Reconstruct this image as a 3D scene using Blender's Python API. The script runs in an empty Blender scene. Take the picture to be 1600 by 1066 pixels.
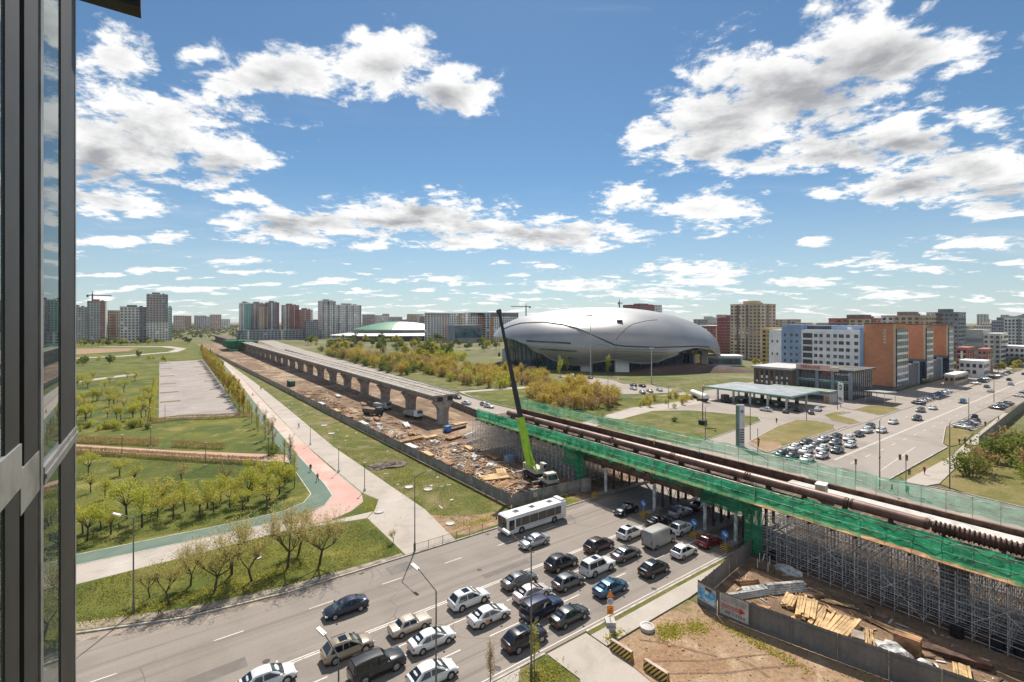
import bpy, bmesh, math, random
from mathutils import Vector, Matrix, noise
from mathutils.bvhtree import BVHTree
rnd = random.Random(11)
R = math.radians
SC = bpy.context.scene
C = SC.collection
# World axes: X runs along the street, Y along the viaduct, Z up, metres. The window stands 32 m above the street.
# ------------------------------------------------------------------ camera
cam = bpy.data.objects.new('camera', bpy.data.cameras.new('camera'))
C.objects.link(cam)
cam.location = (0, 0, 32)
cam.rotation_euler = (R(90), 0, R(-36.2))
cam.data.sensor_width = 36
cam.data.lens = 16.875
cam.data.shift_y = -0.02
cam.data.clip_start = 0.05
cam.data.clip_end = 20000
SC.camera = cam
# ------------------------------------------------------------------ sun and sky
SUN_EL = R(53)
SUN_AZ = R(36.2)          # clockwise from +Y: straight ahead of the window
SUNV = Vector((math.sin(SUN_AZ)*math.cos(SUN_EL), math.cos(SUN_AZ)*math.cos(SUN_EL), math.sin(SUN_EL)))
sun = bpy.data.objects.new('sun', bpy.data.lights.new('sun', 'SUN'))
C.objects.link(sun)
sun.data.energy = 5.0
sun.data.angle = R(0.53)
sun.data.color = (1.0, 0.93, 0.82)
sun.rotation_euler = (-SUNV).to_track_quat('-Z', 'Y').to_euler()
SC.view_settings.view_transform = 'Standard'
SC.view_settings.look = 'None'
SC.view_settings.exposure = 0.52
SC.view_settings.gamma = 1
SC.view_settings.use_curve_mapping = False
SC.cycles.max_bounces = 6
SC.cycles.diffuse_bounces = 3
SC.cycles.glossy_bounces = 3
SC.cycles.transmission_bounces = 5
SC.cycles.transparent_max_bounces = 12
SC.cycles.sample_clamp_indirect = 6
SC.cycles.use_denoising = True

W = bpy.data.worlds.new('World')
SC.world = W
W.use_nodes = True
W.cycles.sampling_method = 'MANUAL'
W.cycles.sample_map_resolution = 512

class NT:
    """short-hand for wiring nodes"""
    def __init__(s, tree): s.t = tree; s.n = tree.nodes; s.l = tree.links
    def new(s, typ, **kw):
        n = s.n.new(typ)
        for k, v in kw.items(): setattr(n, k, v)
        return n
    def put(s, sock, v):
        if hasattr(v, 'is_linked') or isinstance(v, bpy.types.NodeSocket): s.l.new(v, sock)
        else: sock.default_value = v
    def math(s, op, a, b=None, c=None, clamp=False):
        n = s.new('ShaderNodeMath', operation=op, use_clamp=clamp)
        s.put(n.inputs[0], a)
        if b is not None: s.put(n.inputs[1], b)
        if c is not None: s.put(n.inputs[2], c)
        return n.outputs[0]
    def vec(s, op, a, b=None, c=None, out=0):
        n = s.new('ShaderNodeVectorMath', operation=op)
        s.put(n.inputs[0], a)
        if b is not None: s.put(n.inputs[1], b)
        if c is not None: s.put(n.inputs[2], c)
        return n.outputs[out]
    def noise(s, vec, scale, detail=4, rough=.55, dist=0.0, dim='3D'):
        n = s.new('ShaderNodeTexNoise', noise_dimensions=dim)
        s.put(n.inputs['Vector'], vec)
        n.inputs['Scale'].default_value = scale
        n.inputs['Detail'].default_value = detail
        n.inputs['Roughness'].default_value = rough
        n.inputs['Distortion'].default_value = dist
        return n.outputs['Fac']
    def ramp(s, f, stops, interp='LINEAR'):
        n = s.new('ShaderNodeValToRGB')
        n.color_ramp.interpolation = interp
        e = n.color_ramp.elements
        while len(e) < len(stops): e.new(.5)
        for q, (p, c) in zip(e, stops):
            q.position = p; q.color = (*c, 1) if len(c) == 3 else c
        s.put(n.inputs[0], f)
        return n.outputs[0]
    def step(s, v, lo, hi):
        n = s.new('ShaderNodeMapRange', interpolation_type='SMOOTHSTEP')
        s.put(n.inputs[0], v)
        n.inputs[1].default_value = lo; n.inputs[2].default_value = hi
        return n.outputs[0]
    def mix(s, f, a, b, blend='MIX'):
        n = s.new('ShaderNodeMix', data_type='RGBA', blend_type=blend)
        s.put(n.inputs[0], f); s.put(n.inputs[6], a); s.put(n.inputs[7], b)
        return n.outputs[2]

def build_sky():
    T = NT(W.node_tree)
    bg = T.n['Background']
    sky = T.new('ShaderNodeTexSky', sky_type='NISHITA')
    sky.sun_disc = False
    sky.sun_elevation = SUN_EL
    sky.sun_rotation = SUN_AZ
    sky.altitude = 350
    sky.air_density = 1.0; sky.dust_density = 0.15; sky.ozone_density = 3.0
    base = T.vec('MULTIPLY', sky.outputs[0], (SKY_K*.80, SKY_K, SKY_K*1.04))
    gen = T.new('ShaderNodeTexCoord').outputs['Generated']
    d = T.vec('NORMALIZE', gen)
    # bearings: a = tangent of the bearing off the viaduct-street bisector, b = tangent of the height
    f = Vector((math.sin(SUN_AZ), math.cos(SUN_AZ), 0)); r = Vector((math.cos(SUN_AZ), -math.sin(SUN_AZ), 0))
    dy = T.vec('DOT_PRODUCT', d, tuple(f), out=1)
    dx = T.vec('DOT_PRODUCT', d, tuple(r), out=1)
    sep = T.new('ShaderNodeSeparateXYZ'); T.put(sep.inputs[0], d)
    dz = sep.outputs[2]
    dyc = T.math('MAXIMUM', dy, .05)
    cmb = T.new('ShaderNodeCombineXYZ')
    T.put(cmb.inputs[0], T.math('DIVIDE', dx, dyc)); T.put(cmb.inputs[1], T.math('DIVIDE', dz, dyc))
    ab = cmb.outputs[0]
    # cloud-layer coordinates, flattened towards the horizon
    lay = T.math('ADD', T.math('MAXIMUM', dz, 0.0), .16)
    cp = T.new('ShaderNodeCombineXYZ')
    T.put(cp.inputs[0], T.math('DIVIDE', dx, lay)); T.put(cp.inputs[1], T.math('DIVIDE', dy, lay))
    p = cp.outputs[0]
    n1 = T.noise(p, 4.4, 12, .67, .25)
    p2 = T.vec('ADD', p, (0.0, -0.10, 0))
    n2 = T.noise(p2, 3.4, 8, .6, .3)
    # the cumulus heaps, (bearing, height, half widths) as the eye sees them
    blobs = [(1360,75,150,80),(1245,140,175,98),(1140,190,125,66),(1010,208,62,30),(1085,238,90,28),(1180,258,90,18),(1300,238,115,30),
      (1410,215,95,34),(1515,186,52,24),(1440,285,120,34),(1545,268,130,48),(1560,328,70,18),(975,308,52,27),(1110,330,78,33),(1288,302,26,10),
      (860,365,140,24),(640,338,165,34),(480,350,150,30),(740,352,80,26),(890,376,110,18),(730,382,90,11),
      (905,445,82,10),(1090,422,92,15),(1090,440,75,8),(1255,441,60,8),(1275,376,27,9),(1520,379,80,12),(1370,411,42,13),(1455,422,34,6),(1385,461,66,8),(1030,459,95,8),
      (250,212,165,72),(340,245,82,42),(150,230,110,75),(190,88,62,52),(180,312,92,28),(90,300,60,25),
      (425,114,120,44),(310,84,48,24),(600,98,88,56),(695,142,78,44),(560,55,32,22),(380,311,42,13),(260,374,42,14),(170,378,72,9),(365,408,44,6),(572,385,33,10),
      (-60,140,150,80),(1690,120,90,60),(1700,420,80,10),(-90,380,90,14),(520,437,30,5),(690,436,42,5),(300,452,60,5),(860,417,30,5)]
    acc = big = None
    for cx, cy, wx, wy in blobs:
        k = 750.0
        a0, b0, ra, rb = (cx-800)/k, (501-cy)/k, wx/k*1.08, wy/k*1.08
        q = T.vec('LENGTH', T.vec('MULTIPLY_ADD', ab, (1/ra, 1/rb, 0), (-a0/ra, -b0/rb, 0)), out=1)
        acc = q if acc is None else T.math('SMOOTH_MIN', acc, q, .12)
        if wx*wy > 2600:        # the shaded side lies low in each heap
            q2 = T.vec('LENGTH', T.vec('MULTIPLY_ADD', ab, (1/ra, 1/rb, 0), (-a0/ra, -(b0-.22*rb)/rb, 0)), out=1)
            big = q2 if big is None else T.math('SMOOTH_MIN', big, q2, .3)
    ahead = T.step(dy, .12, .3)
    heap = T.math('MULTIPLY', T.math('SUBTRACT', 1.0, acc), ahead)
    heap = T.math('MAXIMUM', heap, -1.0)
    # the same kind of broken cumulus goes on all round, and small puffs low down
    low = T.noise(p, .55, 2, .5)
    rest = T.math('SUBTRACT', T.math('MULTIPLY', T.math('SUBTRACT', low, .53), 4.2), T.math('MULTIPLY', ahead, 1.6))
    puff = T.noise(T.vec('MULTIPLY', p, (1.0, 1.7, 1)), 2.6, 2, .5)
    hor = T.math('SUBTRACT', 1.0, T.step(dz, .08, .20))
    puffs = T.math('MULTIPLY', T.math('SUBTRACT', puff, .565), T.math('MULTIPLY', hor, 5.5))
    puffs = T.math('SUBTRACT', puffs, T.math('MULTIPLY', T.math('SUBTRACT', 1.0, hor), 2.0))
    fld = T.math('MAXIMUM', T.math('MAXIMUM', heap, rest), puffs)
    n3 = T.noise(p, 15.0, 6, .6)
    fld = T.math('ADD', fld, T.math('MULTIPLY', T.math('SUBTRACT', n3, .5), 1.3))
    den = T.math('ADD', fld, T.math('MULTIPLY', T.math('SUBTRACT', n1, .50), 3.6))
    cov = T.math('POWER', T.step(den, -.04, .52), 1.15)
    up = T.math('GREATER_THAN', dz, 0.004)
    cov = T.math('MULTIPLY', cov, up)
    # thick middles are grey, thin rims let the sun through
    thick = T.math('ADD', T.math('MULTIPLY', fld, .55), T.math('MULTIPLY', T.math('MAXIMUM', T.math('SUBTRACT', 1.0, big), -.2), T.math('MULTIPLY', ahead, 1.0)))
    core = T.math('ADD', thick, T.math('MULTIPLY', T.math('SUBTRACT', n2, .5), 4.2))
    grey = T.math('MULTIPLY', T.step(core, .10, 2.3), 1.15, clamp=True)
    ccol = T.mix(grey, (1.04, 1.04, 1.03, 1), (.40, .405, .43, 1))
    ccol = T.vec('SCALE', ccol); ccol.node.inputs['Scale'].default_value = CLOUD_K
    # thin high cirrus
    ci = T.noise(T.vec('MULTIPLY', p, (.55, 1.6, 1)), .8, 6, .62, .6)
    wq = T.vec('LENGTH', T.vec('MULTIPLY_ADD', ab, (4.2, 7.5, 0), (-.83, -4.4, 0)), out=1)
    wisp = T.math('MULTIPLY', T.math('SUBTRACT', 1.0, T.step(wq, .2, 1.0)), T.math('MULTIPLY', ahead, T.step(T.noise(T.vec('MULTIPLY', p, (1.4, 2.2, 1)), 1.1, 9, .68, 1.6), .50, .74)))
    cirrus = T.math('MAXIMUM', T.math('MULTIPLY', T.step(ci, .54, .86), .42), T.math('MULTIPLY', wisp, .55))
    haze = T.math('MULTIPLY', T.math('SUBTRACT', 1.0, T.step(dz, -.02, .30)), .55)
    col = T.mix(haze, base, (.58*CLOUD_K, .645*CLOUD_K, .71*CLOUD_K, 1))
    col = T.mix(cirrus, col, (.85*CLOUD_K, .88*CLOUD_K, .92*CLOUD_K, 1))
    col = T.mix(cov, col, ccol)
    T.put(bg.inputs[0], col)
    bg.inputs[1].default_value = 0.1
SKY_K, CLOUD_K = .64, 7.1
HAZE = .00004
build_sky()

# ------------------------------------------------------------------ mesh helpers
class MB:
    """collects faces; build() links them as ONE mesh object"""
    def __init__(s): s.v = []; s.f = []; s.m = []; s.k = 0
    def add(s, vs, fs):
        o = len(s.v); s.v += [tuple(x) for x in vs]
        for q in fs: s.f.append([o+i for i in q]); s.m.append(s.k)
        return s
    def box(s, x0, x1, y0, y1, z0, z1):
        return s.add([(x0,y0,z0),(x1,y0,z0),(x1,y1,z0),(x0,y1,z0),(x0,y0,z1),(x1,y0,z1),(x1,y1,z1),(x0,y1,z1)],
            [(3,2,1,0),(4,5,6,7),(0,1,5,4),(1,2,6,5),(2,3,7,6),(3,0,4,7)])
    def rbox(s, c, size, rz=0, rx=0, ry=0):
        m = Matrix.Translation(c) @ Matrix.Rotation(rz,4,'Z') @ Matrix.Rotation(ry,4,'Y') @ Matrix.Rotation(rx,4,'X')
        hx, hy, hz = [q/2 for q in size]
        vs = [m @ Vector(q) for q in [(-hx,-hy,-hz),(hx,-hy,-hz),(hx,hy,-hz),(-hx,hy,-hz),(-hx,-hy,hz),(hx,-hy,hz),(hx,hy,hz),(-hx,hy,hz)]]
        return s.add(vs, [(3,2,1,0),(4,5,6,7),(0,1,5,4),(1,2,6,5),(2,3,7,6),(3,0,4,7)])
    def tube(s, a, b, r0, r1=None, n=6, cap=True):
        a, b = Vector(a), Vector(b); r1 = r0 if r1 is None else r1
        d = b-a
        if d.length < 1e-6: return s
        d.normalize()
        x = d.orthogonal().normalized(); y = d.cross(x)
        vs = []
        for P, r in ((a, r0), (b, r1)):
            for i in range(n):
                t = 2*math.pi*(i+.5)/n
                vs.append(P + x*(r*math.cos(t)) + y*(r*math.sin(t)))
        fs = [(i, (i+1) % n, n+(i+1) % n, n+i) for i in range(n)]
        if cap: fs += [tuple(range(n-1, -1, -1)), tuple(range(n, 2*n))]
        return s.add(vs, fs)
    def path(s, pts, rs, n=6):
        for i in range(len(pts)-1): s.tube(pts[i], pts[i+1], rs[i], rs[i+1], n)
        return s
    def prism(s, poly, z0, z1):
        n = len(poly)
        vs = [(x,y,z0) for x,y in poly]+[(x,y,z1) for x,y in poly]
        fs = [tuple(range(n-1,-1,-1)), tuple(range(n,2*n))]+[(i,(i+1)%n,n+(i+1)%n,n+i) for i in range(n)]
        return s.add(vs, fs)
    def quad(s, a, b, c, d): return s.add([a,b,c,d], [(0,1,2,3)])
    def disc(s, c, r, nrm=(0,0,1), n=10, t=.03):
        nv = Vector(nrm).normalized()
        return s.tube(Vector(c)-nv*t/2, Vector(c)+nv*t/2, r, r, n)
    def lathe(s, prof, n=16, c=(0,0,0), sx=1, sy=1):
        vs = []; fs = []
        for r, z in prof:
            for i in range(n):
                t = 2*math.pi*i/n; vs.append((c[0]+r*sx*math.cos(t), c[1]+r*sy*math.sin(t), c[2]+z))
        for j in range(len(prof)-1):
            for i in range(n): fs.append((j*n+i, j*n+(i+1)%n, (j+1)*n+(i+1)%n, (j+1)*n+i))
        return s.add(vs, fs)
    def mesh(s, name, mats):
        me = bpy.data.meshes.new(name)
        me.from_pydata(s.v, [], s.f)
        for m in (mats if isinstance(mats, (list, tuple)) else [mats]): me.materials.append(m)
        if any(s.m): me.polygons.foreach_set('material_index', s.m)
        me.update()
        return me
    def build(s, name, mats, parent=None, smooth=False, loc=None, rz=0):
        o = bpy.data.objects.new(name, s.mesh(name, mats)); C.objects.link(o)
        if parent: o.parent = parent
        if loc: o.location = loc
        if rz: o.rotation_euler = (0, 0, rz)
        if smooth: shade(o.data)
        return o

def shade(me, ang=40):
    bm = bmesh.new(); bm.from_mesh(me)
    bmesh.ops.recalc_face_normals(bm, faces=bm.faces)
    for f in bm.faces: f.smooth = True
    for e in bm.edges:
        if len(e.link_faces) == 2 and e.calc_face_angle(0) > R(ang): e.smooth = False
        elif len(e.link_faces) != 2: e.smooth = False
    bm.to_mesh(me); bm.free()

def tag(o, label, cat, group=None):
    o['label'] = label; o['category'] = cat
    if group: o['group'] = group
    return o
def thing(name, label, cat, loc=(0,0,0), rz=0, group=None):
    o = bpy.data.objects.new(name, None); C.objects.link(o)
    o.empty_display_size = .3
    o.location = loc; o.rotation_euler = (0, 0, rz)
    return tag(o, label, cat, group)
def struct(o, kind='structure'): o['kind'] = kind; return o
def inst(name, me, parent=None, loc=(0,0,0), rz=0, sc=None, rot=None):
    o = bpy.data.objects.new(name, me); C.objects.link(o)
    if parent: o.parent = parent
    o.location = loc; o.rotation_euler = rot if rot else (0, 0, rz)
    if sc: o.scale = sc if isinstance(sc, (tuple, list)) else (sc, sc, sc)
    return o
def dup(o, parent=None, top=True):
    c = o.copy(); C.objects.link(c)
    if parent: c.parent = parent; c.matrix_parent_inverse = o.matrix_parent_inverse
    for ch in o.children: dup(ch, c, False)
    return c
def place(o, loc, rz, label=None, cat=None, group=None, sc=None):
    o.location = loc; o.rotation_euler = (0, 0, rz)
    if sc: o.scale = (sc, sc, sc) if not isinstance(sc, tuple) else sc
    if label: o['label'] = label
    if cat: o['category'] = cat
    if group: o['group'] = group
    return o
def repaint(o, mat, slot=0):
    o.material_slots[slot].link = 'OBJECT'; o.material_slots[slot].material = mat

# ------------------------------------------------------------------ materials
MATS = {}
def M(name, col, rough=.8, metal=0.0, var=.18, scale=.6, detail=4, bump=0.0, bscale=None, col2=None, spec=.4, coat=0, coord='pos', stretch=None, fine=0):
    """procedural surface: base colour broken up by two noises, optional relief"""
    if name in MATS: return MATS[name]
    m = bpy.data.materials.new(name); m.use_nodes = True
    T = NT(m.node_tree); b = T.n['Principled BSDF']
    if coord == 'pos': P = T.new('ShaderNodeNewGeometry').outputs['Position']
    else: P = T.new('ShaderNodeTexCoord').outputs['Object']
    if stretch: P = T.vec('MULTIPLY', P, stretch)
    n = T.noise(P, scale, detail, .6, .3)
    c2 = col2 if col2 else tuple(max(0, q*(1-1.6*var)) for q in col)
    c1 = tuple(min(1, q*(1+.9*var)) for q in col) if not col2 else col
    c = T.mix(T.step(n, .32, .68), (*c1, 1), (*c2, 1))
    n2 = T.noise(P, scale*9, 3, .6)
    k = .10 + fine
    c = T.mix(1.0, c, T.ramp(n2, [(.25, (1-k,)*3), (.75, (1+k*.6,)*3)]), 'MULTIPLY')
    T.put(b.inputs['Base Color'], c)
    b.inputs['Roughness'].default_value = rough
    b.inputs['Metallic'].default_value = metal
    b.inputs['Specular IOR Level'].default_value = spec
    if coat: b.inputs['Coat Weight'].default_value = coat; b.inputs['Coat Roughness'].default_value = .06
    if bump:
        bn = T.new('ShaderNodeBump'); bn.inputs['Strength'].default_value = bump
        bn.inputs['Distance'].default_value = .05
        T.put(bn.inputs['Height'], T.noise(P, bscale or scale*6, 5, .6)); T.put(b.inputs['Normal'], bn.outputs[0])
    MATS[name] = m
    return m
def leafmat(name, c1, c2, c3, tr=.5):
    m = bpy.data.materials.new(name); m.use_nodes = True
    T = NT(m.node_tree); b = T.n['Principled BSDF']
    P = T.new('ShaderNodeNewGeometry').outputs['Position']
    inf = T.new('ShaderNodeObjectInfo').outputs['Random']
    n = T.noise(P, .9, 3, .6)
    c = T.mix(T.step(n, .35, .65), (*c1, 1), (*c2, 1))
    c = T.mix(T.math('MULTIPLY', inf, .6), c, (*c3, 1))
    T.put(b.inputs['Base Color'], c)
    b.inputs['Roughness'].default_value = .7; b.inputs['Specular IOR Level'].default_value = .2
    t = T.new('ShaderNodeBsdfTranslucent'); T.put(t.inputs[0], c)
    mx = T.new('ShaderNodeMixShader'); mx.inputs[0].default_value = tr
    T.l.new(b.outputs[0], mx.inputs[1]); T.l.new(t.outputs[0], mx.inputs[2])
    T.l.new(mx.outputs[0], T.n['Material Output'].inputs[0])
    MATS[name] = m
    return m
def layered(name, base, patches, rough=.9, bump=.3, bscale=3.0, grain=.16, gscale=2.5):
    """ground: base colour with several noise-shaped patches of other colours [(colour, scale, lo, hi)]"""
    m = bpy.data.materials.new(name); m.use_nodes = True
    T = NT(m.node_tree); b = T.n['Principled BSDF']
    P = T.new('ShaderNodeNewGeometry').outputs['Position']
    c = None
    for i, (col, s, lo, hi) in enumerate(patches):
        st = 1.0
        v = T.vec('ADD', P, (i*37.1, i*11.7, i*5.3))
        if isinstance(s, tuple): v = T.vec('MULTIPLY', v, s); s = 1.0
        f = T.step(T.noise(v, s, 6, .62, .5), lo, hi)
        c = T.mix(f, c if c is not None else (*base, 1), (*col, 1))
    g = T.noise(P, gscale, 6, .7)
    c = T.mix(1.0, c, T.ramp(g, [(.28, (1-grain*2,)*3), (.72, (1+grain,)*3)]), 'MULTIPLY')
    T.put(b.inputs['Base Color'], c)
    b.inputs['Roughness'].default_value = rough; b.inputs['Specular IOR Level'].default_value = .25
    bn = T.new('ShaderNodeBump'); bn.inputs['Strength'].default_value = bump; bn.inputs['Distance'].default_value = .12
    T.put(bn.inputs['Height'], T.noise(P, bscale, 6, .65)); T.put(b.inputs['Normal'], bn.outputs[0])
    MATS[name] = m
    return m
def glassmat(name, col, rough=.06, metal=0.0, spec=.8):
    m = M(name, col, rough, metal, .25, .35, spec=spec)
    return m
def asphalt_mat():
    m = layered('asphalt', (.235,.203,.178), [((.19,.165,.145), .09, .42, .68), ((.285,.25,.218), (.02,.45,1), .5, .75), ((.17,.148,.13), (.012,1.0,1), .52, .70), ((.13,.115,.102), (.25,.5,1), .66, .76), ((.31,.275,.24), .6, .66, .8)], .85, .18, 9, .09, 6)
    T = NT(m.node_tree); b = T.n['Principled BSDF']; c = b.inputs['Base Color'].links[0].from_socket; P = T.new('ShaderNodeNewGeometry').outputs['Position']
    v = T.new('ShaderNodeTexVoronoi', feature='DISTANCE_TO_EDGE'); T.put(v.inputs['Vector'], T.vec('ADD', T.vec('MULTIPLY', P, (.13,.20,1)), T.vec('SCALE', T.new('ShaderNodeTexNoise').outputs['Color']))); v.inputs['Scale'].default_value = 1.0
    ck = T.math('MULTIPLY', T.math('SUBTRACT', 1.0, T.step(v.outputs['Distance'], .002, .010)), T.step(T.noise(P, .07, 3), .46, .60))
    T.put(b.inputs['Base Color'], T.mix(T.math('MULTIPLY', ck, .55), c, (.075,.066,.06, 1)))
    return m
ASPH = asphalt_mat()
ASPH2 = layered('pale_asphalt', (.30,.262,.232), [((.235,.205,.182), .05, .45, .7), ((.345,.305,.27), .25, .55, .75)], .88, .15, 6, .08, 4)
CONC = layered('paving', (.38,.335,.295), [((.31,.275,.24), .25, .45, .7), ((.46,.42,.38), .06, .5, .8)], .9, .1, 6, .06, 6)
GRASS = layered('turf', (.125,.130,.020), [((.066,.088,.012), .07, .40, .62), ((.05,.075,.010), .025, .5, .66), ((.215,.19,.05), .16, .50, .72), ((.18,.135,.065), .33, .62, .78), ((.045,.08,.012), .9, .6, .75)], .95, .55, 2.5, .22, 3)
VERGE = layered('worn_turf', (.125,.125,.028), [((.075,.095,.016), .12, .42, .62), ((.20,.16,.075), .2, .47, .66), ((.235,.175,.105), .5, .6, .76)], .95, .5, 2.5, .2, 3)
DRY = layered('dry_turf', (.19,.155,.055), [((.12,.125,.03), .09, .45, .65), ((.25,.19,.10), .25, .5, .7)], .95, .5, 2.5, .2, 3)
EARTH = layered('bare_earth', (.215,.142,.093), [((.15,.098,.064), .12, .40, .60), ((.34,.26,.19), .05, .5, .66), ((.40,.285,.19), (.35,.07,1), .5, .7), ((.14,.085,.052), .5, .58, .74)], .97, .9, 1.6, .22, 3)
SAND = layered('sandy_earth', (.30,.205,.128), [((.27,.165,.095), (.10,.38,1), .42, .60), ((.41,.30,.20), .3, .5, .7), ((.15,.09,.05), (.5,.16,1), .58, .72), ((.14,.13,.04), .17, .60, .70)], .97, .9, 1.8, .2, 3)
LAND = layered('open_land', (.13,.135,.05), [((.085,.095,.03), .012, .42, .6), ((.22,.19,.13), .02, .52, .66), ((.16,.14,.07), .06, .5, .7)], .95, .3, .5, .16, .4)
PINK = layered('red_rubber_path', (.50,.275,.235), [((.45,.32,.275), .15, .42, .62), ((.47,.39,.345), .07, .48, .66), ((.36,.24,.20), .5, .6, .75)], .85, .08, 6, .07, 6)
PINKBRICK = layered('red_paving', (.43,.265,.21), [((.37,.24,.19), .3, .4, .7)], .9, .1, 6, .08, 8)
TEAL = layered('green_rubber_path', (.10,.15,.118), [((.125,.17,.14), .2, .45, .7), ((.17,.19,.155), .08, .55, .75)], .85, .08, 6, .07, 6)
KERB = M('kerbstone', (.42,.375,.34), .9, var=.2, scale=1.2)
PAINT = layered('road_paint', (.62,.59,.55), [((.33,.30,.27), 1.5, .52, .72)], .8, .05, 8, .06, 6)
CONCRETE = M('concrete', (.30,.265,.235), .9, var=.22, scale=.5, bump=.15, bscale=3)
CONCDARK = M('weathered_concrete', (.20,.18,.165), .9, var=.25, scale=.5, bump=.15, bscale=3)
PALEC = M('pale_concrete', (.50,.47,.44), .9, var=.15, scale=.6)
STEEL = M('galvanised_steel', (.56,.55,.53), .5, .15, var=.3, scale=1.5)
DARKSTEEL = M('dark_steel', (.06,.06,.06), .6, .3, var=.3, scale=1.5)
RUST = M('rusty_steel', (.115,.062,.045), .7, .25, var=.35, scale=.8, bump=.1, bscale=9)
PIPE = M('brown_pipe', (.20,.118,.092), .42, .15, var=.22, scale=.5, stretch=(1,1.2,1))
WOOD = M('pale_timber', (.53,.35,.175), .8, var=.25, scale=.9, fine=.1)
WOODB = M('brown_timber', (.34,.19,.095), .85, var=.35, scale=.9, fine=.1)
FENCEM = M('grey_sheet_metal', (.27,.262,.25), .6, .15, var=.22, scale=.5, fine=.05)
FENCER = M('grey_painted_board', (.18,.175,.17), .6, .2, var=.12, scale=.4, fine=.05)
BLACK = M('black_plastic', (.018,.018,.02), .5, var=.2, scale=3)
WHITE = M('white_paint', (.72,.71,.69), .5, var=.08, scale=1)
YELLOW = M('yellow_paint', (.65,.42,.05), .6, var=.15, scale=2)
ORANGE = M('orange_paint', (.75,.24,.03), .5, var=.12, scale=2)
REDP = M('red_paint', (.45,.03,.03), .45, var=.12, scale=2)
BLUEP = M('blue_paint', (.03,.17,.48), .5, var=.12, scale=2)
GREENP = M('lime_paint', (.33,.58,.03), .38, var=.14, scale=1.0)
TARP = M('white_sheeting', (.55,.54,.52), .6, var=.25, scale=1.5, bump=.4, bscale=4)
BARK = M('bark', (.085,.062,.045), .95, var=.35, scale=2.5, bump=.3, bscale=12)
BARKG = M('grey_bark', (.16,.13,.10), .95, var=.3, scale=2.5)
def net_mat(name, col, cover):
    """debris netting: woven mesh, partly open"""
    m = bpy.data.materials.new(name); m.use_nodes = True
    T = NT(m.node_tree); b = T.n['Principled BSDF']
    P = T.new('ShaderNodeNewGeometry').outputs['Position']
    n = T.noise(P, .55, 5, .6); n2 = T.noise(T.vec('MULTIPLY', P, (1, .5, 3)), 2.2, 4, .6); n3 = T.noise(T.vec('MULTIPLY', P, (1, .16, .5)), 1.0, 3, .6)
    c = T.mix(T.step(n, .3, .7), (*col, 1), tuple(q*.6 for q in col)+(1,))
    c = T.mix(T.math('MULTIPLY', T.step(n2, .50, .72), .6), c, (.30,.60,.38, 1))  # pale mint streaks: fold highlights worked into the net colour
    c = T.mix(T.step(n3, .5, .66), c, tuple(q*.42 for q in col)+(1,))
    T.put(b.inputs['Base Color'], c); b.inputs['Roughness'].default_value = .7
    t = T.new('ShaderNodeBsdfTranslucent'); T.put(t.inputs[0], c)
    mx = T.new('ShaderNodeMixShader'); mx.inputs[0].default_value = .62
    T.l.new(b.outputs[0], mx.inputs[1]); T.l.new(t.outputs[0], mx.inputs[2])
    tr = T.new('ShaderNodeBsdfTransparent'); m2 = T.new('ShaderNodeMixShader')
    T.put(m2.inputs[0], T.math('ADD', T.math('MULTIPLY', T.math('ADD', n2, n3), .55), cover-.55, clamp=True))
    T.l.new(tr.outputs[0], m2.inputs[1]); T.l.new(mx.outputs[0], m2.inputs[2])
    T.l.new(m2.outputs[0], T.n['Material Output'].inputs[0])
    MATS[name] = m
    return m
NET = net_mat('green_netting', (.03,.46,.22), .78)
NETTHIN = net_mat('thin_green_netting', (.06,.46,.27), .52)

# ------------------------------------------------------------------ ground, street, paths
def sheet(name, pts, z, mat, thick=.0, parent=None, kind='structure'):
    b = MB()
    if thick: b.prism(pts, z-thick, z)
    else: b.add([(x, y, z) for x, y in pts], [tuple(range(len(pts)))])
    o = b.build(name, mat, parent)
    bm = bmesh.new(); bm.from_mesh(o.data); bmesh.ops.recalc_face_normals(bm, faces=bm.faces)
    if not thick:
        for f in bm.faces:
            if f.normal.z < 0: f.normal_flip()
    bm.to_mesh(o.data); bm.free()
    if not parent: struct(o, kind)
    return o
def band(name, left, right, z, mat, **kw): return sheet(name, left+right[::-1], z, mat, **kw)
def rect(x0, x1, y0, y1): return [(x0,y0),(x1,y0),(x1,y1),(x0,y1)]

sheet('ground', rect(-7000, 7000, -3000, 9000), -.06, LAND)
road = sheet('road', [(-120,35.4),(80,35.4),(80,60.9),(12,60.9),(2,62.3),(-6.4,65.5),(-20,72),(-120,112)], 0, ASPH)
cross = sheet('side_street', [(80.1,-140),(119,-140),(118.5,10),(120,22),(119,30),(117,33.2),(117,56),(109.5,62),(108.5,72),(104.5,112),(102,150),(107,215),(113,300),(126,540),(150,900),(128,900),(104,540),(97,285),(93.5,205),(84.5,133),(82,61),(80.1,61)], 0, ASPH2)
east = sheet('avenue', [(117.1,33),(160,33),(163,34.5),(190,39.5),(760,39.5),(760,55.5),(117.1,56)], .0, ASPH2)
forecourt = sheet('forecourt', [(117.2,56.2),(300,56.2),(480,62),(480,72),(264,72),(262,128),(150,128),(118,108),(109,72),(110,62)], -.004, ASPH2)
park = sheet('park_lawn', [(-400,210),(-120,112.3),(-20,72.3),(-6.4,65.8),(2,62.6),(12,61.2),(60,61.2),(60,66),(47.6,66),(46,180),(40.2,511),(38,900),(-400,900)], .12, GRASS, thick=.16)
sheet('verge', [(35.7,62),(35.4,74),(35.1,124),(37,190),(40.2,470),(41.6,470),(46,180),(47.2,113),(47.9,66.2),(44,64)], .126, VERGE)
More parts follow.
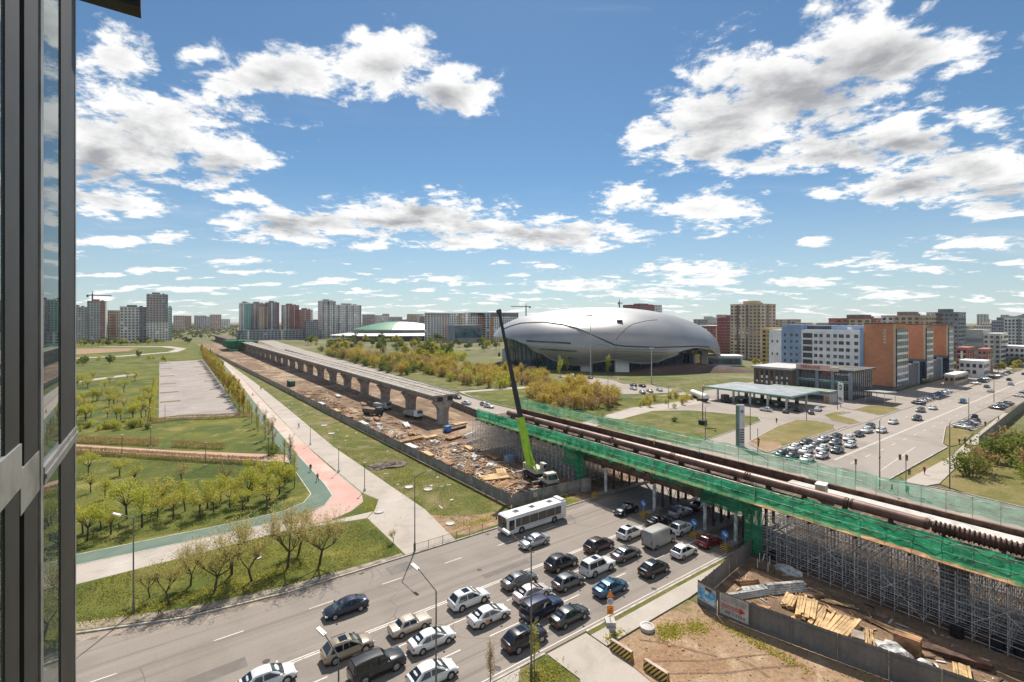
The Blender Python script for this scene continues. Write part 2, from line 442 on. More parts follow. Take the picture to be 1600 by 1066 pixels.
sheet('construction_ground', [(47.6,66.2),(60,66.2),(60,61.4),(82,61.2),(84.4,133),(93.4,205),(96.9,285),(103.9,540),(118,800),(38,800),(40.2,511),(46,180)], .07, EARTH)
sheet('works_yard', [(48.9,31.4),(67,33.7),(80,33.9),(80,35.3),(66.5,35.2),(66.5,34.6)][0:3]+[(80,-140),(70,-140),(52.1,14.5),(49,26.2)], .05, EARTH)
sheet('dirt_lot', [(35.4,32.3),(48.7,32.4),(48.8,29),(49,26),(52,14.4),(70,-60),(30,-60),(34.8,24)], .07, SAND)
walk_r = sheet('sidewalk', [(35.3,32.5),(35.2,34.55),(67,34.75),(80,34.8),(80,33.9),(67,33.9),(49.2,32.55)], .13, CONC, thick=.15)
sheet('grass_strip', rect(35.2, 66, 34.6, 35.15), .12, VERGE)
sheet('concrete_drive', [(29.9,35.15),(35.15,35.15),(35.3,30),(34.7,24),(31,10),(24,10),(26.5,26),(30.2,31)], .03, PALEC if False else CONC)
sheet('corner_lawn', [(-60,35.0),(29.6,35.0),(30,31.2),(26.3,26.2),(23.8,10),(-60,10)], .13, VERGE, thick=.15)
sheet('corner_paving', [(20,35.05),(26.6,35.05),(25.5,33.9),(22,32.0),(12,26)], .136, CONC)
# kerbs
def kerb(name, pts, z0=-.02, z1=.15, w=.22, parent=None):
    b = MB()
    for i in range(len(pts)-1):
        a, c = Vector((*pts[i], 0)), Vector((*pts[i+1], 0)); d = (c-a); L = d.length; n = max(1, round(L/3.0))
        rz = math.atan2(d.y, d.x)
        for k in range(n):
            m = a + d*((k+.5)/n)
            b.rbox((m.x, m.y, (z0+z1)/2), (L/n-.015, w, z1-z0), rz)
    o = b.build(name, KERB, parent)
    return struct(o)
kerb('kerb', [(-120,112),(-20,72.1),(-6.4,65.65),(2,62.45),(12,61.05),(47,61.05),(80,61.05)])
kerb('kerb', [(-60,35.25),(29.7,35.25)]); kerb('kerb', [(35.25,35.25),(80,35.25)])
kerb('kerb', [(117,56.15),(168,57.6)]); kerb('kerb', [(118.9,-140),(118.4,10),(119.9,22),(118.9,30),(117,33.1),(160,32.9),(163,34.4),(190,39.4),(420,39.4)])
# lane markings: each dash a part of its road
dash = {}
def mark(parent, x, y, L, w, z=.004, rz=0):
    k = (round(L,2), round(w,2))
    if k not in dash:
        q = MB(); n = max(1, int(L/1.2))
        q.add([(-L/2+L*i/n, s*w/2, 0) for i in range(n+1) for s in (-1, 1)], [(2*i, 2*i+2, 2*i+3, 2*i+1) for i in range(n)])
        dash[k] = q.mesh('lane_marking', PAINT)
    return inst('lane_marking', dash[k], parent, (x, y, z), rz)
for y in (48.36, 48.66): mark(road, 22, y, 88, .13)
for x in range(-22, 66, 8): mark(road, x, 44.6, 4.2, .13); mark(road, x+3.2, 40.6, 4.6, .13)
for x in (-14, -4.5, 5.6, 14.6, 23, 31.5, 40, 48.5): mark(road, x, 56.3, 2.6, .12)
mark(road, 22, 35.85, 84, .10)
for y in (45.1, 45.4): mark(east, 250, y, 250, .14)
for x in range(126, 370, 9): mark(east, x, 41.9, 3.2, .13); mark(east, x+2, 51.3, 3.2, .13)
mark(east, 139, 37.0, 30, .12, rz=R(3)); mark(cross, 113, 44, 16, .35, rz=R(90)); mark(cross, 95, 120, 90, .12, rz=R(92))
PATCH = layered('asphalt_patch', (.15,.132,.118), [((.19,.168,.15), .5, .45, .7)], .9, .15, 9, .08, 6)
for x, y, w, h, a in ((4,51,5,1.6,2),(25,58.6,3.2,2.2,0),(36,50.4,7,1.0,-1),(52,57.2,4.5,1.6,1),(14,39.0,4,1.4,0),(47,41.6,3,1.2,2),(-9,54,6,2.0,3)):
    ca, sa = math.cos(R(a)), math.sin(R(a)); sheet('repair_patch', [(x+ca*i*w/2-sa*j*h/2, y+sa*i*w/2+ca*j*h/2) for i, j in ((-1,-1),(1,-1),(1,1),(-1,1))], .002, PATCH, parent=road)
for x, y in ((20.5,60.3),(39.5,60.2),(8,50),(33,52.2),(47.5,36.2),(25,36.4)):
    q = MB(); q.lathe([(0,.004),(.34,.004),(.34,.0)], 16, c=(x,y,0)); q.build('drain_cover', M('cast_iron', (.06,.055,.05), .7, .3), road)
# paths of the park
band('green_cycle_path', [(-80,96.5),(-30,89.8),(-9.3,87.7),(10,86.9),(16.5,87.3),(20.3,89.3),(22.4,93),(22.9,104),(23.6,122),(26,190),(30,280),(36,420)],
     [(-80,92.5),(-30,86),(-8.9,84),(10,83.2),(18,83.8),(22.8,85.9),(25.2,90),(25.8,97),(25.9,104),(26.2,122),(28.6,190),(32.4,280),(37.6,420)], .128, TEAL)
band('pale_path', [(-80,92.4),(-30,85.9),(-8.9,83.9),(10,83.1),(17,83.6)], [(-80,84),(-30,79.5),(-8.2,77.9),(6,78.4),(17,79.2)], .130, CONC)
band('red_cycle_path', [(17,83.6),(20.3,84.3),(22.9,85.8),(25.3,89.9),(25.9,97),(26,104),(26.3,122),(26.6,132)],
     [(17,79.2),(21.5,79.0),(25.5,80.8),(28.6,83.8),(29.7,88),(29.7,104),(29.8,122),(30.1,132)], .132, PINK)
band('faded_red_path', [(26.6,132),(28.7,190),(32.5,280),(37.7,420)], [(30.1,132),(32,190),(35.3,280),(39.2,420)], .132, layered('faded_red', (.44,.345,.295), [((.46,.40,.35), .08, .4, .6), ((.45,.27,.235), .12, .58, .72)], .88, .08, 6, .07, 6))
for pts in ([(-30,86.05),(-8.9,84.05),(10,83.25),(18,83.85),(22.85,85.95),(25.25,90.0),(25.85,97),(25.95,104),(26.25,122)],
            [(-30,89.9),(-9.3,87.8),(10,87.0),(16.5,87.4),(20.2,89.4),(22.3,93.1),(22.8,104),(23.5,122)],
            [(17,79.1),(21.6,78.9),(25.6,80.7),(28.7,83.7),(29.8,88),(29.85,104)], [(-30,82.6),(-8.5,80.8),(6,80.9),(17,81.4)]):
    b = MB()
    for i in range(len(pts)-1):
        a, c = Vector((*pts[i],0)), Vector((*pts[i+1],0)); d = c-a
        b.rbox(((a.x+c.x)/2,(a.y+c.y)/2,.13), (d.length,.14,.03), math.atan2(d.y,d.x))
    struct(b.build('path_edging', PALEC))
sheet('walkway', [(26.9,61.3),(34.6,61.3),(36.0,74),(35.2,124),(37.2,190),(39.2,280),(41.0,470),(42,600),(41.2,600),(39.9,470),(35.5,280),(32.2,190),(30,128),(30.1,88),(31.3,83),(29,78.6),(26.9,76.2)], .136, CONC)
sheet('cut_through', [(15,79.0),(26.8,76.3),(28.6,78.4),(22,78.6)], .134, CONC)
sheet('bare_patch', [(35.7,71.5),(39,68),(47,65.4),(47,62.2),(37,61.6),(34.8,63)], .130, SAND)
band('red_paved_path', [(-120,243),(-60,203),(-17.6,166),(4,142.5),(24.2,123.4)], [(-120,233),(-60,194),(-16.8,159),(4,136.3),(23.2,116.6)], .130, PINKBRICK)
carpark = sheet('car_park', [(-.5,193.6),(8,190),(21.5,184),(24.5,280),(28,463),(-.8,455)], .129, layered('worn_paving', (.30,.265,.245), [((.25,.22,.205), .06, .4, .65), ((.36,.32,.295), .2, .5, .75)], .9, .1, 5, .08, 3))
for i, v in enumerate((232, 262, 298, 340, 392, 440)):
    b = MB(); b.box(-.2, 6.3, v-1.1, v+1.1, .13, .24); b.box(18.5-.5*i*.1, 23+i*.5, v-1.1, v+1.1, .13, .24); struct(b.build('planted_island', DRY))
sheet('sand_field', [(-170,640),(-70,600),(-28,640),(-22,700),(-70,730),(-180,720)], .13, SAND)
band('curving_lane', [(-150,560),(-70,548),(-30,560),(6,600),(14,660),(0,720),(-60,760)], [(-150,550),(-70,538),(-26,548),(14,594),(24,660),(10,730),(-60,772)], .134, CONC)
band('footpath', [(-40,336),(-26,352),(-14,366)], [(-36,330),(-22,346),(-10,358)], .132, CONC)
# lawns and islands on the far side of the viaduct
def lawn(name, pts, mat=GRASS, z=.12, k=True):
    sheet(name, pts, z, mat, thick=.17)
    if k: kerb('kerb', pts+[pts[0]], z1=.145, w=.2)
lawn('lawn', [(113.3,115),(109.5,90),(109.6,74),(113,72.4),(154,76.4),(159.5,80),(158,86),(152,100),(140,107.5),(120,104.5)], VERGE)
lawn('lawn', [(105,108),(112,110.5),(140,116.5),(180,113),(182,122),(150,135),(158,170),(131,182),(107,186),(103.4,150)], GRASS)
lawn('lawn', [(108,192),(132,188),(160,180),(172,205),(170,290),(150,400),(140,560),(128,560),(114,300)], VERGE)
lawn('traffic_island', [(118.5,57.4),(160,57.9),(166,60),(168.5,66),(165,70.6),(150,69.6),(124,65)], DRY)
lawn('traffic_island', [(172,58.3),(177,57),(181,60),(184,66),(194,65.4),(190,68.6),(181,68.8),(174,64)], DRY)
lawn('traffic_island', [(196,58),(200,56.9),(215,57),(222,62),(212,66.4),(201,66.6)], DRY)
sheet('sandy_corner', [(117.6,57.3),(127,57.7),(131,60),(128,65.2),(123.9,64.9)], .127, SAND)
lawn('roadside_lawn', [(119.6,31),(122,32.4),(160,32.3),(168,31.2),(150,30.2),(128,29.5)], DRY, k=False)
sheet('sidewalk', [(117.4,32.4),(119.5,30.9),(150,30.1),(168,31.1),(235,33.5),(235,30.7),(168,28.6),(123,26.4),(119.6,27.5)], .124, CONC, thick=.15)
lawn('waste_ground', [(122.6,26.2),(167,28.4),(167,20.4),(300,24),(300,-140),(119.1,-140),(118.6,10),(120.1,21.8)], DRY, z=.11, k=False)
lawn('roadside_lawn', [(161.5,32.5),(163.5,34.1),(189.5,39.1),(191,35),(186,32.6),(168,31.4)], DRY, k=False)
sheet('parking_bay', [(191.2,39.3),(420,39.3),(420,34),(236,33.6),(191.4,33.2)], .004, ASPH2)
sheet('stadium_forecourt', [(162,140),(182,130),(192,136),(196,152),(188,162),(196,176),(196,206),(184,208),(178,180),(166,160)], .004, ASPH2)
lawn('lawn', [(184,123),(262,131),(262,140),(225,150),(200,154),(198,138)], VERGE)
lawn('lawn', [(201,158),(232,153),(238,165),(205,180),(199,175)], GRASS)
sheet('stadium_lane', [(102,160),(108,188),(132,186),(160,178),(158.5,171.5),(131,180.5),(108,184)], .128, CONC)
sheet('lane', [(103,107),(112,110.2),(140,116.2),(181,112.8),(181,106),(140,108),(120,105),(113,115.2),(106,104)][:5]+[(140,107.8),(120,104.7),(105,102)], .002, CONC)
# ------------------------------------------------------------------ finished viaduct on flared piers
vd = thing('viaduct', 'long grey concrete viaduct on flared piers, its open end above the dirt strip', 'viaduct', (0,0,0))
def vx(y):          # centre line of the viaduct
    return 71.0 + .0045*max(0, y-133)
SEG = 24.0
y0 = 132.0
segs = []
for i in range(19):
    ya, yb = y0+i*SEG+.05, y0+(i+1)*SEG-.05
    xa, xb = vx(ya), vx(yb)
    q = MB()
    sec = [(-4.7,9.05),(-1.35,9.05),(-1.35,8.55),(-.9,8.55),(-.9,9.0),(.9,9.0),(.9,8.55),(1.35,8.55),(1.35,9.05),(4.7,9.05),(4.7,8.75),(2.9,8.35),(2.5,6.9),(-2.5,6.9),(-2.9,8.35),(-4.7,8.75)]
    n = len(sec)
    q.add([(xa+x, ya, z) for x, z in sec]+[(xb+x, yb, z) for x, z in sec], [(k,(k+1)%n,n+(k+1)%n,n+k) for k in range(n)])
    if i: q.add([(xa+x, ya, z) for x, z in sec], [tuple(range(n))])
    q.add([(xb+x, yb, z) for x, z in sec], [tuple(range(n-1,-1,-1))])
    d = q.build('deck_segment', CONCRETE, vd)
    if i == 0:      # the open end: black plates for the shade in two hollows beside a pale block
        g = MB(); g.box(xa-2.7, xa-.75, ya-.03, ya-.005, 7.1, 8.5); g.build('void_shade_plate', BLACK, d); g = MB(); g.box(xa+.75, xa+2.7, ya-.03, ya-.005, 7.1, 8.5); g.build('void_shade_plate', BLACK, d)
        g = MB(); g.add([(xa+x, ya, z) for x, z in sec], [tuple(range(n))]); g.build('end_face', CONCRETE, d)
    for s in (-4.55, 4.55):
        e = MB(); e.add([(xa+s-.12, ya, 9.05),(xa+s+.12, ya, 9.05),(xa+s+.12, ya, 9.3),(xa+s-.12, ya, 9.3),(xb+s-.12, yb, 9.05),(xb+s+.12, yb, 9.05),(xb+s+.12, yb, 9.3),(xb+s-.12, yb, 9.3)],
              [(0,1,2,3),(7,6,5,4),(0,4,5,1),(1,5,6,2),(2,6,7,3),(3,7,4,0)])
        e.build('edge_beam', PALEC, d)
q = MB()
prof = [(1.55,0),(1.55,3.6),(1.75,4.6),(2.4,5.7),(3.3,6.55),(3.3,6.88)]
vs = []
for w, z in prof:
    t = 1.0 if z < 6 else 1.15
    vs += [(-w,-t,z),(w,-t,z),(w,t,z),(-w,t,z)]
fs = [(4*j+i, 4*j+(i+1)%4, 4*j+4+(i+1)%4, 4*j+4+i) for j in range(len(prof)-1) for i in range(4)]+[(0,3,2,1),(20,21,22,23)]
q.add(vs, fs); q.box(-2.2,2.2,-1.7,1.7,-.1,.35)
pier_me = q.mesh('pier', CONCRETE)
for i in range(20): inst('pier', pier_me, vd, (vx(y0+i*SEG), y0+i*SEG+1.6, 0))
# works at the far end of the viaduct, under green netting
fv = thing('netted_falsework', 'far falsework wrapped in green netting at the end of the viaduct', 'scaffold', (64, 600, 0))
q = MB(); q.rbox((0,0,7), (16,50,7)); q.build('netting', net_mat('far_netting', (.015,.24,.12), .97), fv)
q = MB(); q.rbox((12,16,8.5), (18,70,2)); q.build('netting', MATS['far_netting'], fv)
q = MB()
for i in range(30): q.tube((rnd.uniform(-8,8), rnd.uniform(-26,26), 0), (rnd.uniform(-8,8), rnd.uniform(-26,26), 4), .2)
q.build('props', RUST, fv)['kind'] = 'stuff'
fv = thing('unfinished_deck', 'distant brown unfinished viaduct deck beyond the green netting', 'viaduct', (74, 760, 0))
q = MB(); q.rbox((0,60,7.5), (11,230,1.6)); q.build('deck', RUST, fv)
for i in range(9): inst('pier', pier_me, fv, (0, -50+i*27, 0))

# ------------------------------------------------------------------ viaduct section under scaffolding, crossing the street
FX, BX = 65.6, 77.4
sv = thing('scaffolded_viaduct', 'viaduct section on dense scaffolding with green netting and a brown tube along its top', 'viaduct', (0,0,0))
def long_box(name, x0, x1, ya, yb, z0, z1, mat, parent=sv):
    q = MB(); q.box(x0, x1, ya, yb, z0, z1); return q.build(name, mat, parent)
YN, YS = 103.5, -16
long_box('deck_formwork', FX+.6, BX-.4, YS, YN, 6.75, 7.6, M('form_plywood', (.16,.11,.08), .85, var=.4, scale=.5))
for x, z0, z1, m in ((66.6,7.602,8.5,RUST),(76.2,7.602,8.9,RUST)): long_box('form_edge', x, x+.3, YS, YN-2, z0, z1, m)
long_box('walkway_boards', FX-.9, FX+.55, YS, YN, 7.05, 7.13, WOODB)
long_box('walkway_boards', BX-.35, BX+1.0, YS, YN, 8.3, 8.38, WOODB)
long_box('concrete_strip', 73.6, 75.9, YS, 33, 8.1, 8.3, PALEC)
long_box('concrete_strip', 73.2, 75.7, 33.1, YN-6, 7.604, 7.85, CONCDARK)
# rebar mat on the deck
q = MB()
for i in range(int((YN-YS)/.8)): q.tube((66.95, YS+i*.8, 7.75), (73.1, YS+i*.8, 7.75), .03, n=4, cap=False)
for x in (67.2, 67.7, 68.3, 68.9, 69.5): q.tube((x, YS, 7.8), (x, YN-2, 7.8), .03, n=4, cap=False)
q.build('reinforcement', RUST, sv)['kind'] = 'stuff'
# the brown tube in lengths
ys = [YN-5, 88, 76, 63.8, 63.2, 50, 37, 24, 16]
for a, b in zip(ys[:-1], ys[1:]):
    if abs(a-b) < 1: continue
    q = MB(); n = 20; m = 8
    q.tube((70.9, b+.1, 8.70), (70.9, a-.1, 8.70), .62, n=n)
    o = q.build('brown_tube', PIPE, sv, smooth=True)
    for yy in (a-.35, b+.35): q = MB(); q.tube((70.9, yy-.12, 8.70), (70.9, yy+.12, 8.70), .66, n=n); q.build('band', RUST, o, smooth=True)
q = MB()
q.tube((70.9, YS, 8.6), (70.9, 15.8, 8.6), .56, n=20)
for i in range(80): q.tube((70.9, 15.6-i*.4, 8.62), (70.9, 15.5-i*.4, 8.62), .72, n=16)
q.build('ribbed_tube', RUST, sv, smooth=True)
# saddles
q = MB()
for i in range(24): q.box(70.2, 71.6, YS+2+i*4.8, YS+2.2+i*4.8, 7.61, 8.2)
q.build('saddles', RUST, sv)['kind'] = 'stuff'
# netting, in lengths; every length hangs a little differently
def net_run(x, ya, yb, z0, z1, mat, name='netting', seg=6.0, lean=.0, parent=sv):
    n = max(1, round(abs(yb-ya)/seg))
    for i in range(n):
        a, b = ya+(yb-ya)*i/n, ya+(yb-ya)*(i+1)/n
        q = MB(); k = 14; jz0, jz1 = z0+rnd.uniform(-.25,.25), z1+rnd.uniform(-.15,.15)
        vs = []; m = 4
        for u in range(k+1):
            for w in range(m+1):
                t = w/m; y = a+(b-a)*u/k
                sag = .10*math.sin(3*math.pi*u/k)*(1 if t == 1 else .4)
                vs.append((x+lean*t+.30*(noise.noise((y*1.3, t*2.2, x*1.0)))+.10*noise.noise((y*4.1, t*3, 2)), y, jz0+(jz1-jz0)*t+sag*.9+(.22*noise.noise((y*.7, 5, x)) if w == 0 else 0)))
        q.add(vs, [(u*(m+1)+w, (u+1)*(m+1)+w, (u+1)*(m+1)+w+1, u*(m+1)+w+1) for u in range(k) for w in range(m)])
        q.build(name, mat, parent, smooth=True)
net_run(FX-.95, YN, 66, 7.0, 9.5, NET, lean=.15); net_run(FX-.95, 66, 33, 6.7, 9.4, NET, lean=.2); net_run(FX-.95, 33, YS, 7.3, 9.7, NET, lean=.1)
net_run(BX+1.0, YN, YS, 8.6, 10.9, NETTHIN)
for yy, h in ((66.4, 0.2), (33.2, 0.2)):
    q = MB(); k = 6
    for s, xx in ((0, FX-.95),):
        vs = [(xx+.15*math.sin(i*1.7), yy-1.3+2.4*i/k, z) for z in (h, 3.4, 6.9) for i in range(k+1)]
        q.add(vs, [(j*(k+1)+i, j*(k+1)+i+1, (j+1)*(k+1)+i+1, (j+1)*(k+1)+i) for j in range(2) for i in range(k)])
    q.build('hanging_net', NET, sv, smooth=True)
net_run(FX-.8, 71, 66, 3.6, 6.7, NET); net_run(FX-.8, 41, 34, 5.0, 6.4, NET)
# rails and uprights of the netting
for z in (8.3, 9.45):
    q = MB(); q.tube((FX-.8, YS, z), (FX-.8, YN, z), .035, n=5); q.build('rail', STEEL, sv)
for z in (9.4, 10.6):
    q = MB(); q.tube((BX+.9, YS, z), (BX+.9, YN, z), .03, n=5); q.build('rail', STEEL, sv)
q = MB(); q.tube((0,0,0), (0,0,3.2), .03, n=5); up_me = q.mesh('upright', STEEL)
q = MB(); q.tube((0,0,0), (0,0,2.7), .03, n=5); up2_me = q.mesh('upright', STEEL)
for i in range(50): inst('upright', up_me, sv, (FX-.78, YS+1+i*2.4, 6.9)); inst('upright', up2_me, sv, (BX+.95, YS+1+i*2.4, 8.3))
# scaffold: the front frame pole by pole, the thicket behind it as one mass
def scaffold(ya, yb, top, step=1.25):
    n = int((yb-ya)/step)
    q = MB(); q.tube((0,0,.02), (0,0,top), .038, n=6); std = q.mesh('standard', STEEL)
    for i in range(n+1): inst('standard', std, sv, (FX-.5, ya+i*step, 0))
    q = MB(); q.tube((0,ya-.3,0), (0,yb+.3,0), .03, n=6); led = q.mesh('ledger', STEEL)
    lev = [.35+.82*j for j in range(int((top-.2)/.82)+1)]
    for z in lev: inst('ledger', led, sv, (FX-.54, 0, z))
    q = MB(); q.tube((0,0,0), (0,3.7,3.3), .03, n=5); br = q.mesh('brace', STEEL)
    for i in range(int((yb-ya)/7.5)): inst('brace', br, sv, (FX-.6, ya+1.2+i*7.5, .4+(i % 2)*2.4)); inst('brace', br, sv, (FX-.6, ya+5+i*7.5, 2.0), R(180))
    q = MB()
    rows = [FX+.5+1.2*j for j in range(10)]
    for x in rows:
        for i in range(n+1):
            if rnd.random() < .97: q.tube((x, ya+i*step+rnd.uniform(-.03,.03), 0), (x, ya+i*step, top), .034, n=4, cap=False)
        for z in lev[::1]: q.tube((x, ya-.3, z), (x, yb+.3, z), .031, n=4, cap=False)
    for i in range(n+1):
        for z in lev: q.tube((FX-.7, ya+i*step, z+.05), (BX+.3, ya+i*step, z+.05), .031, n=4, cap=False)
        if i % 2 == 0:
            for x in rows[::2]: q.tube((x, ya+i*step, .4+1.6*(i % 4)), (x+1.2, ya+i*step, 2.4+1.6*(i % 4)), .031, n=4, cap=False)
        if i % 3 == 0:
            for x in rows[1::2]: q.tube((x, ya+i*step, .4), (x, ya+i*step+2.5, 4.0), .031, n=4, cap=False)
    q.build('scaffold_thicket', STEEL, sv)['kind'] = 'stuff'
    q = MB()
    for i in range(n//2): q.box(FX-.3, BX, ya+i*2*step, ya+i*2*step+.16, top, 6.74)
    q.build('head_beams', RUST, sv)['kind'] = 'stuff'
scaffold(67.5, 107.5, 6.3)
scaffold(-16, 32.5, 6.5)
for y in (60, 92, 14, -8):          # old piers standing inside the falsework
    if y == 60: continue
    q = MB(); q.box(69.6, 72.6, y-1, y+1, 0, 6.7); q.build('pier', CONCDARK, sv)
# girders over the street and their columns
gm = MB()
for z0, z1, w in ((5.35,5.45,.35),(5.45,6.45,.06),(6.45,6.55,.35)): gm.box(-w/2, w/2, 33.3, 66.5, z0, z1)
g_me = gm.mesh('girder', RUST)
for i in range(7): inst('girder', g_me, sv, (FX-.15+i*1.95, 0, 0))
q = MB()
for i in range(42): q.box(FX-.6, BX+.2, 33.6+i*.78, 33.78+i*.78, 6.56, 6.73)
q.build('cross_beams', WOODB, sv)['kind'] = 'stuff'
q = MB(); q.tube((0,0,.4), (0,0,5.0), .27, n=14); col_me = q.mesh('column', STEEL); shade(col_me)
q = MB(); q.tube((0,0,.4), (0,0,5.0), .23, n=8); colb_me = q.mesh('column', RUST)
sill = MB(); sill.box(FX-1.6, BX+.6, -.55, .55, .0, .5); sill_me = sill.mesh('footing', CONCRETE)
cap = MB(); cap.box(FX-.4, BX, -.22, .22, 5.0, 5.34); cap_me = cap.mesh('cap_beam', RUST)
q = MB()
for i in range(4): q.tube((FX+.9+i*2.4, 0, .6), (FX+3.3+i*2.4, 0, 4.6), .05, n=4); q.tube((FX+.9+i*2.4, 0, 4.6), (FX+3.3+i*2.4, 0, .6), .05, n=4)
xb_me = q.mesh('cross_brace', RUST)
COLY = (61.2, 50.4, 41.2, 36.4)
for y in COLY:
    inst('footing', sill_me, sv, (0, y, 0)); inst('cap_beam', cap_me, sv, (0, y, 0)); inst('cross_brace', xb_me, sv, (0, y+.1, 0))
    for i in range(6): inst('column', col_me if i == 0 else colb_me, sv, (FX+.6+i*2.2, y, 0))
# hazard end blocks and round blue keep-right signs in front of the column rows
stripe = bpy.data.materials.new('hazard_stripes'); stripe.use_nodes = True
T = NT(stripe.node_tree); P = T.new('ShaderNodeTexCoord').outputs['Object']
w = T.new('ShaderNodeTexWave', wave_type='BANDS', bands_direction='DIAGONAL'); T.put(w.inputs[0], P); w.inputs['Scale'].default_value = 1.6
T.put(T.n['Principled BSDF'].inputs['Base Color'], T.ramp(w.outputs['Fac'], [(.48, (.58,.36,.06)), (.52, (.03,.025,.02))])); T.n['Principled BSDF'].inputs['Roughness'].default_value = .7
for i, (y, pos) in enumerate(((61.2,'beside the netted corner'),(50.4,'under the middle of the span'),(41.2,'behind the white cars'),(36.4,'beside the red car'))):
    t = thing('hazard_barrier', 'striped yellow and black end barrier %s' % pos, 'barrier', (FX-2.2, y, 0), 0, 'striped barriers before the column rows')
    q = MB(); q.add([(-.5,-.6,0),(.5,-.6,0),(.5,.6,0),(-.5,.6,0),(-.3,-.5,.75),(.5,-.5,.75),(.5,.5,.75),(-.3,.5,.75)], [(3,2,1,0),(4,5,6,7),(0,1,5,4),(1,2,6,5),(2,3,7,6),(3,0,4,7)]); q.build('block', stripe, t)
    if i:
        t = thing('keep_right_sign', 'round blue sign with a white arrow %s' % pos, 'road sign', (FX-2.2, y, .75), 0, 'blue signs before the column rows')
        q = MB(); q.tube((0,0,0),(0,0,1.6), .04); q.build('post', STEEL, t)
        q = MB(); q.disc((-.07,0,1.5), .52, (-1,0,.12), 18, .03); q.build('disc', BLUEP, t)
        q = MB(); q.rbox((-.10,0,1.5), (.012,.62,.13), rx=R(40)); q.rbox((-.10,-.16,1.36), (.013,.34,.12)); q.rbox((-.10,-.22,1.46), (.014,.12,.34)); q.build('arrow', WHITE, t)

# ------------------------------------------------------------------ fences of sheet panels
def corrugated(L, H, mat, name='fence_panel', pitch=.30):
    q = MB(); n = int(L/pitch*2)
    vs = []
    for i in range(n+1):
        x = L*i/n; y = .035 if (i//1) % 4 in (0, 1) else -.0
        vs += [(x, y, .04), (x, y, H)]
    q.add(vs, [(2*i, 2*i+2, 2*i+3, 2*i+1) for i in range(n)])
    q.box(.0, .06, -.09, -.03, 0, H+.03)          # post behind the sheet
    q.box(.06, L, -.07, -.03, .5, .56); q.box(.06, L, -.07, -.03, H-.4, H-.34)
    return q.mesh(name, mat)
def fence_run(parent, pts, L, H, mat, hz=0, flip=False):
    k = 0
    mes = {}
    for i in range(len(pts)-1):
        a, b = Vector((*pts[i],0)), Vector((*pts[i+1],0)); d = b-a; n = max(1, round(d.length/L)); l = round(d.length/n, 2)
        rz = math.atan2(d.y, d.x)
        for j in range(n):
            key = l
            if key not in mes: mes[key] = corrugated(l-.02, H, mat)
            p = a+d*(j/n)
            o = inst('fence_panel', mes[key], parent, (p.x, p.y, hz), rz+rnd.uniform(-.006,.006), rot=None)
            o.rotation_euler = (rnd.uniform(-.02,.02), 0, rz+rnd.uniform(-.006,.006))
f1 = thing('site_fence', 'long grey corrugated fence between the green verge and the viaduct works', 'fence', (0,0,0))
fence_run(f1, [(38.5,640),(40.4,511),(46.0,180),(47.3,113),(48.3,66.2)], 3.0, 2.2, FENCEM, .1)
f2 = thing('site_fence', 'grey corrugated fence behind the bus, closing the works yard', 'fence', (0,0,0))
fence_run(f2, [(48.4,66.1),(57,65.4),(63.4,65.0)], 3.0, 2.2, FENCEM, .1)
q = MB(); q.box(63.5, 65.2, 63.9, 65.0, .08, 2.3); q.build('gate_post', CONCRETE, f2)
q = MB(); q.box(52.6,53.5,65.58,65.6,1.0,1.9); q.build('notice', PALEC, f2)
f3 = thing('site_fence', 'grey sheet fence with posters around the timber yard in the dirt lot', 'fence', (0,0,0))
fence_run(f3, [(48.9,31.3),(48.7,28.9)], 2.6, 2.7, FENCER, .05); fence_run(f3, [(48.75,28.8),(49.3,25.6),(52.1,14.6),(60,-16),(66,-40)], 3.4, 2.7, FENCER, .05)
f4 = thing('site_fence', 'grey panel fence along the sidewalk towards the netted scaffold', 'fence', (0,0,0))
fence_run(f4, [(65.6,33.4),(57.5,32.5),(48.95,31.4)], 2.0, 2.3, FENCER, .05)
q = MB(); q.box(65.7,66.9,32.9,33.8,.05,3.0); q.build('gate_post', CONCRETE, f4)
# posters on the corner panels
def quadpost(parent, name, a, b, z0, z1, mat, off):
    a, b = Vector((*a,0)), Vector((*b,0)); d = (b-a).normalized(); n = Vector((-d.y, d.x, 0))*off
    q = MB(); q.add([(a.x+n.x,a.y+n.y,z0),(b.x+n.x,b.y+n.y,z0),(b.x+n.x,b.y+n.y,z1),(a.x+n.x,a.y+n.y,z1)], [(0,1,2,3)])
    return q.build(name, mat, parent)
sky_print = layered('blue_print', (.10,.34,.60), [((.55,.68,.78), 1.6, .5, .6), ((.03,.10,.22), 2.5, .6, .68), ((.40,.33,.25), .8, .62, .7)], .5, .02, 4, .05, 5)
off = -.09
pos = thing('poster', 'blue picture poster on the corner of the grey sheet fence', 'poster')
quadpost(pos, 'print', (48.89,31.2), (48.71,29.0), .85, 2.15, sky_print, off); quadpost(pos, 'border', (48.89,31.25), (48.71,28.95), .7, 2.6, PALEC, off+.02)
quadpost(pos, 'plate', (48.82,30.3), (48.76,29.5), 2.12, 2.45, M('brown_plate', (.14,.07,.05), .6), off-.01)
pos = thing('notice_board', 'white information board with a red arrow on the grey fence', 'notice board')
A0, A1 = Vector((48.80,28.6)), Vector((49.28,25.7))
def on(t): q = A0+(A1-A0)*t; return (q.x, q.y)
quadpost(pos, 'board', on(0), on(1), .45, 2.68, PALEC, off)
for z0, z1, t0, t1 in ((1.55,1.62,.05,.72),(1.28,1.35,.05,.72)): quadpost(pos, 'red_line', on(t0), on(t1), z0, z1, REDP, off-.012)
quadpost(pos, 'arrow_shaft', on(.06), on(.72), 1.36, 1.54, M('pale_red', (.55,.30,.27), .6), off-.010)
q = MB(); a, b = on(.70), on(.90); n = Vector((-(A1-A0).y, (A1-A0).x)).normalized()*(off-.014)
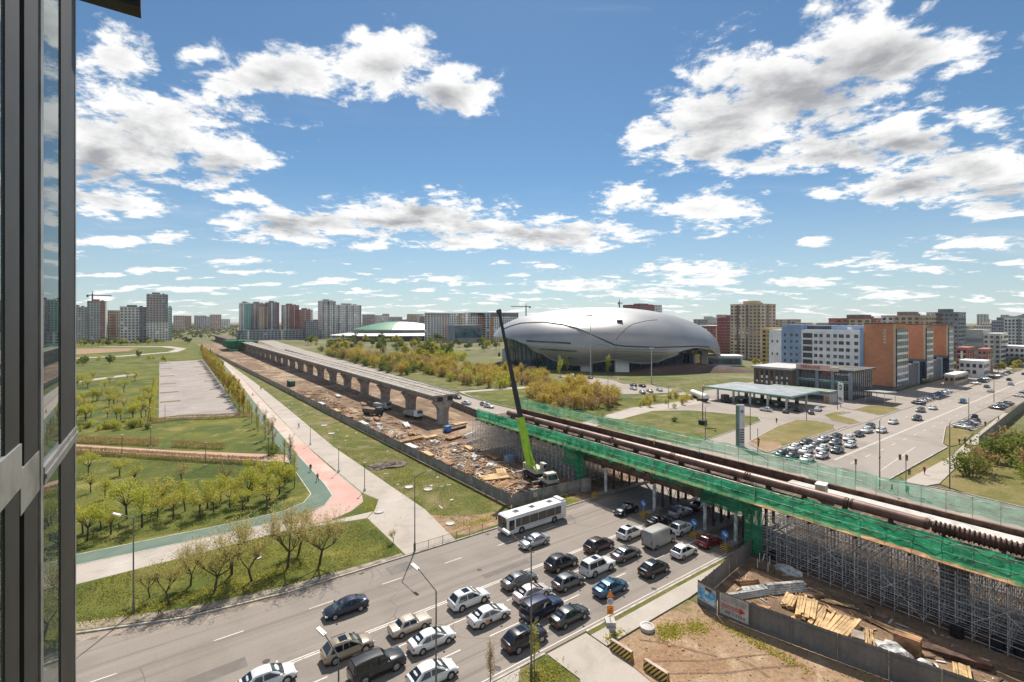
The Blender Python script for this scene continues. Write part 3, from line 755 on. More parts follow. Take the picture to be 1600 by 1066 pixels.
q.add([(a[0]+n.x,a[1]+n.y,1.12),(b[0]+n.x,b[1]+n.y,1.45),(a[0]+n.x,a[1]+n.y,1.78)], [(0,1,2)]); q.build('arrow_head', REDP, pos)
for r in range(4):
    t = .06
    while t < .9:
        w = rnd.uniform(.03,.09); z = 2.5-.16*r if r < 3 else 2.5-.5
        quadpost(pos, 'text_mark', on(t), on(t+w), z-.045, z+.045, M('grey_print', (.22,.20,.19), .7), off-.012); t += w+.025
for t, w, z, h in ((.08,.05,1.08,.16),(.2,.28,1.06,.08),(.18,.2,.82,.26),(.46,.05,.86,.2),(.56,.05,.82,.3),(.64,.06,.82,.32),(.73,.05,.82,.34),(.82,.07,.82,.34)):
    quadpost(pos, 'text_mark', on(t), on(t+w), z-h/2, z+h/2, MATS['grey_print'], off-.012)
# concrete wall on the far side of the works, and fence by the waste ground
wl = thing('concrete_wall', 'grey concrete panel wall between the viaduct works and the side street', 'wall')
def wall_panels(par, pts, L, H, mat, t=.14, name='wall_panel'):
    mes = {}
    for i in range(len(pts)-1):
        a, b = Vector((*pts[i],0)), Vector((*pts[i+1],0)); d = b-a; n = max(1, round(d.length/L)); l = round(d.length/n, 2)
        if l not in mes:
            q = MB(); q.box(0.02, l-.1, -t/2, t/2, 0, H); q.box(l-.1, l+.02, -t*.8, t*.8, 0, H+.08); mes[l] = q.mesh(name, mat)
        for j in range(n):
            p = a+d*(j/n); inst(name, mes[l], par, (p.x, p.y, 0), math.atan2(d.y, d.x))
wall_panels(wl, [(82.2,104),(84.4,133),(93.3,205),(96.8,285),(103.8,540)], 4.0, 2.3, CONCDARK)
wl = thing('board_fence', 'grey ribbed fence of upright boards running beside the far sidewalk', 'fence')
wall_panels(wl, [(167.5,28.3),(235,30.4),(300,31.4)], 1.6, 2.6, FENCER, .06, 'fence_board')
wl = thing('board_fence', 'blue-grey fence crossing the waste ground behind the brown bushes', 'fence')
wall_panels(wl, [(167.5,28.1),(169,20.8),(176,6),(190,-20)], 2.4, 2.2, M('blue_board', (.10,.125,.17), .7, var=.5, scale=.5), .06, 'fence_board')
# low pedestrian railing at the bus side of the plaza
rl = thing('pedestrian_railing', 'low dark pedestrian railing along the kerb beside the plaza', 'railing')
q = MB(); q.tube((0,0,0),(0,0,1.05),.035); rp = q.mesh('post', DARKSTEEL)
q = MB()
for k in range(11): q.tube((.1+k*.2,0,.15),(.1+k*.2,0,.95),.012,n=4)
q.tube((0,0,.95),(2.2,0,.95),.025,n=5); q.tube((0,0,.15),(2.2,0,.15),.02,n=5); rs = q.mesh('infill', DARKSTEEL)
for i in range(6): inst('post', rp, rl, (28.2+i*2.25, 61.5, .12)); inst('infill', rs, rl, (28.2+i*2.25, 61.5, .12))
# ------------------------------------------------------------------ vehicles (local: +X forward, origin on the road under the middle)
TYRE = M('tyre_rubber', (.02,.02,.021), .85, var=.2, scale=4)
RIM = M('alloy_rim', (.42,.42,.43), .35, .7, var=.2, scale=6)
GLASSD = M('tinted_glass', (.012,.014,.017), .05, 0, var=.3, scale=1, spec=.9)
GLASSC = M('windscreen_glass', (.05,.07,.072), .03, .15, var=.6, scale=1.4, spec=1.0)
LAMPW = M('headlamp_lens', (.62,.64,.66), .15, .1, var=.2, scale=6)
LAMPR = M('tail_lamp_lens', (.38,.012,.012), .2, 0, var=.3, scale=6)
PLATE = M('number_plate', (.62,.62,.6), .5, var=.2, scale=9)
def paint(name, col, metal=.25, rough=.3):
    return M('car_paint_'+name, col, rough, metal, var=.06, scale=.8, spec=.5, coat=.6)
PAINTS = {'white': paint('white', (.62,.62,.615), 0), 'silver': paint('silver', (.42,.42,.44), .5), 'grey': paint('grey', (.13,.13,.135), .4), 'graphite': paint('graphite', (.052,.054,.058), .4),
  'black': paint('black', (.014,.014,.016), .2), 'navy': paint('navy', (.018,.024,.045), .3), 'blue': paint('blue', (.035,.11,.20), .4), 'red': paint('red', (.21,.012,.016), .2),
  'tan': paint('tan', (.33,.27,.20), .4), 'beige': paint('beige', (.50,.42,.34), .2), 'maroon': paint('maroon', (.045,.022,.026), .3), 'rose': paint('rose', (.55,.48,.47), .2), 'vangrey': paint('vangrey', (.30,.30,.28), 0, .45),
  'darkblue': paint('darkblue', (.012,.020,.055), .3)}
def loft(rings, close=True):
    q = MB(); n = len(rings[0]); vs = [p for r in rings for p in r]
    fs = [(j*n+i, j*n+(i+1)%n, (j+1)*n+(i+1)%n, (j+1)*n+i) for j in range(len(rings)-1) for i in range(n if close else n-1)]
    fs += [tuple(range(n-1,-1,-1)), tuple(range((len(rings)-1)*n, len(rings)*n))]
    q.add(vs, fs); return q
SHAPES = {  # length, width, sill z, body stations (x, half width factor, top z), belt z, cabin (rear base, rear roof, front roof, front base), roof z, wheel radius, axle x's
 'sedan': dict(L=4.65, W=1.80, st=[(-2.34,.74,.78),(-2.26,.88,.98),(-1.9,.97,1.06),(-1.2,1,1.04),(-.4,1,.99),(.6,1,.97),(1.2,.99,.95),(1.75,.96,.86),(2.1,.90,.75),(2.28,.78,.64),(2.34,.62,.54)], belt=.97, cab=(-2.02,-.95,.12,1.34), roof=1.47, wr=.32, ax=(-1.38,1.38)),
 'old_sedan': dict(L=4.3, W=1.65, st=[(-2.15,.92,.84),(-2.08,.97,.95),(-1.4,1,.98),(-.5,1,.95),(.6,1,.95),(1.0,1,.95),(1.95,.97,.88),(2.1,.95,.82),(2.15,.92,.70)], belt=.95, cab=(-1.42,-.92,.30,.85), roof=1.42, wr=.30, ax=(-1.25,1.25)),
 'suv': dict(L=4.7, W=1.90, st=[(-2.36,.80,.80),(-2.28,.92,1.04),(-1.9,.98,1.10),(-1.2,1,1.10),(-.4,1,1.08),(.7,1,1.06),(1.25,.99,1.03),(1.8,.97,.97),(2.15,.91,.86),(2.30,.82,.74),(2.36,.68,.62)], belt=1.06, cab=(-2.22,-1.62,.10,1.26), roof=1.69, wr=.38, ax=(-1.42,1.42)),
 'big_suv': dict(L=5.0, W=1.96, st=[(-2.5,.90,.86),(-2.44,.97,1.10),(-1.6,1,1.16),(-.6,1,1.16),(.8,1,1.16),(1.3,1,1.14),(2.2,.98,1.06),(2.42,.93,.95),(2.5,.86,.72)], belt=1.15, cab=(-2.40,-2.20,.35,1.05), roof=1.88, wr=.41, ax=(-1.45,1.45)),
 'hatch': dict(L=4.25, W=1.76, st=[(-2.12,.78,.78),(-2.05,.90,.98),(-1.7,.97,1.04),(-1.0,1,1.02),(-.3,1,.99),(.6,1,.97),(1.1,.99,.95),(1.6,.95,.87),(1.92,.88,.75),(2.06,.78,.65),(2.12,.64,.55)], belt=.98, cab=(-1.96,-1.3,.10,1.26), roof=1.50, wr=.32, ax=(-1.28,1.28)),
 'crossover': dict(L=4.5, W=1.85, st=[(-2.25,.78,.82),(-2.17,.90,1.04),(-1.8,.98,1.10),(-1.1,1,1.08),(-.4,1,1.04),(.6,1,1.02),(1.15,.99,1.0),(1.7,.96,.92),(2.02,.89,.8),(2.18,.79,.68),(2.25,.64,.58)], belt=1.03, cab=(-2.08,-1.15,.10,1.26), roof=1.60, wr=.36, ax=(-1.36,1.36)),
}
def car_meshes(kind):
    S = SHAPES[kind]; W2 = S['W']/2; d = {}
    rings = []
    for x, k, zt in S['st']:
        w = W2*k; zl = .24 if abs(x) < S['L']/2-.2 else .34
        rings.append([(x,-w*.88,zl),(x,-w*.985,zl+.16),(x,-w,.62),(x,-w*.97,zt-.10),(x,-w*.86,zt-.015),(x,-w*.4,zt+.028),(x,w*.4,zt+.028),(x,w*.86,zt-.015),(x,w*.97,zt-.10),(x,w,.62),(x,w*.985,zl+.16),(x,w*.88,zl)])
    me = loft(rings).mesh('body', PAINTS['white']); shade(me, 42); d['body'] = me
    rb, rr, fr, fb = S['cab']; zb = S['belt']-.06; zr = S['roof']; wb = W2*.92; wt = W2*.70
    def cabin(off=0.0):
        r = []
        for x, z, w in ((rb,zb,wb*.93),(rb*.5+rr*.5,zb*.45+zr*.55,(wb+wt)/2*.955),(rr,zr-.05,wt*.97),((rr*.7+fr*.3),zr,wt),((rr*.3+fr*.7),zr,wt),(fr,zr-.05,wt*.98),(fr*.5+fb*.5,zb*.45+zr*.55,(wb+wt)/2*.965),(fb,zb,wb*.93)):
            wbb = wb if rb+.25 < x < fb-.2 else wb*.95
            r.append([(x,-wbb,zb),(x,-w*1.0,max(zb+.01,z-.10)),(x,-w*.90,z-.01),(x,-w*.35,z+.018),(x,w*.35,z+.018),(x,w*.90,z-.01),(x,w*1.0,max(zb+.01,z-.10)),(x,wbb,zb)])
        return r
    me = loft(cabin()).mesh('cabin', PAINTS['white']); shade(me, 35); d['cabin'] = me
    def pane(x0, z0, w0, x1, z1, w1, out):   # front or rear glass, set proud of the cabin
        q = MB(); n = 4; vs = []
        for i in range(n+1):
            t = i/n; vs += [(x0+out*1.0, (-w0+2*w0*t), z0+.05*(1-(2*t-1)**2)*0+.035), (x1+out*.9, (-w1+2*w1*t), z1+.035+.012*(1-(2*t-1)**2))]
        q.add(vs, [(2*i, 2*i+2, 2*i+3, 2*i+1) for i in range(n)]); return q
    lerp = lambda a, b, t: a+(b-a)*t
    d['windscreen'] = pane(lerp(fb,fr,.06), lerp(zb,zr,.06), wb*.86, lerp(fb,fr,.90), lerp(zb,zr-.05,.90), wt*.86, .035).mesh('windscreen', GLASSC)
    d['rear_window'] = pane(lerp(rb,rr,.16), lerp(zb,zr,.16), wb*.80, lerp(rb,rr,.88), lerp(zb,zr-.05,.88), wt*.84, -.035).mesh('rear_window', GLASSD)
    def side(x0b, x1b, x0t, x1t, s):
        zlo, zhi = S['belt']+.02, zr-.13
        ylo, yhi = lerp(wb,wt,.12)+.022, lerp(wb,wt,.92)+.022
        q = MB(); q.add([(x0b,s*ylo,zlo),(x1b,s*ylo,zlo),(x1t,s*yhi,zhi),(x0t,s*yhi,zhi)], [(0,1,2,3) if s < 0 else (3,2,1,0)]); return q.mesh('side_window', GLASSD)
    mid = (rb+fb)/2*.35+(rr+fr)/2*.65
    rq = lerp(rb,rr,.35)+.18; fq = lerp(fb,fr,.2)-.12
    d['side_window'] = [side(rq, mid-.05, rr+.12, mid-.05, s) for s in (-1,1)]+[side(mid+.05, fq, mid+.05, fr-.06, s) for s in (-1,1)]
    wr = S['wr']; q = MB(); q.tube((0,-.11,0),(0,.11,0), wr, n=16); d['tyre'] = q.mesh('tyre', TYRE); shade(d['tyre'], 50)
    q = MB(); q.tube((0,-.118,0),(0,.118,0), wr*.66, n=12)
    d['rim'] = q.mesh('rim', RIM)
    q = MB(); q.tube((0,-.02,0),(0,.02,0), wr*1.16, n=16); d['arch'] = q.mesh('wheel_arch', BLACK)
    L2 = S['L']/2; zt = S['st'][-2][2]; zrr = S['st'][1][2]
    q = MB(); q.rbox((L2-.12,0,0),(.24,.36,.13), rz=R(-14)); d['headlight'] = q.mesh('headlight', LAMPW)
    q = MB(); q.rbox((-L2+.07,0,0),(.14,.30,.17), rz=R(10)); d['tail'] = q.mesh('taillight', LAMPR)
    q = MB(); q.rbox((0,0,0),(.16,.2,.12)); d['mirror'] = q.mesh('mirror', PAINTS['white'])
    q = MB(); q.box(-.02,.02,-.26,.26,-.06,.06); d['plate'] = q.mesh('number_plate', PLATE)
    q = MB(); q.box(-L2+.02, L2-.05, -W2*.86, W2*.86, .2, .36); d['skirt'] = q.mesh('lower_skirt', BLACK)
    q = MB(); q.tube((rr+.2,0,zr+.05),(fr-.15,0,zr+.05), .03, n=5); d['rail'] = q.mesh('roof_rail', DARKSTEEL)
    q = MB(); q.rbox(((rr*.35+fr*.65),0,zr+.024),(.75,wt*1.25,.012)); d['sunroof'] = q.mesh('sunroof', GLASSD)
    q = MB(); q.rbox((L2-.03,0,.60),(.05,W2*1.0,.16)); d['grille'] = q.mesh('grille', BLACK)
    return d
CM = {k: car_meshes(k) for k in SHAPES}
def car(kind, colour, x, y, face, label, group=None, extras='', far=False):
    d = CM[kind]; S = SHAPES[kind]; W2 = S['W']/2; L2 = S['L']/2
    t = thing('car', label, 'car', (x, y, .004), 0 if face > 0 else math.pi, group)
    t.rotation_euler.z += rnd.uniform(-.012, .012)
    body = inst('body', d['body'], t); repaint(body, PAINTS[colour])
    cab = inst('cabin', d['cabin'], t); repaint(cab, PAINTS['black'] if 'B' in extras else PAINTS[colour])
    inst('windscreen', d['windscreen'], cab); inst('rear_window', d['rear_window'], cab)
    for m in d['side_window']: inst('side_window', m, cab)
    for ax in S['ax']:
        for s in (-1, 1):
            w = inst('wheel', d['tyre'], t, (ax, s*(W2-.105), S['wr'])); 
            inst('rim', d['rim'], w)
            if not far: inst('wheel_arch', d['arch'], body, (ax, s*(W2-.012), S['wr']+.03))
    zh = S['st'][-2][2]-.08; zt = S['st'][1][2]-.20
    for s in (-1, 1):
        h = inst('headlight', d['headlight'], t, (0, s*W2*.66, zh)); 
        if s < 0: h.rotation_euler = (0, 0, 0)
        h.scale = (1, s, 1)
        k = inst('taillight', d['tail'], t, (0, s*W2*.72, zt)); k.scale = (1, s, 1)
        m = inst('mirror', d['mirror'], t, (S['cab'][3]-.38, s*(W2+.06), S['belt']+.08)); repaint(m, PAINTS[colour] if colour not in ('tan',) else PAINTS['black'])
    if far: return t
    inst('number_plate', d['plate'], t, (-L2+.015, 0, S['st'][0][2]-.18)); inst('number_plate', d['plate'], t, (L2-.005, 0, .42))
    inst('lower_skirt', d['skirt'], t); inst('grille', d['grille'], t)
    if 'R' in extras:
        for s in (-1, 1): inst('roof_rail', d['rail'], t, (0, s*W2*.66, 0))
    if 'S' in extras: inst('sunroof', d['sunroof'], t)
    return t
queue = 'cars queueing towards the viaduct'
onc = 'vehicles coming out from under the viaduct'
cars = [
 ('sedan','navy',16.4,53.3,-1,'dark navy sedan driving alone towards the camera along the open left lanes','',onc),
 ('sedan','silver',42.9,53.3,-1,'silver sedan passing beside the front half of the white bus','',onc),
 ('crossover','black',62.4,53.2,-1,'black car coming out of the viaduct shadow in the left lanes','',onc),
 ('crossover','white',7.6,46.6,1,'white car with big windscreen cut by the bottom edge, leftmost of the queue','',queue),
 ('suv','tan',14.5,46.5,1,'tan brown off-roader with roof rails in the lane next to the centre line','RS',queue),
 ('big_suv','black',15.9,42.5,1,'large black off-roader near the bottom edge, beside the tan one','R',queue),
 ('old_sedan','beige',20.8,46.3,1,'old boxy beige sedan ahead of the tan off-roader','',queue),
 ('sedan','white',21.6,42.9,1,'white sedan beside the old beige sedan','',queue),
 ('crossover','white',19.5,38.6,1,'white car behind the near lamp post at the bottom edge','',queue),
 ('suv','white',28.1,46.6,1,'white off-roader with dark roof opening next to the centre line','S',queue),
 ('sedan','white',28.3,42.8,1,'white taxi sedan with an orange and black mark on its rear door','',queue),
 ('sedan','grey',35.1,46.4,1,'grey sedan next to the centre line, ahead of the white off-roader','',queue),
 ('sedan','rose',34.6,43.4,1,'pinkish white sedan hemmed in by a grey sedan and a dark blue off-roader','',queue),
 ('big_suv','darkblue',33.6,40.4,1,'tall dark blue off-roader with red tail lamps in the middle of the queue','R',queue),
 ('suv','black',29.1,37.6,1,'black off-roader with a glazed roof beside the grass corner','S',queue),
 ('sedan','graphite',35.2,37.7,1,'dark graphite sedan in the kerb lane ahead of the black off-roader','',queue),
 ('hatch','grey',39.7,42.7,1,'grey hatchback behind the large white off-roader','',queue),
 ('suv','black',42.0,46.5,1,'black off-roader with roof rails next to the centre line','R',queue),
 ('big_suv','white',45.0,43.0,1,'large white off-roader with roof rails in the middle lane','RS',queue),
 ('suv','maroon',49.5,47.0,1,'dark maroon off-roader next to the centre line','',queue),
 ('sedan','grey',50.7,43.2,1,'grey sedan right behind the grey delivery van','',queue),
 ('sedan','blue',42.8,38.8,1,'blue sedan beside the orange road works sign','B' if False else '',queue),
 ('suv','white',56.2,47.0,1,'white off-roader with a sunroof at the edge of the viaduct shadow','S',queue),
 ('crossover','black',50.5,38.5,1,'black crossover with a glossy roof alone in the kerb lane','S',queue),
 ('hatch','white',57.6,39.0,1,'white hatchback in the kerb lane before the shadow','',queue),
 ('suv','white',63.6,43.4,1,'white off-roader in the shade beside the blue arrow sign','',queue),
 ('sedan','black',63.0,47.2,1,'black sedan in the shade ahead of the delivery van','',queue),
 ('suv','silver',68.8,47.2,1,'silver off-roader under the girders behind a column','R',queue),
 ('hatch','red',63.2,38.6,1,'dark red hatchback in the shade of the viaduct','',queue),
 ('sedan','graphite',74.2,46.9,1,'dark sedan deep under the viaduct ahead of the silver off-roader','',queue),
]
for k, c, x, y, f, lab, ex, g in cars: t = car(k, c, x, y, f, lab, g, ex)
taxi = [o for o in C.objects if o.get('label', '').startswith('white taxi')][0]
q = MB(); q.rbox((-.75,-.905,.62),(.55,.012,.30), ry=R(15)); q.build('orange_mark', ORANGE, taxi)
q = MB(); q.rbox((-.35,-.907,.55),(.30,.012,.34), ry=R(-20)); q.build('black_mark', BLACK, taxi)
# delivery van
t = thing('delivery_van', 'tall grey delivery van among the queueing cars at the shadow edge', 'van', (57.6,43.0,.004), 0)
rings = []
for x, w, zt in ((-2.75,.94,2.45),(-2.7,.98,2.52),(-1,1,2.55),(.9,1,2.55),(1.15,.98,2.45)):
    ww = .99*w; rings.append([(x,-ww,.35),(x,-ww,1.3),(x,-ww*.97,zt-.15),(x,-ww*.8,zt),(x,ww*.8,zt),(x,ww*.97,zt-.15),(x,ww,1.3),(x,ww,.35)])
o = loft(rings).build('box_body', PAINTS['vangrey'], t); shade(o.data, 30)
rings = []
for x, w, zt in ((1.15,.98,2.40),(1.5,.96,2.3),(2.1,.94,1.45),(2.75,.90,1.12),(2.85,.82,.8)):
    ww = .97*w; rings.append([(x,-ww,.35),(x,-ww,.9),(x,-ww*.93,zt-.12),(x,-ww*.8,zt),(x,ww*.8,zt),(x,ww*.93,zt-.12),(x,ww,.9),(x,ww,.35)])
o = loft(rings).build('cab', PAINTS['vangrey'], t); shade(o.data, 30)
q = MB(); q.add([(2.13,-.74,1.47),(2.13,.74,1.47),(1.56,.70,2.26),(1.56,-.70,2.26)], [(0,1,2,3)]); q.build('windscreen', GLASSC, t)
for s in (-1,1):
    q = MB(); q.add([(1.25,s*.965,1.35),(1.95,s*.955,1.35),(1.62,s*.93,2.0),(1.25,s*.945,2.05)], [(0,1,2,3)]); q.build('side_window', GLASSD, t)
    q = MB(); q.rbox((-2.77,s*.80,1.1),(.06,.16,.45)); q.build('taillight', LAMPR, t)
    q = MB(); q.rbox((2.75,s*.66,.85),(.18,.3,.22)); q.build('headlight', LAMPW, t)
    q = MB(); q.rbox((1.9,s*1.12,1.45),(.14,.2,.36)); q.build('mirror', BLACK, t)
    q = MB(); q.rbox((-2.765,s*.46,1.35),(.02,.86,1.9)); q.build('rear_door', PAINTS['vangrey'], t)
    for ax in (-1.75,1.85):
        q = MB(); q.tube((ax,s*.78,.36),(ax,s*1.0,.36), .36, n=16); w = q.build('wheel', TYRE, t)
        q = MB(); q.tube((ax,s*.80,.36),(ax,s*1.01,.36), .22, n=12); q.build('rim', RIM, w)
q = MB(); q.box(-2.82,-2.70,-.9,.9,.36,.52); q.build('bumper', BLACK, t)
# city bus
def make_bus(loc, rz, label):
    t = thing('city_bus', label, 'bus', loc, rz)
    BW = M('bus_paint', (.66,.65,.64), .4, 0, var=.06, scale=.6, coat=.3)
    L2, W2, H = 5.9, 1.26, 2.95
    rings = []
    for x, w, zl, zt in ((-L2,.94,.38,H-.12),(-L2+.12,1,.32,H),(-2,1,.32,H+.02),(2,1,.32,H+.02),(L2-.2,1,.32,H),(L2,.95,.36,H-.16)):
        ww = W2*w; rings.append([(x,-ww*.96,zl),(x,-ww,zl+.12),(x,-ww,zt-.28),(x,-ww*.93,zt-.06),(x,-ww*.6,zt),(x,ww*.6,zt),(x,ww*.93,zt-.06),(x,ww,zt-.28),(x,ww,zl+.12),(x,ww*.96,zl)])
    o = loft(rings).build('body', BW, t); shade(o.data, 30)
    for s in (-1,1):
        for i, (a, b) in enumerate(((-4.7,-3.45),(-3.4,-1.75),(-1.7,-.05),(0,1.65),(1.7,3.3),(3.35,4.3),(4.55,5.55))):
            q = MB(); q.add([(a,s*(W2+.012),1.18 if i < 6 else .95),(b,s*(W2+.012),1.18 if i < 6 else .95),(b,s*(W2+.012),2.42),(a,s*(W2+.012),2.42)], [(0,1,2,3) if s < 0 else (3,2,1,0)]); q.build('side_window', GLASSD, t)
        for ax in (-3.3, 3.3-.1):
            q = MB(); q.tube((ax,s*(W2-.28),.48),(ax,s*(W2+.01),.48), .48, n=18); w = q.build('wheel', TYRE, t)
            q = MB(); q.tube((ax,s*(W2-.2),.48),(ax,s*(W2+.02),.48), .27, n=12); q.build('rim', RIM, w)
            q = MB(); q.tube((ax,s*(W2-.02),.5),(ax,s*(W2+.006),.5), .57, n=18); q.build('wheel_arch', BLACK, o)
        q = MB(); q.rbox((L2-.03,s*.95,.72),(.10,.36,.2)); q.build('headlight', LAMPW, t)
        q = MB(); q.rbox((-L2+.0,s*1.05,1.0),(.06,.18,.4)); q.build('taillight', LAMPR, t)
        q = MB(); q.rbox((L2+.22,s*1.22,2.2),(.10,.22,.42)); q.tube((L2-.1,s*1.1,2.6),(L2+.22,s*1.2,2.45),.025); q.build('mirror', BLACK, t)
        q = MB(); q.box(-4.8, 4.4, s*(W2+.004), s*(W2+.009), .98, 1.03); q.build('trim_line', M('trim_grey', (.12,.12,.12), .5), t)
    q = MB(); q.add([(L2+.016,-1.08,1.0),(L2+.016,-.02,1.0),(L2+.016,-.02,2.5),(L2+.016,-1.08,2.5)], [(0,1,2,3)]); q.build('windscreen', GLASSC, t)
    q = MB(); q.add([(L2+.016,.02,1.0),(L2+.016,1.08,1.0),(L2+.016,1.08,2.5),(L2+.016,.02,2.5)], [(0,1,2,3)]); q.build('windscreen', GLASSC, t)
    q = MB(); q.rbox((L2-.02,0,2.66),(.1,1.9,.24)); q.build('destination_box', BLACK, t)
    q = MB(); q.rbox((L2+.0,0,.45),(.08,2.1,.14)); q.build('bumper', M('trim_grey', (.12,.12,.12), .5), t)
    for x in (-3.3, .3, 3.4):
        q = MB(); q.rbox((x,0,H+.05),(.85,.72,.10)); h = q.build('roof_hatch', M('hatch_grey', (.22,.22,.22), .5), t)
        q = MB(); q.rbox((x,0,H+.104),(.62,.5,.012)); q.build('hatch_glass', GLASSD, h)
    q = MB(); q.rbox((-5.35,0,H+.10),(.75,1.9,.24)); q.build('roof_unit', BW, t)
    for i in range(5):
        q = MB(); q.box(-5.75,-4.95,-W2-.014,-W2-.004,1.25+i*.24,1.38+i*.24); q.build('louvre', BLACK, t)
    q = MB(); q.rbox((-L2-.0,0,1.95),(.06,1.8,.8)); q.build('rear_window', GLASSD, t)
make_bus((47.0,58.6,.004), math.pi, 'white city bus with dark windows standing beside the grey site fence')

# ------------------------------------------------------------------ cars farther off (fewer parts)
far = []
qa = 'cars waiting on the avenue beyond the viaduct'
ac = [('sedan','graphite',118.8,54.0,'nearest dark car against the island kerb'),('sedan','black',118.6,51.6,'black car second from the island kerb in the front row'),('hatch','white',126.6,54.6,'white hatchback close to the island kerb'),
 ('crossover','white',118.4,48.4,'white car at the head of the queue nearest the lane line'),('suv','white',125.6,51.6,'white car in the second row of the queue'),('hatch','silver',124.4,47.6,'silver hatchback in the second row beside the white car'),
 ('sedan','graphite',134.5,55.2,'dark sedan against the island kerb in the third row'),('sedan','grey',133.6,52.6,'grey sedan in the third row of the queue'),('sedan','white',131.5,50.2,'white sedan in the middle of the queue'),
 ('crossover','graphite',132.4,47.4,'dark crossover in the third row nearest the lane line'),('sedan','silver',141.8,53.9,'silver sedan towards the tail, near the island'),('crossover','grey',140.5,50.7,'grey crossover towards the tail of the queue'),
 ('hatch','white',141.0,47.5,'white hatchback towards the tail nearest the lane line'),('sedan','black',148.0,53.2,'black sedan near the tail of the queue'),('sedan','white',148.6,50.4,'white sedan at the tail of the tight rows'),
 ('sedan','graphite',156.0,50.6,'dark sedan trailing behind the tight rows'),('suv','white',163.0,50.9,'white off-roader trailing behind the queue'),('hatch','graphite',170.6,52.4,'dark hatchback last but one in the queue'),('hatch','white',166.5,48.4,'white hatchback last in the queue near the lane line')]
for k, c, x, y, l in ac: car(k, c, x, y, -1, l, qa, far=True)
car('sedan','white',183.5,50.4,-1,'white car approaching alone on the avenue','moving cars on the avenue',far=True)
car('suv','graphite',196,47.6,-1,'dark car approaching near the avenue centre line','moving cars on the avenue',far=True)
car('suv','grey',214.9,51.2,-1,'grey car on the avenue just before the building shadow','moving cars on the avenue',far=True)
car('sedan','white',224.5,50.0,-1,'white car on the avenue at the edge of the building shadow','moving cars on the avenue',far=True)
car('suv','blue',251,47.0,-1,'blue car farther up the avenue between the shadows','moving cars on the avenue',far=True)
NTH = 'first second third fourth fifth sixth seventh eighth ninth tenth eleventh twelfth'.split()
def slanted(lst, label, group):
    for k, c, x, y, a in lst:
        t = car(k, c, x, y, 1, label % c, group, far=True); t.rotation_euler.z = R(a)
slanted([('sedan','white',191.5,36.0,65),('hatch','silver',194.8,36.0,65),('sedan','graphite',198.0,36.0,65),('sedan','rose',201.2,36.0,65),('hatch','grey',204.4,36.1,65),('crossover','maroon',214,37.2,10)], '%s car parked at a slant beside the far sidewalk', 'cars parked at a slant beside the sidewalk')
slanted([('sedan','graphite',243,36.4,65),('hatch','grey',247,36.4,65),('sedan','silver',251,36.4,65),('sedan','black',255,36.4,65),('sedan','tan',260,36.4,65)], '%s car parked farther up beside the board fence', 'cars parked beside the board fence')
slanted([('sedan','navy',233,56.2,65),('sedan','white',239,57.2,60),('hatch','silver',243,57.2,60),('sedan','rose',247,57.2,60),('sedan','graphite',251,57.4,60),('suv','white',256,57.4,60),('sedan','grey',261,57.6,60),('sedan','blue',266,57.8,60),('hatch','white',271,58,60),('sedan','silver',277,58.2,60),('sedan','white',283,58.2,60)], '%s car parked in front of the orange buildings', 'cars parked before the orange buildings')
slanted([('hatch','white',172.6,84.0,90),('sedan','grey',175.6,78.6,20),('suv','black',181.5,77.0,10),('sedan','grey',180.4,72.6,30),('sedan','white',188.4,73.4,10),('suv','graphite',186,84,80),('sedan','black',190,92,80),('suv','graphite',184,98,80)], '%s car at the fuel station', 'cars at the fuel station')
slanted([('sedan','white',190.5,202.0,80),('sedan','graphite',188.6,197.0,80),('sedan','black',188.6,192.6,80),('hatch','tan',190.4,187.5,80),('sedan','black',185.3,153.4,70),('sedan','black',187.2,149.6,70),('sedan','white',176.6,146.2,70),('sedan','silver',171,136.6,60),('sedan','silver',176.4,136.8,60),('sedan','white',183,136.6,60)], '%s car parked before the silver stadium', 'cars parked before the stadium')
slanted([('sedan','white',94.2,158.4,100),('hatch','silver',98.2,151.5,-80),('sedan','white',97.4,147.4,-80),('suv','graphite',98,172,-85)], '%s car on the side street behind the viaduct end', 'cars on the side street')
lst = [('sedan',c,x,y,65 if y > 55 or y < 38 else 0) for x, y, c in [(290,36.5,'white'),(300,47,'white'),(305,36.5,'graphite'),(318,51,'grey'),(330,57,'white'),(340,46,'silver'),(345,57,'silver'),(352,58,'grey'),(360,58,'white'),(365,50,'black'),(372,58,'black'),(385,57,'silver'),(398,57,'white'),(410,50,'graphite'),(415,57,'white'),(430,44,'white')]]
slanted(lst, '%s car far up the avenue near the low pavilions', 'cars far up the avenue')
# ------------------------------------------------------------------ buildings
BGLASS = M('building_glass', (.045,.065,.085), .12, 0, var=.45, scale=.12, spec=.8)
BGLASSB = M('blue_glass', (.03,.10,.16), .08, 0, var=.5, scale=.1, spec=.9)
WFRAME = M('window_frame', (.55,.54,.52), .6, var=.1, scale=1)
def wallmat(name, col, var=.10): return M('facade_'+name, tuple(min(.8, q*1.75) for q in col), .85, var=var, scale=.08, fine=.05)
FM = {k: wallmat(k, v) for k, v in dict(grey=(.27,.265,.265), light=(.43,.415,.40), white=(.56,.555,.545), dark=(.10,.10,.11), red=(.21,.035,.045), brick=(.23,.10,.08), orange=(.335,.145,.078), beige=(.42,.335,.245), tan=(.33,.25,.17), blue=(.15,.215,.315),
    teal=(.14,.33,.28), brown=(.105,.065,.05), mauve=(.25,.20,.205), ochre=(.38,.27,.11), pink=(.42,.30,.26), slate=(.15,.165,.19), bluepale=(.25,.33,.42)).items()}
ROOFD = M('roof_felt', (.12,.115,.11), .9, var=.25, scale=.2)
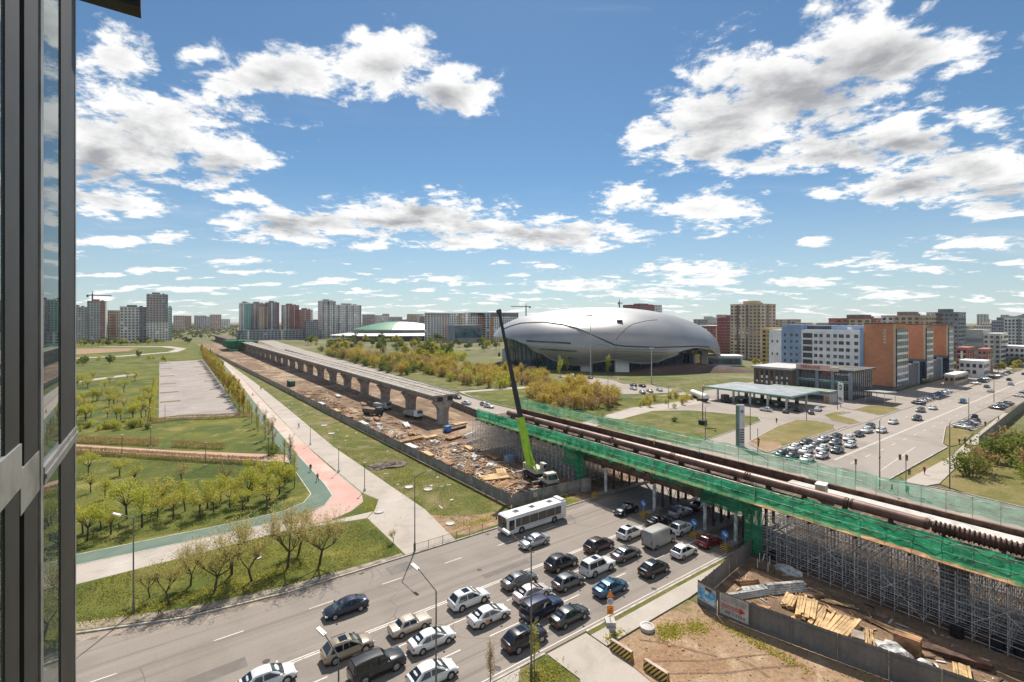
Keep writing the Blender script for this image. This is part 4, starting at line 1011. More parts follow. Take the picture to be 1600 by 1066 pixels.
def block(name, label, x0, x1, y0, y1, h, wall, stripes=(), grid=None, top=None, cat='building', group=None, balcony=None, crown=True, base=None):
    """a tower: wall box, colour strips on its two visible faces, a grid of windows joined as one part (too far to pick apart)
       stripes: (face 'v' or 'u', from, to, colour, z0, z1) fractions; grid: (cols_v, cols_u, floors)"""
    t = thing(name, label, cat, ((x0+x1)/2, (y0+y1)/2, 0), 0, group)
    w, d = (x1-x0)/2, (y1-y0)/2
    q = MB(); q.box(-w, w, -d, d, -.5, h); q.build('wall', FM[wall], t)
    q = MB(); q.box(-w-.15, w+.15, -d-.15, d+.15, h+.005, h+.9); q.build('parapet', FM[top or wall], t)
    if crown:
        q = MB(); q.box(-w*.5, w*.25, -d*.4, d*.4, h+.91, h+3.6); q.build('roof_house', FM[top or 'dark'], t)
        q = MB(); q.box(w*.45, w*.7, -d*.3, d*.2, h+.91, h+2.4); q.build('roof_vent', ROOFD, t)
    for face, a, b, col, z0, z1 in stripes:
        q = MB()
        if face == 'v': q.box(-w+2*w*a, -w+2*w*b, -d-.25, -d-.005, h*z0+.02, h*z1-.02)
        else: q.box(-w-.25, -w-.005, d-2*d*b, d-2*d*a, h*z0+.02, h*z1-.02)
        q.build('facade_strip', FM[col], t)
    if grid:
        cv, cu, fl = grid; fh = h/(fl+.4)
        q = MB(); qs = MB()
        for f in range(fl):
            z = .35*fh+f*fh
            for i in range(cv):
                x = -w+2*w*(i+.5)/cv; ww = w/cv*.55
                if rnd.random() < .97: q.box(x-ww, x+ww, -d-.34, -d-.26, z+fh*.22, z+fh*.78)
                qs.box(x-ww*1.1, x+ww*1.1, -d-.42, -d-.345, z+fh*.14, z+fh*.20)
            for i in range(cu):
                y = -d+2*d*(i+.5)/cu; ww = d/cu*.55
                if rnd.random() < .97: q.box(-w-.34, -w-.26, y-ww, y+ww, z+fh*.22, z+fh*.78)
                qs.box(-w-.42, -w-.345, y-ww*1.1, y+ww*1.1, z+fh*.14, z+fh*.20)
        q.build('windows', BGLASS, t)['kind'] = 'stuff'; qs.build('sills', FM['light'], t)['kind'] = 'stuff'
    if balcony:
        face, a, b, fl, col = balcony; fh = h/(fl+.4); q = MB()
        for f in range(fl):
            z = .35*fh+f*fh
            if face == 'v': q.box(-w+2*w*a, -w+2*w*b, -d-1.1, -d-.43, z, z+fh*.38)
            else: q.box(-w-1.1, -w-.43, d-2*d*b, d-2*d*a, z, z+fh*.38)
        q.build('balconies', FM[col], t)['kind'] = 'stuff'
    return t
FT = 'far towers on the skyline'
V_ = lambda a, b, c, z0=0, z1=1: ('v', a, b, c, z0, z1)
U_ = lambda a, b, c, z0=0, z1=1: ('u', a, b, c, z0, z1)
block('apartment_tower', 'grey apartment block at the far left, partly hidden by the window sash', -112, -87, 930, 955, 51, 'grey', (), (8,0,14))
block('apartment_tower', 'grey unfinished tower with a tower crane behind it, left skyline', -86.5, -66, 930, 955, 60, 'grey', [V_(.7,.95,'brick'),V_(0,.12,'slate')], (6,0,16), top='brick')
block('apartment_block', 'low tan apartment block with a brown middle between two grey blocks', -66, -50, 962, 985, 47, 'tan', [V_(.3,.62,'brick',.2,.85)], (6,0,11), crown=False)
block('apartment_block', 'broad grey block with a white grid facade on the left skyline', -49, -17.5, 920, 945, 52, 'slate', [V_(0,.72,'light')], (7,0,12))
block('apartment_tower', 'tallest grey tower of the left skyline with dark upper floors', -17, 9, 900, 925, 71, 'grey', [V_(0,.8,'mauve',.42,1),V_(.8,1,'slate',.42,1),V_(0,1,'light',0,.42)], (7,2,19))
block('apartment_block', 'narrow grey-green end block right of the tallest left tower', 9.5, 14.5, 932, 955, 52, 'teal', [V_(0,.5,'light')], (2,2,13))
block('apartment_tower', 'white and teal tower beside the viaduct vanishing line', 106, 121, 900, 920, 60, 'white', [V_(.42,.98,'teal'),V_(.1,.2,'grey')], (4,3,18))
block('apartment_tower', 'mauve tower wedged between the teal tower and the dark blue one', 121.3, 144, 905, 925, 60, 'mauve', [V_(.2,.3,'light'),V_(.6,.7,'grey')], (7,2,18))
block('apartment_tower', 'tan balcony tower standing before the mauve tower', 130, 143, 880, 895, 53, 'tan', [V_(.7,.85,'brown'),V_(.1,.2,'light')], (4,2,16))
block('apartment_tower', 'dark blue and red striped tower on the left of the middle skyline', 145, 164, 900, 920, 62, 'slate', [V_(0,.12,'brick'),V_(.8,1,'red'),V_(.35,.45,'light')], (5,2,18))
block('apartment_tower', 'brown-red tower with white edge in the middle skyline', 171, 196, 900, 920, 58, 'brick', [V_(0,.16,'white'),V_(.3,.36,'light'),V_(.66,.7,'light')], (7,2,17))
block('apartment_block', 'lower red-brown block with white end in front of the brown tower', 192, 214, 880, 896, 50, 'brick', [V_(.84,1,'white'),V_(.4,.46,'light')], (6,2,15))
block('office_block', 'small dark grey block in front of the red-brown towers', 196, 216, 850, 862, 30, 'slate', (), (6,2,9), crown=False)
block('apartment_block', 'low brown block between the red towers and the white tower', 228, 246, 950, 970, 33, 'brown', (), (6,2,10), crown=False)
block('apartment_tower', 'tall white-grey tower with a flat cap above the green-roofed arena', 233, 259, 900, 922, 67, 'light', [V_(.12,.22,'slate'),V_(.45,.55,'slate'),V_(.8,.9,'slate'),V_(.2,.8,'grey',.9,1)], (8,3,20))
block('apartment_tower', 'broad white-grey twin tower above the green-roofed arena', 267, 313, 920, 942, 61, 'light', [V_(.02,.1,'slate'),V_(.36,.44,'slate'),V_(.62,.68,'slate'),V_(.92,.99,'slate')], (13,3,18))
block('low_block', 'long dark podium in front of the middle skyline towers', 97, 226, 868, 876, 16, 'slate', [V_(.1,.14,'light'),V_(.5,.53,'light')], (24,0,4), crown=False)
block('office_block', 'grey and pink slab with a dark top storey left of the glass office', 320, 352, 640, 660, 43, 'light', [V_(.6,.95,'pink',0,.85),V_(0,1,'grey',.88,1)], (7,2,12), crown=False)
block('apartment_block', 'grey and yellow block behind the glass office', 353, 382, 645, 665, 43, 'white', [V_(.55,.8,'ochre',.3,1),V_(.8,1,'light')], (7,2,12), crown=False)
block('glass_office', 'low blue glass office in front of the grey and yellow block', 338, 384, 600, 622, 24.5, 'slate', [V_(0,1,'dark',.86,1)], None, crown=False)
o = [o for o in C.objects if o.name.startswith('glass_office')][0]
q = MB(); q.box(-22.4,22.4,-11.6,-11.3,7,20.5); q.build('glazing', BGLASSB, o)
block('apartment_block', 'grey block with a bright orange end wall left of the silver stadium', 388, 414, 640, 660, 44, 'light', [V_(.52,1.0,'orange'),V_(0,1,'dark',.9,1)], (6,2,12), crown=False)
block('apartment_block', 'long grey block with orange edge just left of the silver stadium', 413, 468, 622, 642, 44, 'white', [V_(0,.12,'orange',0,.86),V_(0,1,'dark',.87,1),V_(.68,.98,'brick',.3,.7),V_(.3,.4,'slate')], (14,2,12), crown=False)
block('apartment_tower', 'dark red tower with a white end rising behind the stadium roof', 742, 812, 600, 640, 62, 'red', [V_(.66,1,'white'),V_(.1,.2,'brown')], (14,4,18))
block('apartment_tower', 'beige tower with long rows of small windows right of the stadium', 395, 420, 196, 222, 45, 'beige', [U_(.22,.30,'brown'),U_(.52,.60,'brown'),V_(.1,.2,'light'),V_(.4,.5,'brown'),U_(.62,.98,'tan')], (4,8,16), top='tan')
block('apartment_tower', 'crimson tower behind the beige tower', 420, 445, 232, 249, 33.5, 'red', [U_(.45,.6,'brown')], (4,5,12))
block('apartment_block', 'small red and cream block beside the stadium rim', 440, 470, 258, 272, 26, 'brick', [U_(.7,1,'beige')], (4,4,9), crown=False)
block('apartment_block', 'white block with a dark roof edge behind the stadium rim', 460, 490, 276, 300, 26, 'white', [U_(0,1,'dark',.92,1)], (4,6,9), crown=False)
block('apartment_block', 'yellow ochre block between the beige tower and the blue hotel', 330, 350, 150, 163, 26, 'ochre', (), (3,4,9), crown=False)
block('apartment_block', 'far grey and red roofs behind the blue and white hotel', 425, 470, 130, 158, 33, 'brick', [U_(.5,1,'tan')], (6,6,11))
block('apartment_block', 'far tan roofs above the middle of the hotel', 440, 480, 105, 128, 35, 'tan', [U_(.0,.3,'light')], (6,6,11))
block('unfinished_tower', 'unfinished concrete frame tower with open floors behind the orange buildings', 520, 545, 100, 120, 38, 'slate', [U_(.3,.5,'brown'),U_(.0,.28,'light')], (4,7,11))
block('apartment_block', 'pale blue block behind the unfinished tower', 560, 590, 128, 143, 33, 'bluepale', (), (4,6,10), crown=False)
block('office_block', 'grey office with dark window bands farther up the avenue', 480, 505, 79, 88, 24.5, 'grey', [U_(0,1,'slate',.18,.3),U_(0,1,'slate',.42,.54),U_(0,1,'slate',.66,.78)], (0,0,0), crown=False)
block('office_block', 'blank pale grey office beside the banded office up the avenue', 480.2, 506, 70, 78.8, 22, 'light', [U_(.6,1,'grey',.1,.9)], (5,3,6), crown=False)
block('apartment_tower', 'dark tower at the right edge of the skyline', 650, 680, 93, 101, 31.5, 'slate', (), (4,5,10))
block('apartment_tower', 'white tower with a dark window grid at the right edge', 620, 650, 60, 88, 33.5, 'white', [U_(.3,.36,'slate'),U_(.6,.66,'slate')], (8,12,11))
block('brick_house', 'red brick house with a flat roof up the avenue', 400, 418, 72.6, 78, 14.5, 'brick', [U_(.4,.6,'light',.1,.9)], (3,2,4), crown=False)
block('brick_house', 'second red brick house beside the banded office', 402, 420, 64.5, 68.5, 14, 'brick', (), (3,2,4), crown=False)
block('white_pavilion', 'low white two-storey house among the brick houses up the avenue', 370, 385, 60.5, 70.8, 8.5, 'white', (), (4,4,2), crown=False)
block('low_block', 'pale low building at the right edge of the avenue', 500, 525, 58, 73.5, 12.5, 'light', [U_(0,1,'slate',.3,.6)], (4,6,3), crown=False)
block('kiosk', 'flat-roofed pale kiosk beside the parked cars up the avenue', 318, 345, 62.5, 66.5, 4.2, 'tan', (), (6,2,1), top='light', crown=False)
# distant low skyline
for i in range(84):
    px = rnd.choice((rnd.uniform(270,372), rnd.uniform(560,690), rnd.uniform(560,780), rnd.uniform(1100,1210), rnd.uniform(1430,1660)))
    Yd = rnd.uniform(1250,2300); X = (px-800)/750*Yd; a_ = R(36.2); x, y = X*math.cos(a_)+Yd*math.sin(a_), -X*math.sin(a_)+Yd*math.cos(a_)
    h = 32+rnd.uniform(-.004,.014)*Yd; w = rnd.uniform(14,40)
    block('distant_block', 'small hazy apartment block low on the horizon', x, x+w, y, y+20, h, rnd.choice(('grey','mauve','light','white','tan','pink','brick','bluepale')), (), (6,3,max(4,int(h/4))), group='distant blocks on the horizon', crown=False)
for i in range(22):
    x = 480+i*46+rnd.uniform(-15,15); y = rnd.uniform(760,900)-i*22
    block('distant_block', 'small apartment block low on the horizon right of the arena', x, x+rnd.uniform(20,38), y, y+18, rnd.choice((22,26,30,34)), rnd.choice(('grey','mauve','light','brick','pink','tan')), (), (6,2,7), group='low blocks beyond the arena', crown=False)
for i in range(16):
    x = 700+i*22+rnd.uniform(-8,8); y = 330-i*16+rnd.uniform(-8,8)
    block('distant_block', 'apartment block among the roofs beyond the avenue', x, x+20, y, y+16, rnd.choice((24,28,33)), rnd.choice(('grey','tan','light','brick','beige')), (), (4,6,8), group='roofs beyond the avenue', crown=False)
# windows as single parts for the nearer buildings
wq = MB(); wq.box(-.12,-.02,-.72,.72,0,1.5); win_me = wq.mesh('window', BGLASS)
wq = MB(); wq.box(-.16,-.02,-.80,-.72,-.08,1.58); wq.box(-.16,-.02,.72,.80,-.08,1.58); wq.box(-.16,-.02,-.72,.72,1.5,1.58); wq.box(-.22,-.02,-.72,.72,-.08,0); wq.box(-.15,-.02,-.03,.03,0,1.5); frm_me = wq.mesh('frame', WFRAME)
def window(parent, y, z, sy=1, sz=1, x=0, rz=0):
    o = inst('window', win_me, parent, (x, y, z), rz, (1, sy, sz)); inst('frame', frm_me, o); return o
h = thing('hotel_block', 'white and blue hotel with rows of windows left of the orange end wall', 'building', (266, 73, 0))
q = MB(); q.box(0, 16, 11.2, 48, 0, 27.4); q.build('wall', FM['white'], h)
q = MB(); q.box(-.5, 16, 48.01, 54.5, 0, 27.0); q.build('white_end', FM['white'], h)
q = MB(); q.box(-.35, 0, 38.4, 47.9, 0, 29.6); q.build('blue_bay', FM['blue'], h)
q = MB(); q.box(.2, 15, 38.5, 47.8, 27.42, 29.8); q.build('blue_attic', FM['blue'], h)
q = MB(); q.box(3.5, 15, 12, 38.4, 27.42, 29.6); q.build('attic', FM['blue'], h)
q = MB(); q.box(3.4, 3.48, 26, 37, 27.6, 29.2); q.build('attic_glass', BGLASS, h)
q = MB(); q.box(3.3, 3.4, 17, 19, 27.6, 28.9); q.build('attic_panel', FM['light'], h)
q = MB(); q.box(-.3, 0, 11.2, 12.6, 0, 28.6); q.build('blue_strip', FM['blue'], h)
for f in range(7):
    z = 3.6+f*3.35
    for y in (14.2, 17.6, 20.4, 23.0, 26.0, 29.2, 31.6): window(h, y, z, 1.0 if y != 20.4 else 1.4, 1.05)
    q = MB(); q.box(-.10,-.02,33.2,37.6,z-.5,z+1.9); l = q.build('loggia', BGLASS, h)
    q = MB(); q.box(-.9,-.03,33.0,38.0,z-.9,z-.55); q.build('balcony_slab', FM['white'], l)
    for y in (40.4, 43.0, 46.2): window(h, y, z, .8, 1.05, x=-.36)
    for y in (50,52.6): 
        if f % 2: window(h, y, z, .5, .8, x=-.51)
sign_txt = FM['white']
ob = []
for bi, (ux, uw, zb, lab) in enumerate(((266, 17.5, 0, 'nearest orange building with a blank end wall and a row of pale letters'),(311, 13, 12.5, 'middle orange building raised above a glazed passage'),(353, 11, 12.5, 'farthest of the three orange buildings along the avenue'))):
    b = thing('orange_building', lab, 'building', (ux, 73, 0), 0, 'orange buildings along the avenue'); ob.append(b)
    q = MB(); q.box(0, uw, 0, 11 if bi == 0 else 18, 2.2 if bi == 0 else zb, 30.4-.6*bi); q.build('wall', FM['orange'], b)
    q = MB(); q.box(-.2, 1.6, -.55, -.004, 2.2 if bi == 0 else zb, 30.4-.6*bi); q.build('corner_pier', FM['tan'], b)
    q = MB(); q.box(-.15, uw, -.15, 11, 30.42-.6*bi, 31.0-.6*bi); q.build('parapet', FM['brown'], b)
    q = MB(); q.box(1.7, uw-.6, -1.0, -.02, 2.4, 28.2); g = q.build('glazed_bay', BGLASSB, b)
    for f in range(8):
        q = MB(); q.box(1.6, uw-.5, -1.12, -1.0, 4.2+f*3.05, 5.2+f*3.05); q.build('spandrel', FM['light'], g)
    for f in range(6):
        q = MB(); x = 2.0+f*(uw-3)/5; q.box(x-.08, x+.08, -1.2, -1.13, 2.4, 28.2); q.build('mullion', FM['white'], g)
    if zb:
        q = MB(); q.box(.4, uw, .4, 17, 0, zb-.02); q.build('glazed_passage', BGLASS, b)
        q = MB(); q.box(-.3, .35, 1.5, 4.0, 0, zb-.05); q.build('blue_shaft', FM['bluepale'], b)
        q = MB(); q.box(-.4, uw, -.3, 17.5, zb-1.2, zb-.01); q.build('canopy', FM['dark'], b)
    else:
        q = MB(); q.box(.3, uw, .3, 10.8, 0, 2.19); q.build('base', FM['dark'], b)
# pale upright letters high on the end wall (too blurred in the photo to read; plain strokes of the same size)
for i in range(5):
    z = 27.2-i*1.35
    for dz in (0, .5, 1.0)[: (3 if i % 2 else 2)]:
        q = MB(); q.box(-.08,-.01,2.5,3.6,z+dz*.8-.08,z+dz*.8+.08); q.build('letter_stroke', FM['light'], ob[0])
    q = MB(); q.box(-.07,-.012,3.4 if i % 2 else 2.9,3.6 if i % 2 else 3.1,z,z+.9); q.build('letter_stroke', FM['light'], ob[0])
low = block('low_block', 'dark glazed ground floor strip joining the orange buildings', 284, 368, 75, 92, 9.5, 'dark', (), None, crown=False)
# restaurant
r = thing('restaurant', 'dark two-storey restaurant with tall glazing and a brown slatted wing', 'building', (218, 74.5, 0))
q = MB(); q.box(4.5, 27, 0, 20.5, 0, 11.2); q.build('glass_hall', BGLASS, r)
q = MB(); q.box(.2, 24, 20.55, 37, 0, 10.6); q.build('slatted_wing', FM['brown'], r)
q = MB(); q.box(-.6, 25, 20.3, 38, 10.62, 11.5); q.build('roof', FM['grey'], r)
q = MB(); q.box(3.8, 28, -1.2, 20.2, 11.22, 12.0); q.build('roof', ROOFD, r)
for y in (.4, 6.6, 12.4, 20.2):
    q = MB(); q.box(3.9, 4.9, y-.6, y+.6, 0, 11.2); q.build('column', FM['slate'], r)
for y in [1.9+i*1.45 for i in range(13)]:
    q = MB(); q.box(4.3, 4.48, y-.09, y+.09, 0, 11.0); q.build('mullion', FM['dark'], r)
for z, m in ((3.3,'dark'),(6.6,'teal'),(7.2,'light')):
    q = MB(); q.box(4.25, 4.29, .5, 20, z, z+.28); q.build('transom', FM[m], r)
for i in range(7):
    y = 22+i*2.15; q = MB(); q.box(.06, .19, y, y+1.15, .6, 9.8); q.build('window', BGLASS, r)
    for k in range(3):
        if rnd.random() < .7: q = MB(); q.box(0, .05, y+.1, y+.9, 2+k*2.2+rnd.uniform(-.3,.3), 3.1+k*2.2); q.build('curtain', FM['light'], r)
for x in [6+i*2.2 for i in range(10)]:
    q = MB(); q.box(x-.1, x+.1, -.16, -.01, 0, 11); q.build('mullion', FM['dark'], r)
q = MB(); q.box(3.0, 3.6, 7.2, 20.2, 11.2, 13.6); sg = q.build('sign_board', FM['pink'], r)
q = MB(); q.box(2.95, 4.2, 4.2, 6.8, 11.3, 13.0); q.build('sign_end', FM['beige'], r)
def text3d(body, size, mat, parent, loc, rot, name='sign_text'):
    cu = bpy.data.curves.new(name, 'FONT'); cu.body = body; cu.size = size; cu.extrude = .03; cu.align_x = 'CENTER'; cu.align_y = 'CENTER'
    cu.materials.append(mat)
    tmp = bpy.data.objects.new(name, cu); C.objects.link(tmp)
    me = bpy.data.meshes.new_from_object(tmp.evaluated_get(bpy.context.evaluated_depsgraph_get()))
    bpy.data.objects.remove(tmp)
    o = bpy.data.objects.new(name, me); C.objects.link(o); o.parent = parent; o.location = loc; o.rotation_euler = rot
    return o
text3d('VERALINE', 1.75, REDP, sg, (2.9, 14.6, 12.4), (R(90), 0, R(-90)))
text3d('VERALINE', 1.2, WHITE, r, (3.75, 3.0, 10.2), (R(90), 0, R(-90)))
q = MB(); q.box(4.1,4.26,5.5,10.5,9.6,10.9); q.build('red_fascia', M('red_fascia', (.30,.06,.03), .6), r)
# ------------------------------------------------------------------ fuel station
s = thing('fuel_canopy', 'flat green-edged fuel station canopy on white columns', 'canopy', (190, 94.5, 0))
q = MB(); q.box(-12, 12, -16.5, 16.5, 4.75, 5.35); q.build('fascia', M('green_white_fascia', (.26,.42,.36), .5, var=.1, scale=.3), s)
q = MB(); q.box(-11.7, 11.7, -16.2, 16.2, 5.36, 5.42); q.build('roof', M('canopy_roof', (.25,.28,.30), .6, var=.15, scale=.2), s)
q = MB(); q.box(-12.06, -12.01, -16.5, 16.5, 4.78, 4.98); q.build('green_band', M('green_band', (.05,.26,.17), .5), s)
for x in (-8, 8):
    for i in range(5): q = MB(); q.box(x-.3, x+.3, -13.3+i*6.6-.3, -13.3+i*6.6+.3, 0, 4.74); q.build('column', WHITE, s)
for x in (-8, 8):
    for i in range(4):
        p = thing('fuel_pump', 'fuel pump between canopy columns on the %s island' % ('front' if x < 0 else 'back'), 'fuel pump', (190+x, 94.5-10+i*6.6, 0), 0, 'fuel pumps under the canopy')
        q = MB(); q.box(-.4,.4,-.6,.6,0,1.9); q.build('cabinet', M('pump_dark', (.05,.06,.07), .5), p); q = MB(); q.box(-.42,.42,-.5,.5,1.1,1.7); q.build('screen', PALEC, p)
k = thing('fuel_shop', 'grey shop with a green fascia behind the fuel canopy', 'building', (208, 92, 0))
q = MB(); q.box(0, 7, -15, 8, 0, 3.6); q.build('wall', FM['grey'], k); q = MB(); q.box(-.4, 7.2, -15.3, 8.3, 3.62, 4.5); q.build('fascia', M('green_grey', (.22,.27,.22), .6), k)
q = MB(); q.box(-.06, -.005, -13, 6, .5, 2.8); q.build('shop_window', BGLASS, k); q = MB(); q.box(-.08,-.01,-14.8,-13.4,0,2.6); q.build('orange_door', FM['orange'], k)
tn = thing('storage_tank', 'long white cylindrical tank trailer at the left end of the fuel station', 'tank', (176, 112, 0), R(-35))
q = MB(); q.tube((0,-7,2.0),(0,7,2.0),1.15,n=18); q.build('tank', WHITE, tn, smooth=True)
for y in (-5,5): q = MB(); q.box(-.9,.9,y-.4,y+.4,0,1.0); q.build('cradle', DARKSTEEL, tn)
cb = thing('truck_cab', 'dark truck tractor beside the white tank at the fuel station', 'truck', (178.5, 102.5, 0), R(60))
q = MB(); q.box(-1,1,-1.2,1.2,.5,3.0); q.build('cab', M('truck_dark', (.05,.05,.06), .4), cb); q = MB(); q.box(-2.6,-1,-1.0,1.0,.5,1.1); q.build('chassis', DARKSTEEL, cb)
for x in (-2,.4):
    for y in (-1.05,1.05): q = MB(); q.tube((x,y-.15,.5),(x,y+.15,.5),.5,n=14); q.build('wheel', TYRE, cb)
pl = thing('price_pylon', 'tall white and grey price pylon standing alone at the fuel station drive', 'sign', (118.9, 64.2, 0), R(-36))
q = MB(); q.box(-.95,.95,-.3,.3,.0,10.6); q.build('pylon', M('pylon_white', (.52,.52,.53), .5, var=.12, scale=.4), pl)
q = MB(); q.box(-.99,-.35,-.33,.33,.05,10.4); q.build('green_edge', M('pylon_green', (.12,.20,.17), .5), pl)
for i in range(6): q = MB(); q.box(-.25,.85,-.325,-.301,1.0+i*.62,1.35+i*.62); q.build('price_row', M('price_grey', (.10,.10,.11), .5), pl)
q = MB(); q.disc((.3,-.31,8.9), .42, (0,-1,0), 16, .03); q.build('emblem', M('violet', (.22,.13,.40), .5), pl)
bs = thing('sign_box', 'white sign with a round dark emblem beside the restaurant drive', 'sign', (203, 71.5, 0), R(-40))
q = MB(); q.box(-.12,.12,-1.5,1.5,1.5,9.0); q.build('board', WHITE, bs); q = MB(); q.tube((0,0,0),(0,0,1.5),.2); q.build('post', STEEL, bs)
q = MB(); q.disc((-.14,0,7.3), .95, (-1,0,0), 18, .03); q.build('emblem', BLACK, bs); q = MB(); q.disc((-.16,.1,7.3), .5, (-1,0,0), 14, .03); q.build('emblem_eye', WHITE, bs); q = MB(); q.box(-.15,-.121,-1.1,1.1,2.6,3.6); q.build('print', MATS['grey_print'], bs)
st = thing('entrance_shelter', 'slanted glass shelter roof beside the restaurant entrance', 'shelter', (226, 66, 0))
q = MB(); q.rbox((0,0,4.4),(13,7,.22), ry=R(4)); q.build('roof', M('shelter_roof', (.42,.42,.40), .4, var=.1), st)
for x in (-6,6):
    for y in (-3,3): q = MB(); q.tube((x,y,0),(x,y,4.2),.09); q.build('post', STEEL, st)

# ------------------------------------------------------------------ the silver stadium
sx, sy = 266.7, 250.9; SROT = R(-47.0)
SILVER = bpy.data.materials.new('silver_skin'); SILVER.use_nodes = True
T = NT(SILVER.node_tree); b = T.n['Principled BSDF']; P = T.new('ShaderNodeTexCoord').outputs['Object']
n = T.noise(P, .035, 3, .5); n2 = T.noise(T.vec('MULTIPLY', P, (.02,.6,.6)), 1.0, 3, .6)
c = T.mix(T.step(n, .3, .7), (.39,.385,.385, 1), (.30,.30,.305, 1)); c = T.mix(T.math('MULTIPLY', T.step(n2, .5, .8), .25), c, (.22,.22,.23, 1))
br = T.new('ShaderNodeTexBrick'); T.put(br.inputs[0], T.vec('MULTIPLY', P, (.16,.16,.16))); br.inputs['Color1'].default_value = (1,1,1,1); br.inputs['Color2'].default_value = (.96,.96,.96,1); br.inputs['Mortar'].default_value = (.66,.66,.68,1); br.inputs['Mortar Size'].default_value = .014
c = T.mix(1.0, c, br.outputs[0], 'MULTIPLY')
T.put(b.inputs['Base Color'], c); b.inputs['Metallic'].default_value = .5; b.inputs['Roughness'].default_value = .40
S = thing('stadium', 'huge silver clam-shaped stadium with blue glass under its curved rim', 'stadium', (sx, sy, 0), SROT)
A, Bd, ZC, ZT = 82.5, 68.0, 15.0, 41.8
RIM_PTS = [(-180,20.5),(-150,20.3),(-141,20.0),(-135,19.2),(-128,17.0),(-119,11.4),(-111,6.0),(-103,3.9),(-96.5,4.1),(-91,6.5),(-86,7.9),(-81,7.6),(-76,6.1),(-70,5.6),(-65,6.6),(-59,9.6),(-52,13.6),(-44,14.8),(-34,13.4),(-22,9.0),(0,8.0),(30,10),(90,12),(150,16),(180,20.5)]
def rim_z(deg):
    for (a, z), (b_, z2) in zip(RIM_PTS[:-1], RIM_PTS[1:]):
        if a <= deg <= b_: t = (deg-a)/(b_-a); t = t*t*(3-2*t); return z+(z2-z)*t
    return 10
def shell(deg, t):
    """t 0..1 crown to widest ring, 1..2 on down to the rim"""
    th = R(deg); zc = ZC - 5.5*max(0, math.cos(th))**1.5 + 1.5*max(0, -math.cos(th))
    zr = rim_z(deg)
    if t <= 1:
        ph = t*math.pi/2; r = math.sin(ph)**.96; z = zc+(ZT-zc)*math.cos(ph)**.92
        if zr > zc and z < zr:
            k = min(1, max(0, ((zr-zc)/(ZT-zc))**(1/.92))); ph = min(ph, math.acos(k)); r = math.sin(ph)**.96; z = zc+(ZT-zc)*math.cos(ph)**.92
    else:
        s_ = t-1
        if zr >= zc:
            k = min(1, ((zr-zc)/(ZT-zc))**(1/.92)); ph = math.acos(k); r = math.sin(ph)**.96-.02*s_; z = zr
        else:
            z = zc+(zr-zc)*s_; r = 1-.13*((zc-z)/16)**1.6
    dent = 0
    return (A*r*math.cos(th), Bd*r*math.sin(th), z)
q = MB(); NA, NTt = 180, 40
vs = []
for i in range(NA):
    for j in range(1, NTt+1): vs.append(shell(-180+360*i/NA, 2*j/NTt))
o0 = len(vs); vs.append((0,0,ZT))
fs = [(i*NTt+j, ((i+1)%NA)*NTt+j, ((i+1)%NA)*NTt+j+1, i*NTt+j+1) for i in range(NA) for j in range(NTt-1)]+[(o0, i*NTt, ((i+1)%NA)*NTt) for i in range(NA)][::1]
q.add(vs, fs); shl = q.build('shell', SILVER, S, smooth=True)
for p in shl.data.polygons: p.use_smooth = True
bvh = BVHTree.FromPolygons([Vector(v) for v in vs], fs)
M_S = Matrix.Translation((sx, sy, 0)) @ Matrix.Rotation(SROT, 4, 'Z')
def on_shell(px, py, lift=.15):
    """point of the shell along a sight line measured from the survey point at the window"""
    a = R(36.2); X, Z = (px-800)/750, -(py-501)/750
    d = Vector((X*math.cos(a)+math.sin(a), -X*math.sin(a)+math.cos(a), Z)).normalized(); inv = M_S.inverted()
    hit = bvh.ray_cast(inv @ Vector((0,0,32)), (inv.to_3x3() @ d).normalized())
    return (hit[0] + (hit[1] if hit[1].dot(inv.to_3x3() @ d) < 0 else -hit[1])*lift) if hit[0] else None
def seam(pts, r, mat, name, lift=.1):
    out = []
    for (a, b_) in zip(pts[:-1], pts[1:]):
        for k in range(6):
            p = on_shell(a[0]+(b_[0]-a[0])*k/6, a[1]+(b_[1]-a[1])*k/6, lift)
            if p: out.append(p)
    q = MB()
    for p0, p1 in zip(out[:-1], out[1:]): q.tube(p0, p1, r, n=5)
    if out: q.build(name, mat, S)
SEAMD = M('seam_blue_grey', (.05,.065,.09), .4, .2)
seam([(785,515),(800,509),(815,505),(850,503.5),(880,507),(900,512),(915,518),(940,530),(960,539),(975,541),(1000,542),(1027,543),(1065,542),(1090,541),(1112,543)], .38, SEAMD, 'seam')
seam([(962,532),(968,524),(978,513),(990,506),(1010,501.5),(1030,499.5)], .14, SEAMD, 'crease', .05)
for y0_, y1_, x0_, x1_, r in ((533,537,823,898,.55),(545.5,549.5,843,907,.55),(557.5,561.5,866,918,.5)): seam([(x0_,y0_),((x0_+x1_)/2,(y0_+y1_)/2),(x1_,y1_)], r, BGLASSB, 'slot_window', .05)
for y in (546, 550, 554, 557.5): seam([(958,y-1),(990,y),(1030,y+1),(1048-(y-546)*1.2,y+.5)], .10, SEAMD, 'louvre_line', .05)
seam([(920,514)], .1, SEAMD, 'x') if False else None
p = on_shell(968, 502, .3)
if p: q = MB(); q.rbox(p, (3.5,2.4,1.0)); q.build('roof_hatch', DARKSTEEL, S)
p = on_shell(921, 494, .3)
if p: q = MB(); q.rbox(p, (4.5,1.0,.7)); q.build('roof_hatch', DARKSTEEL, S)
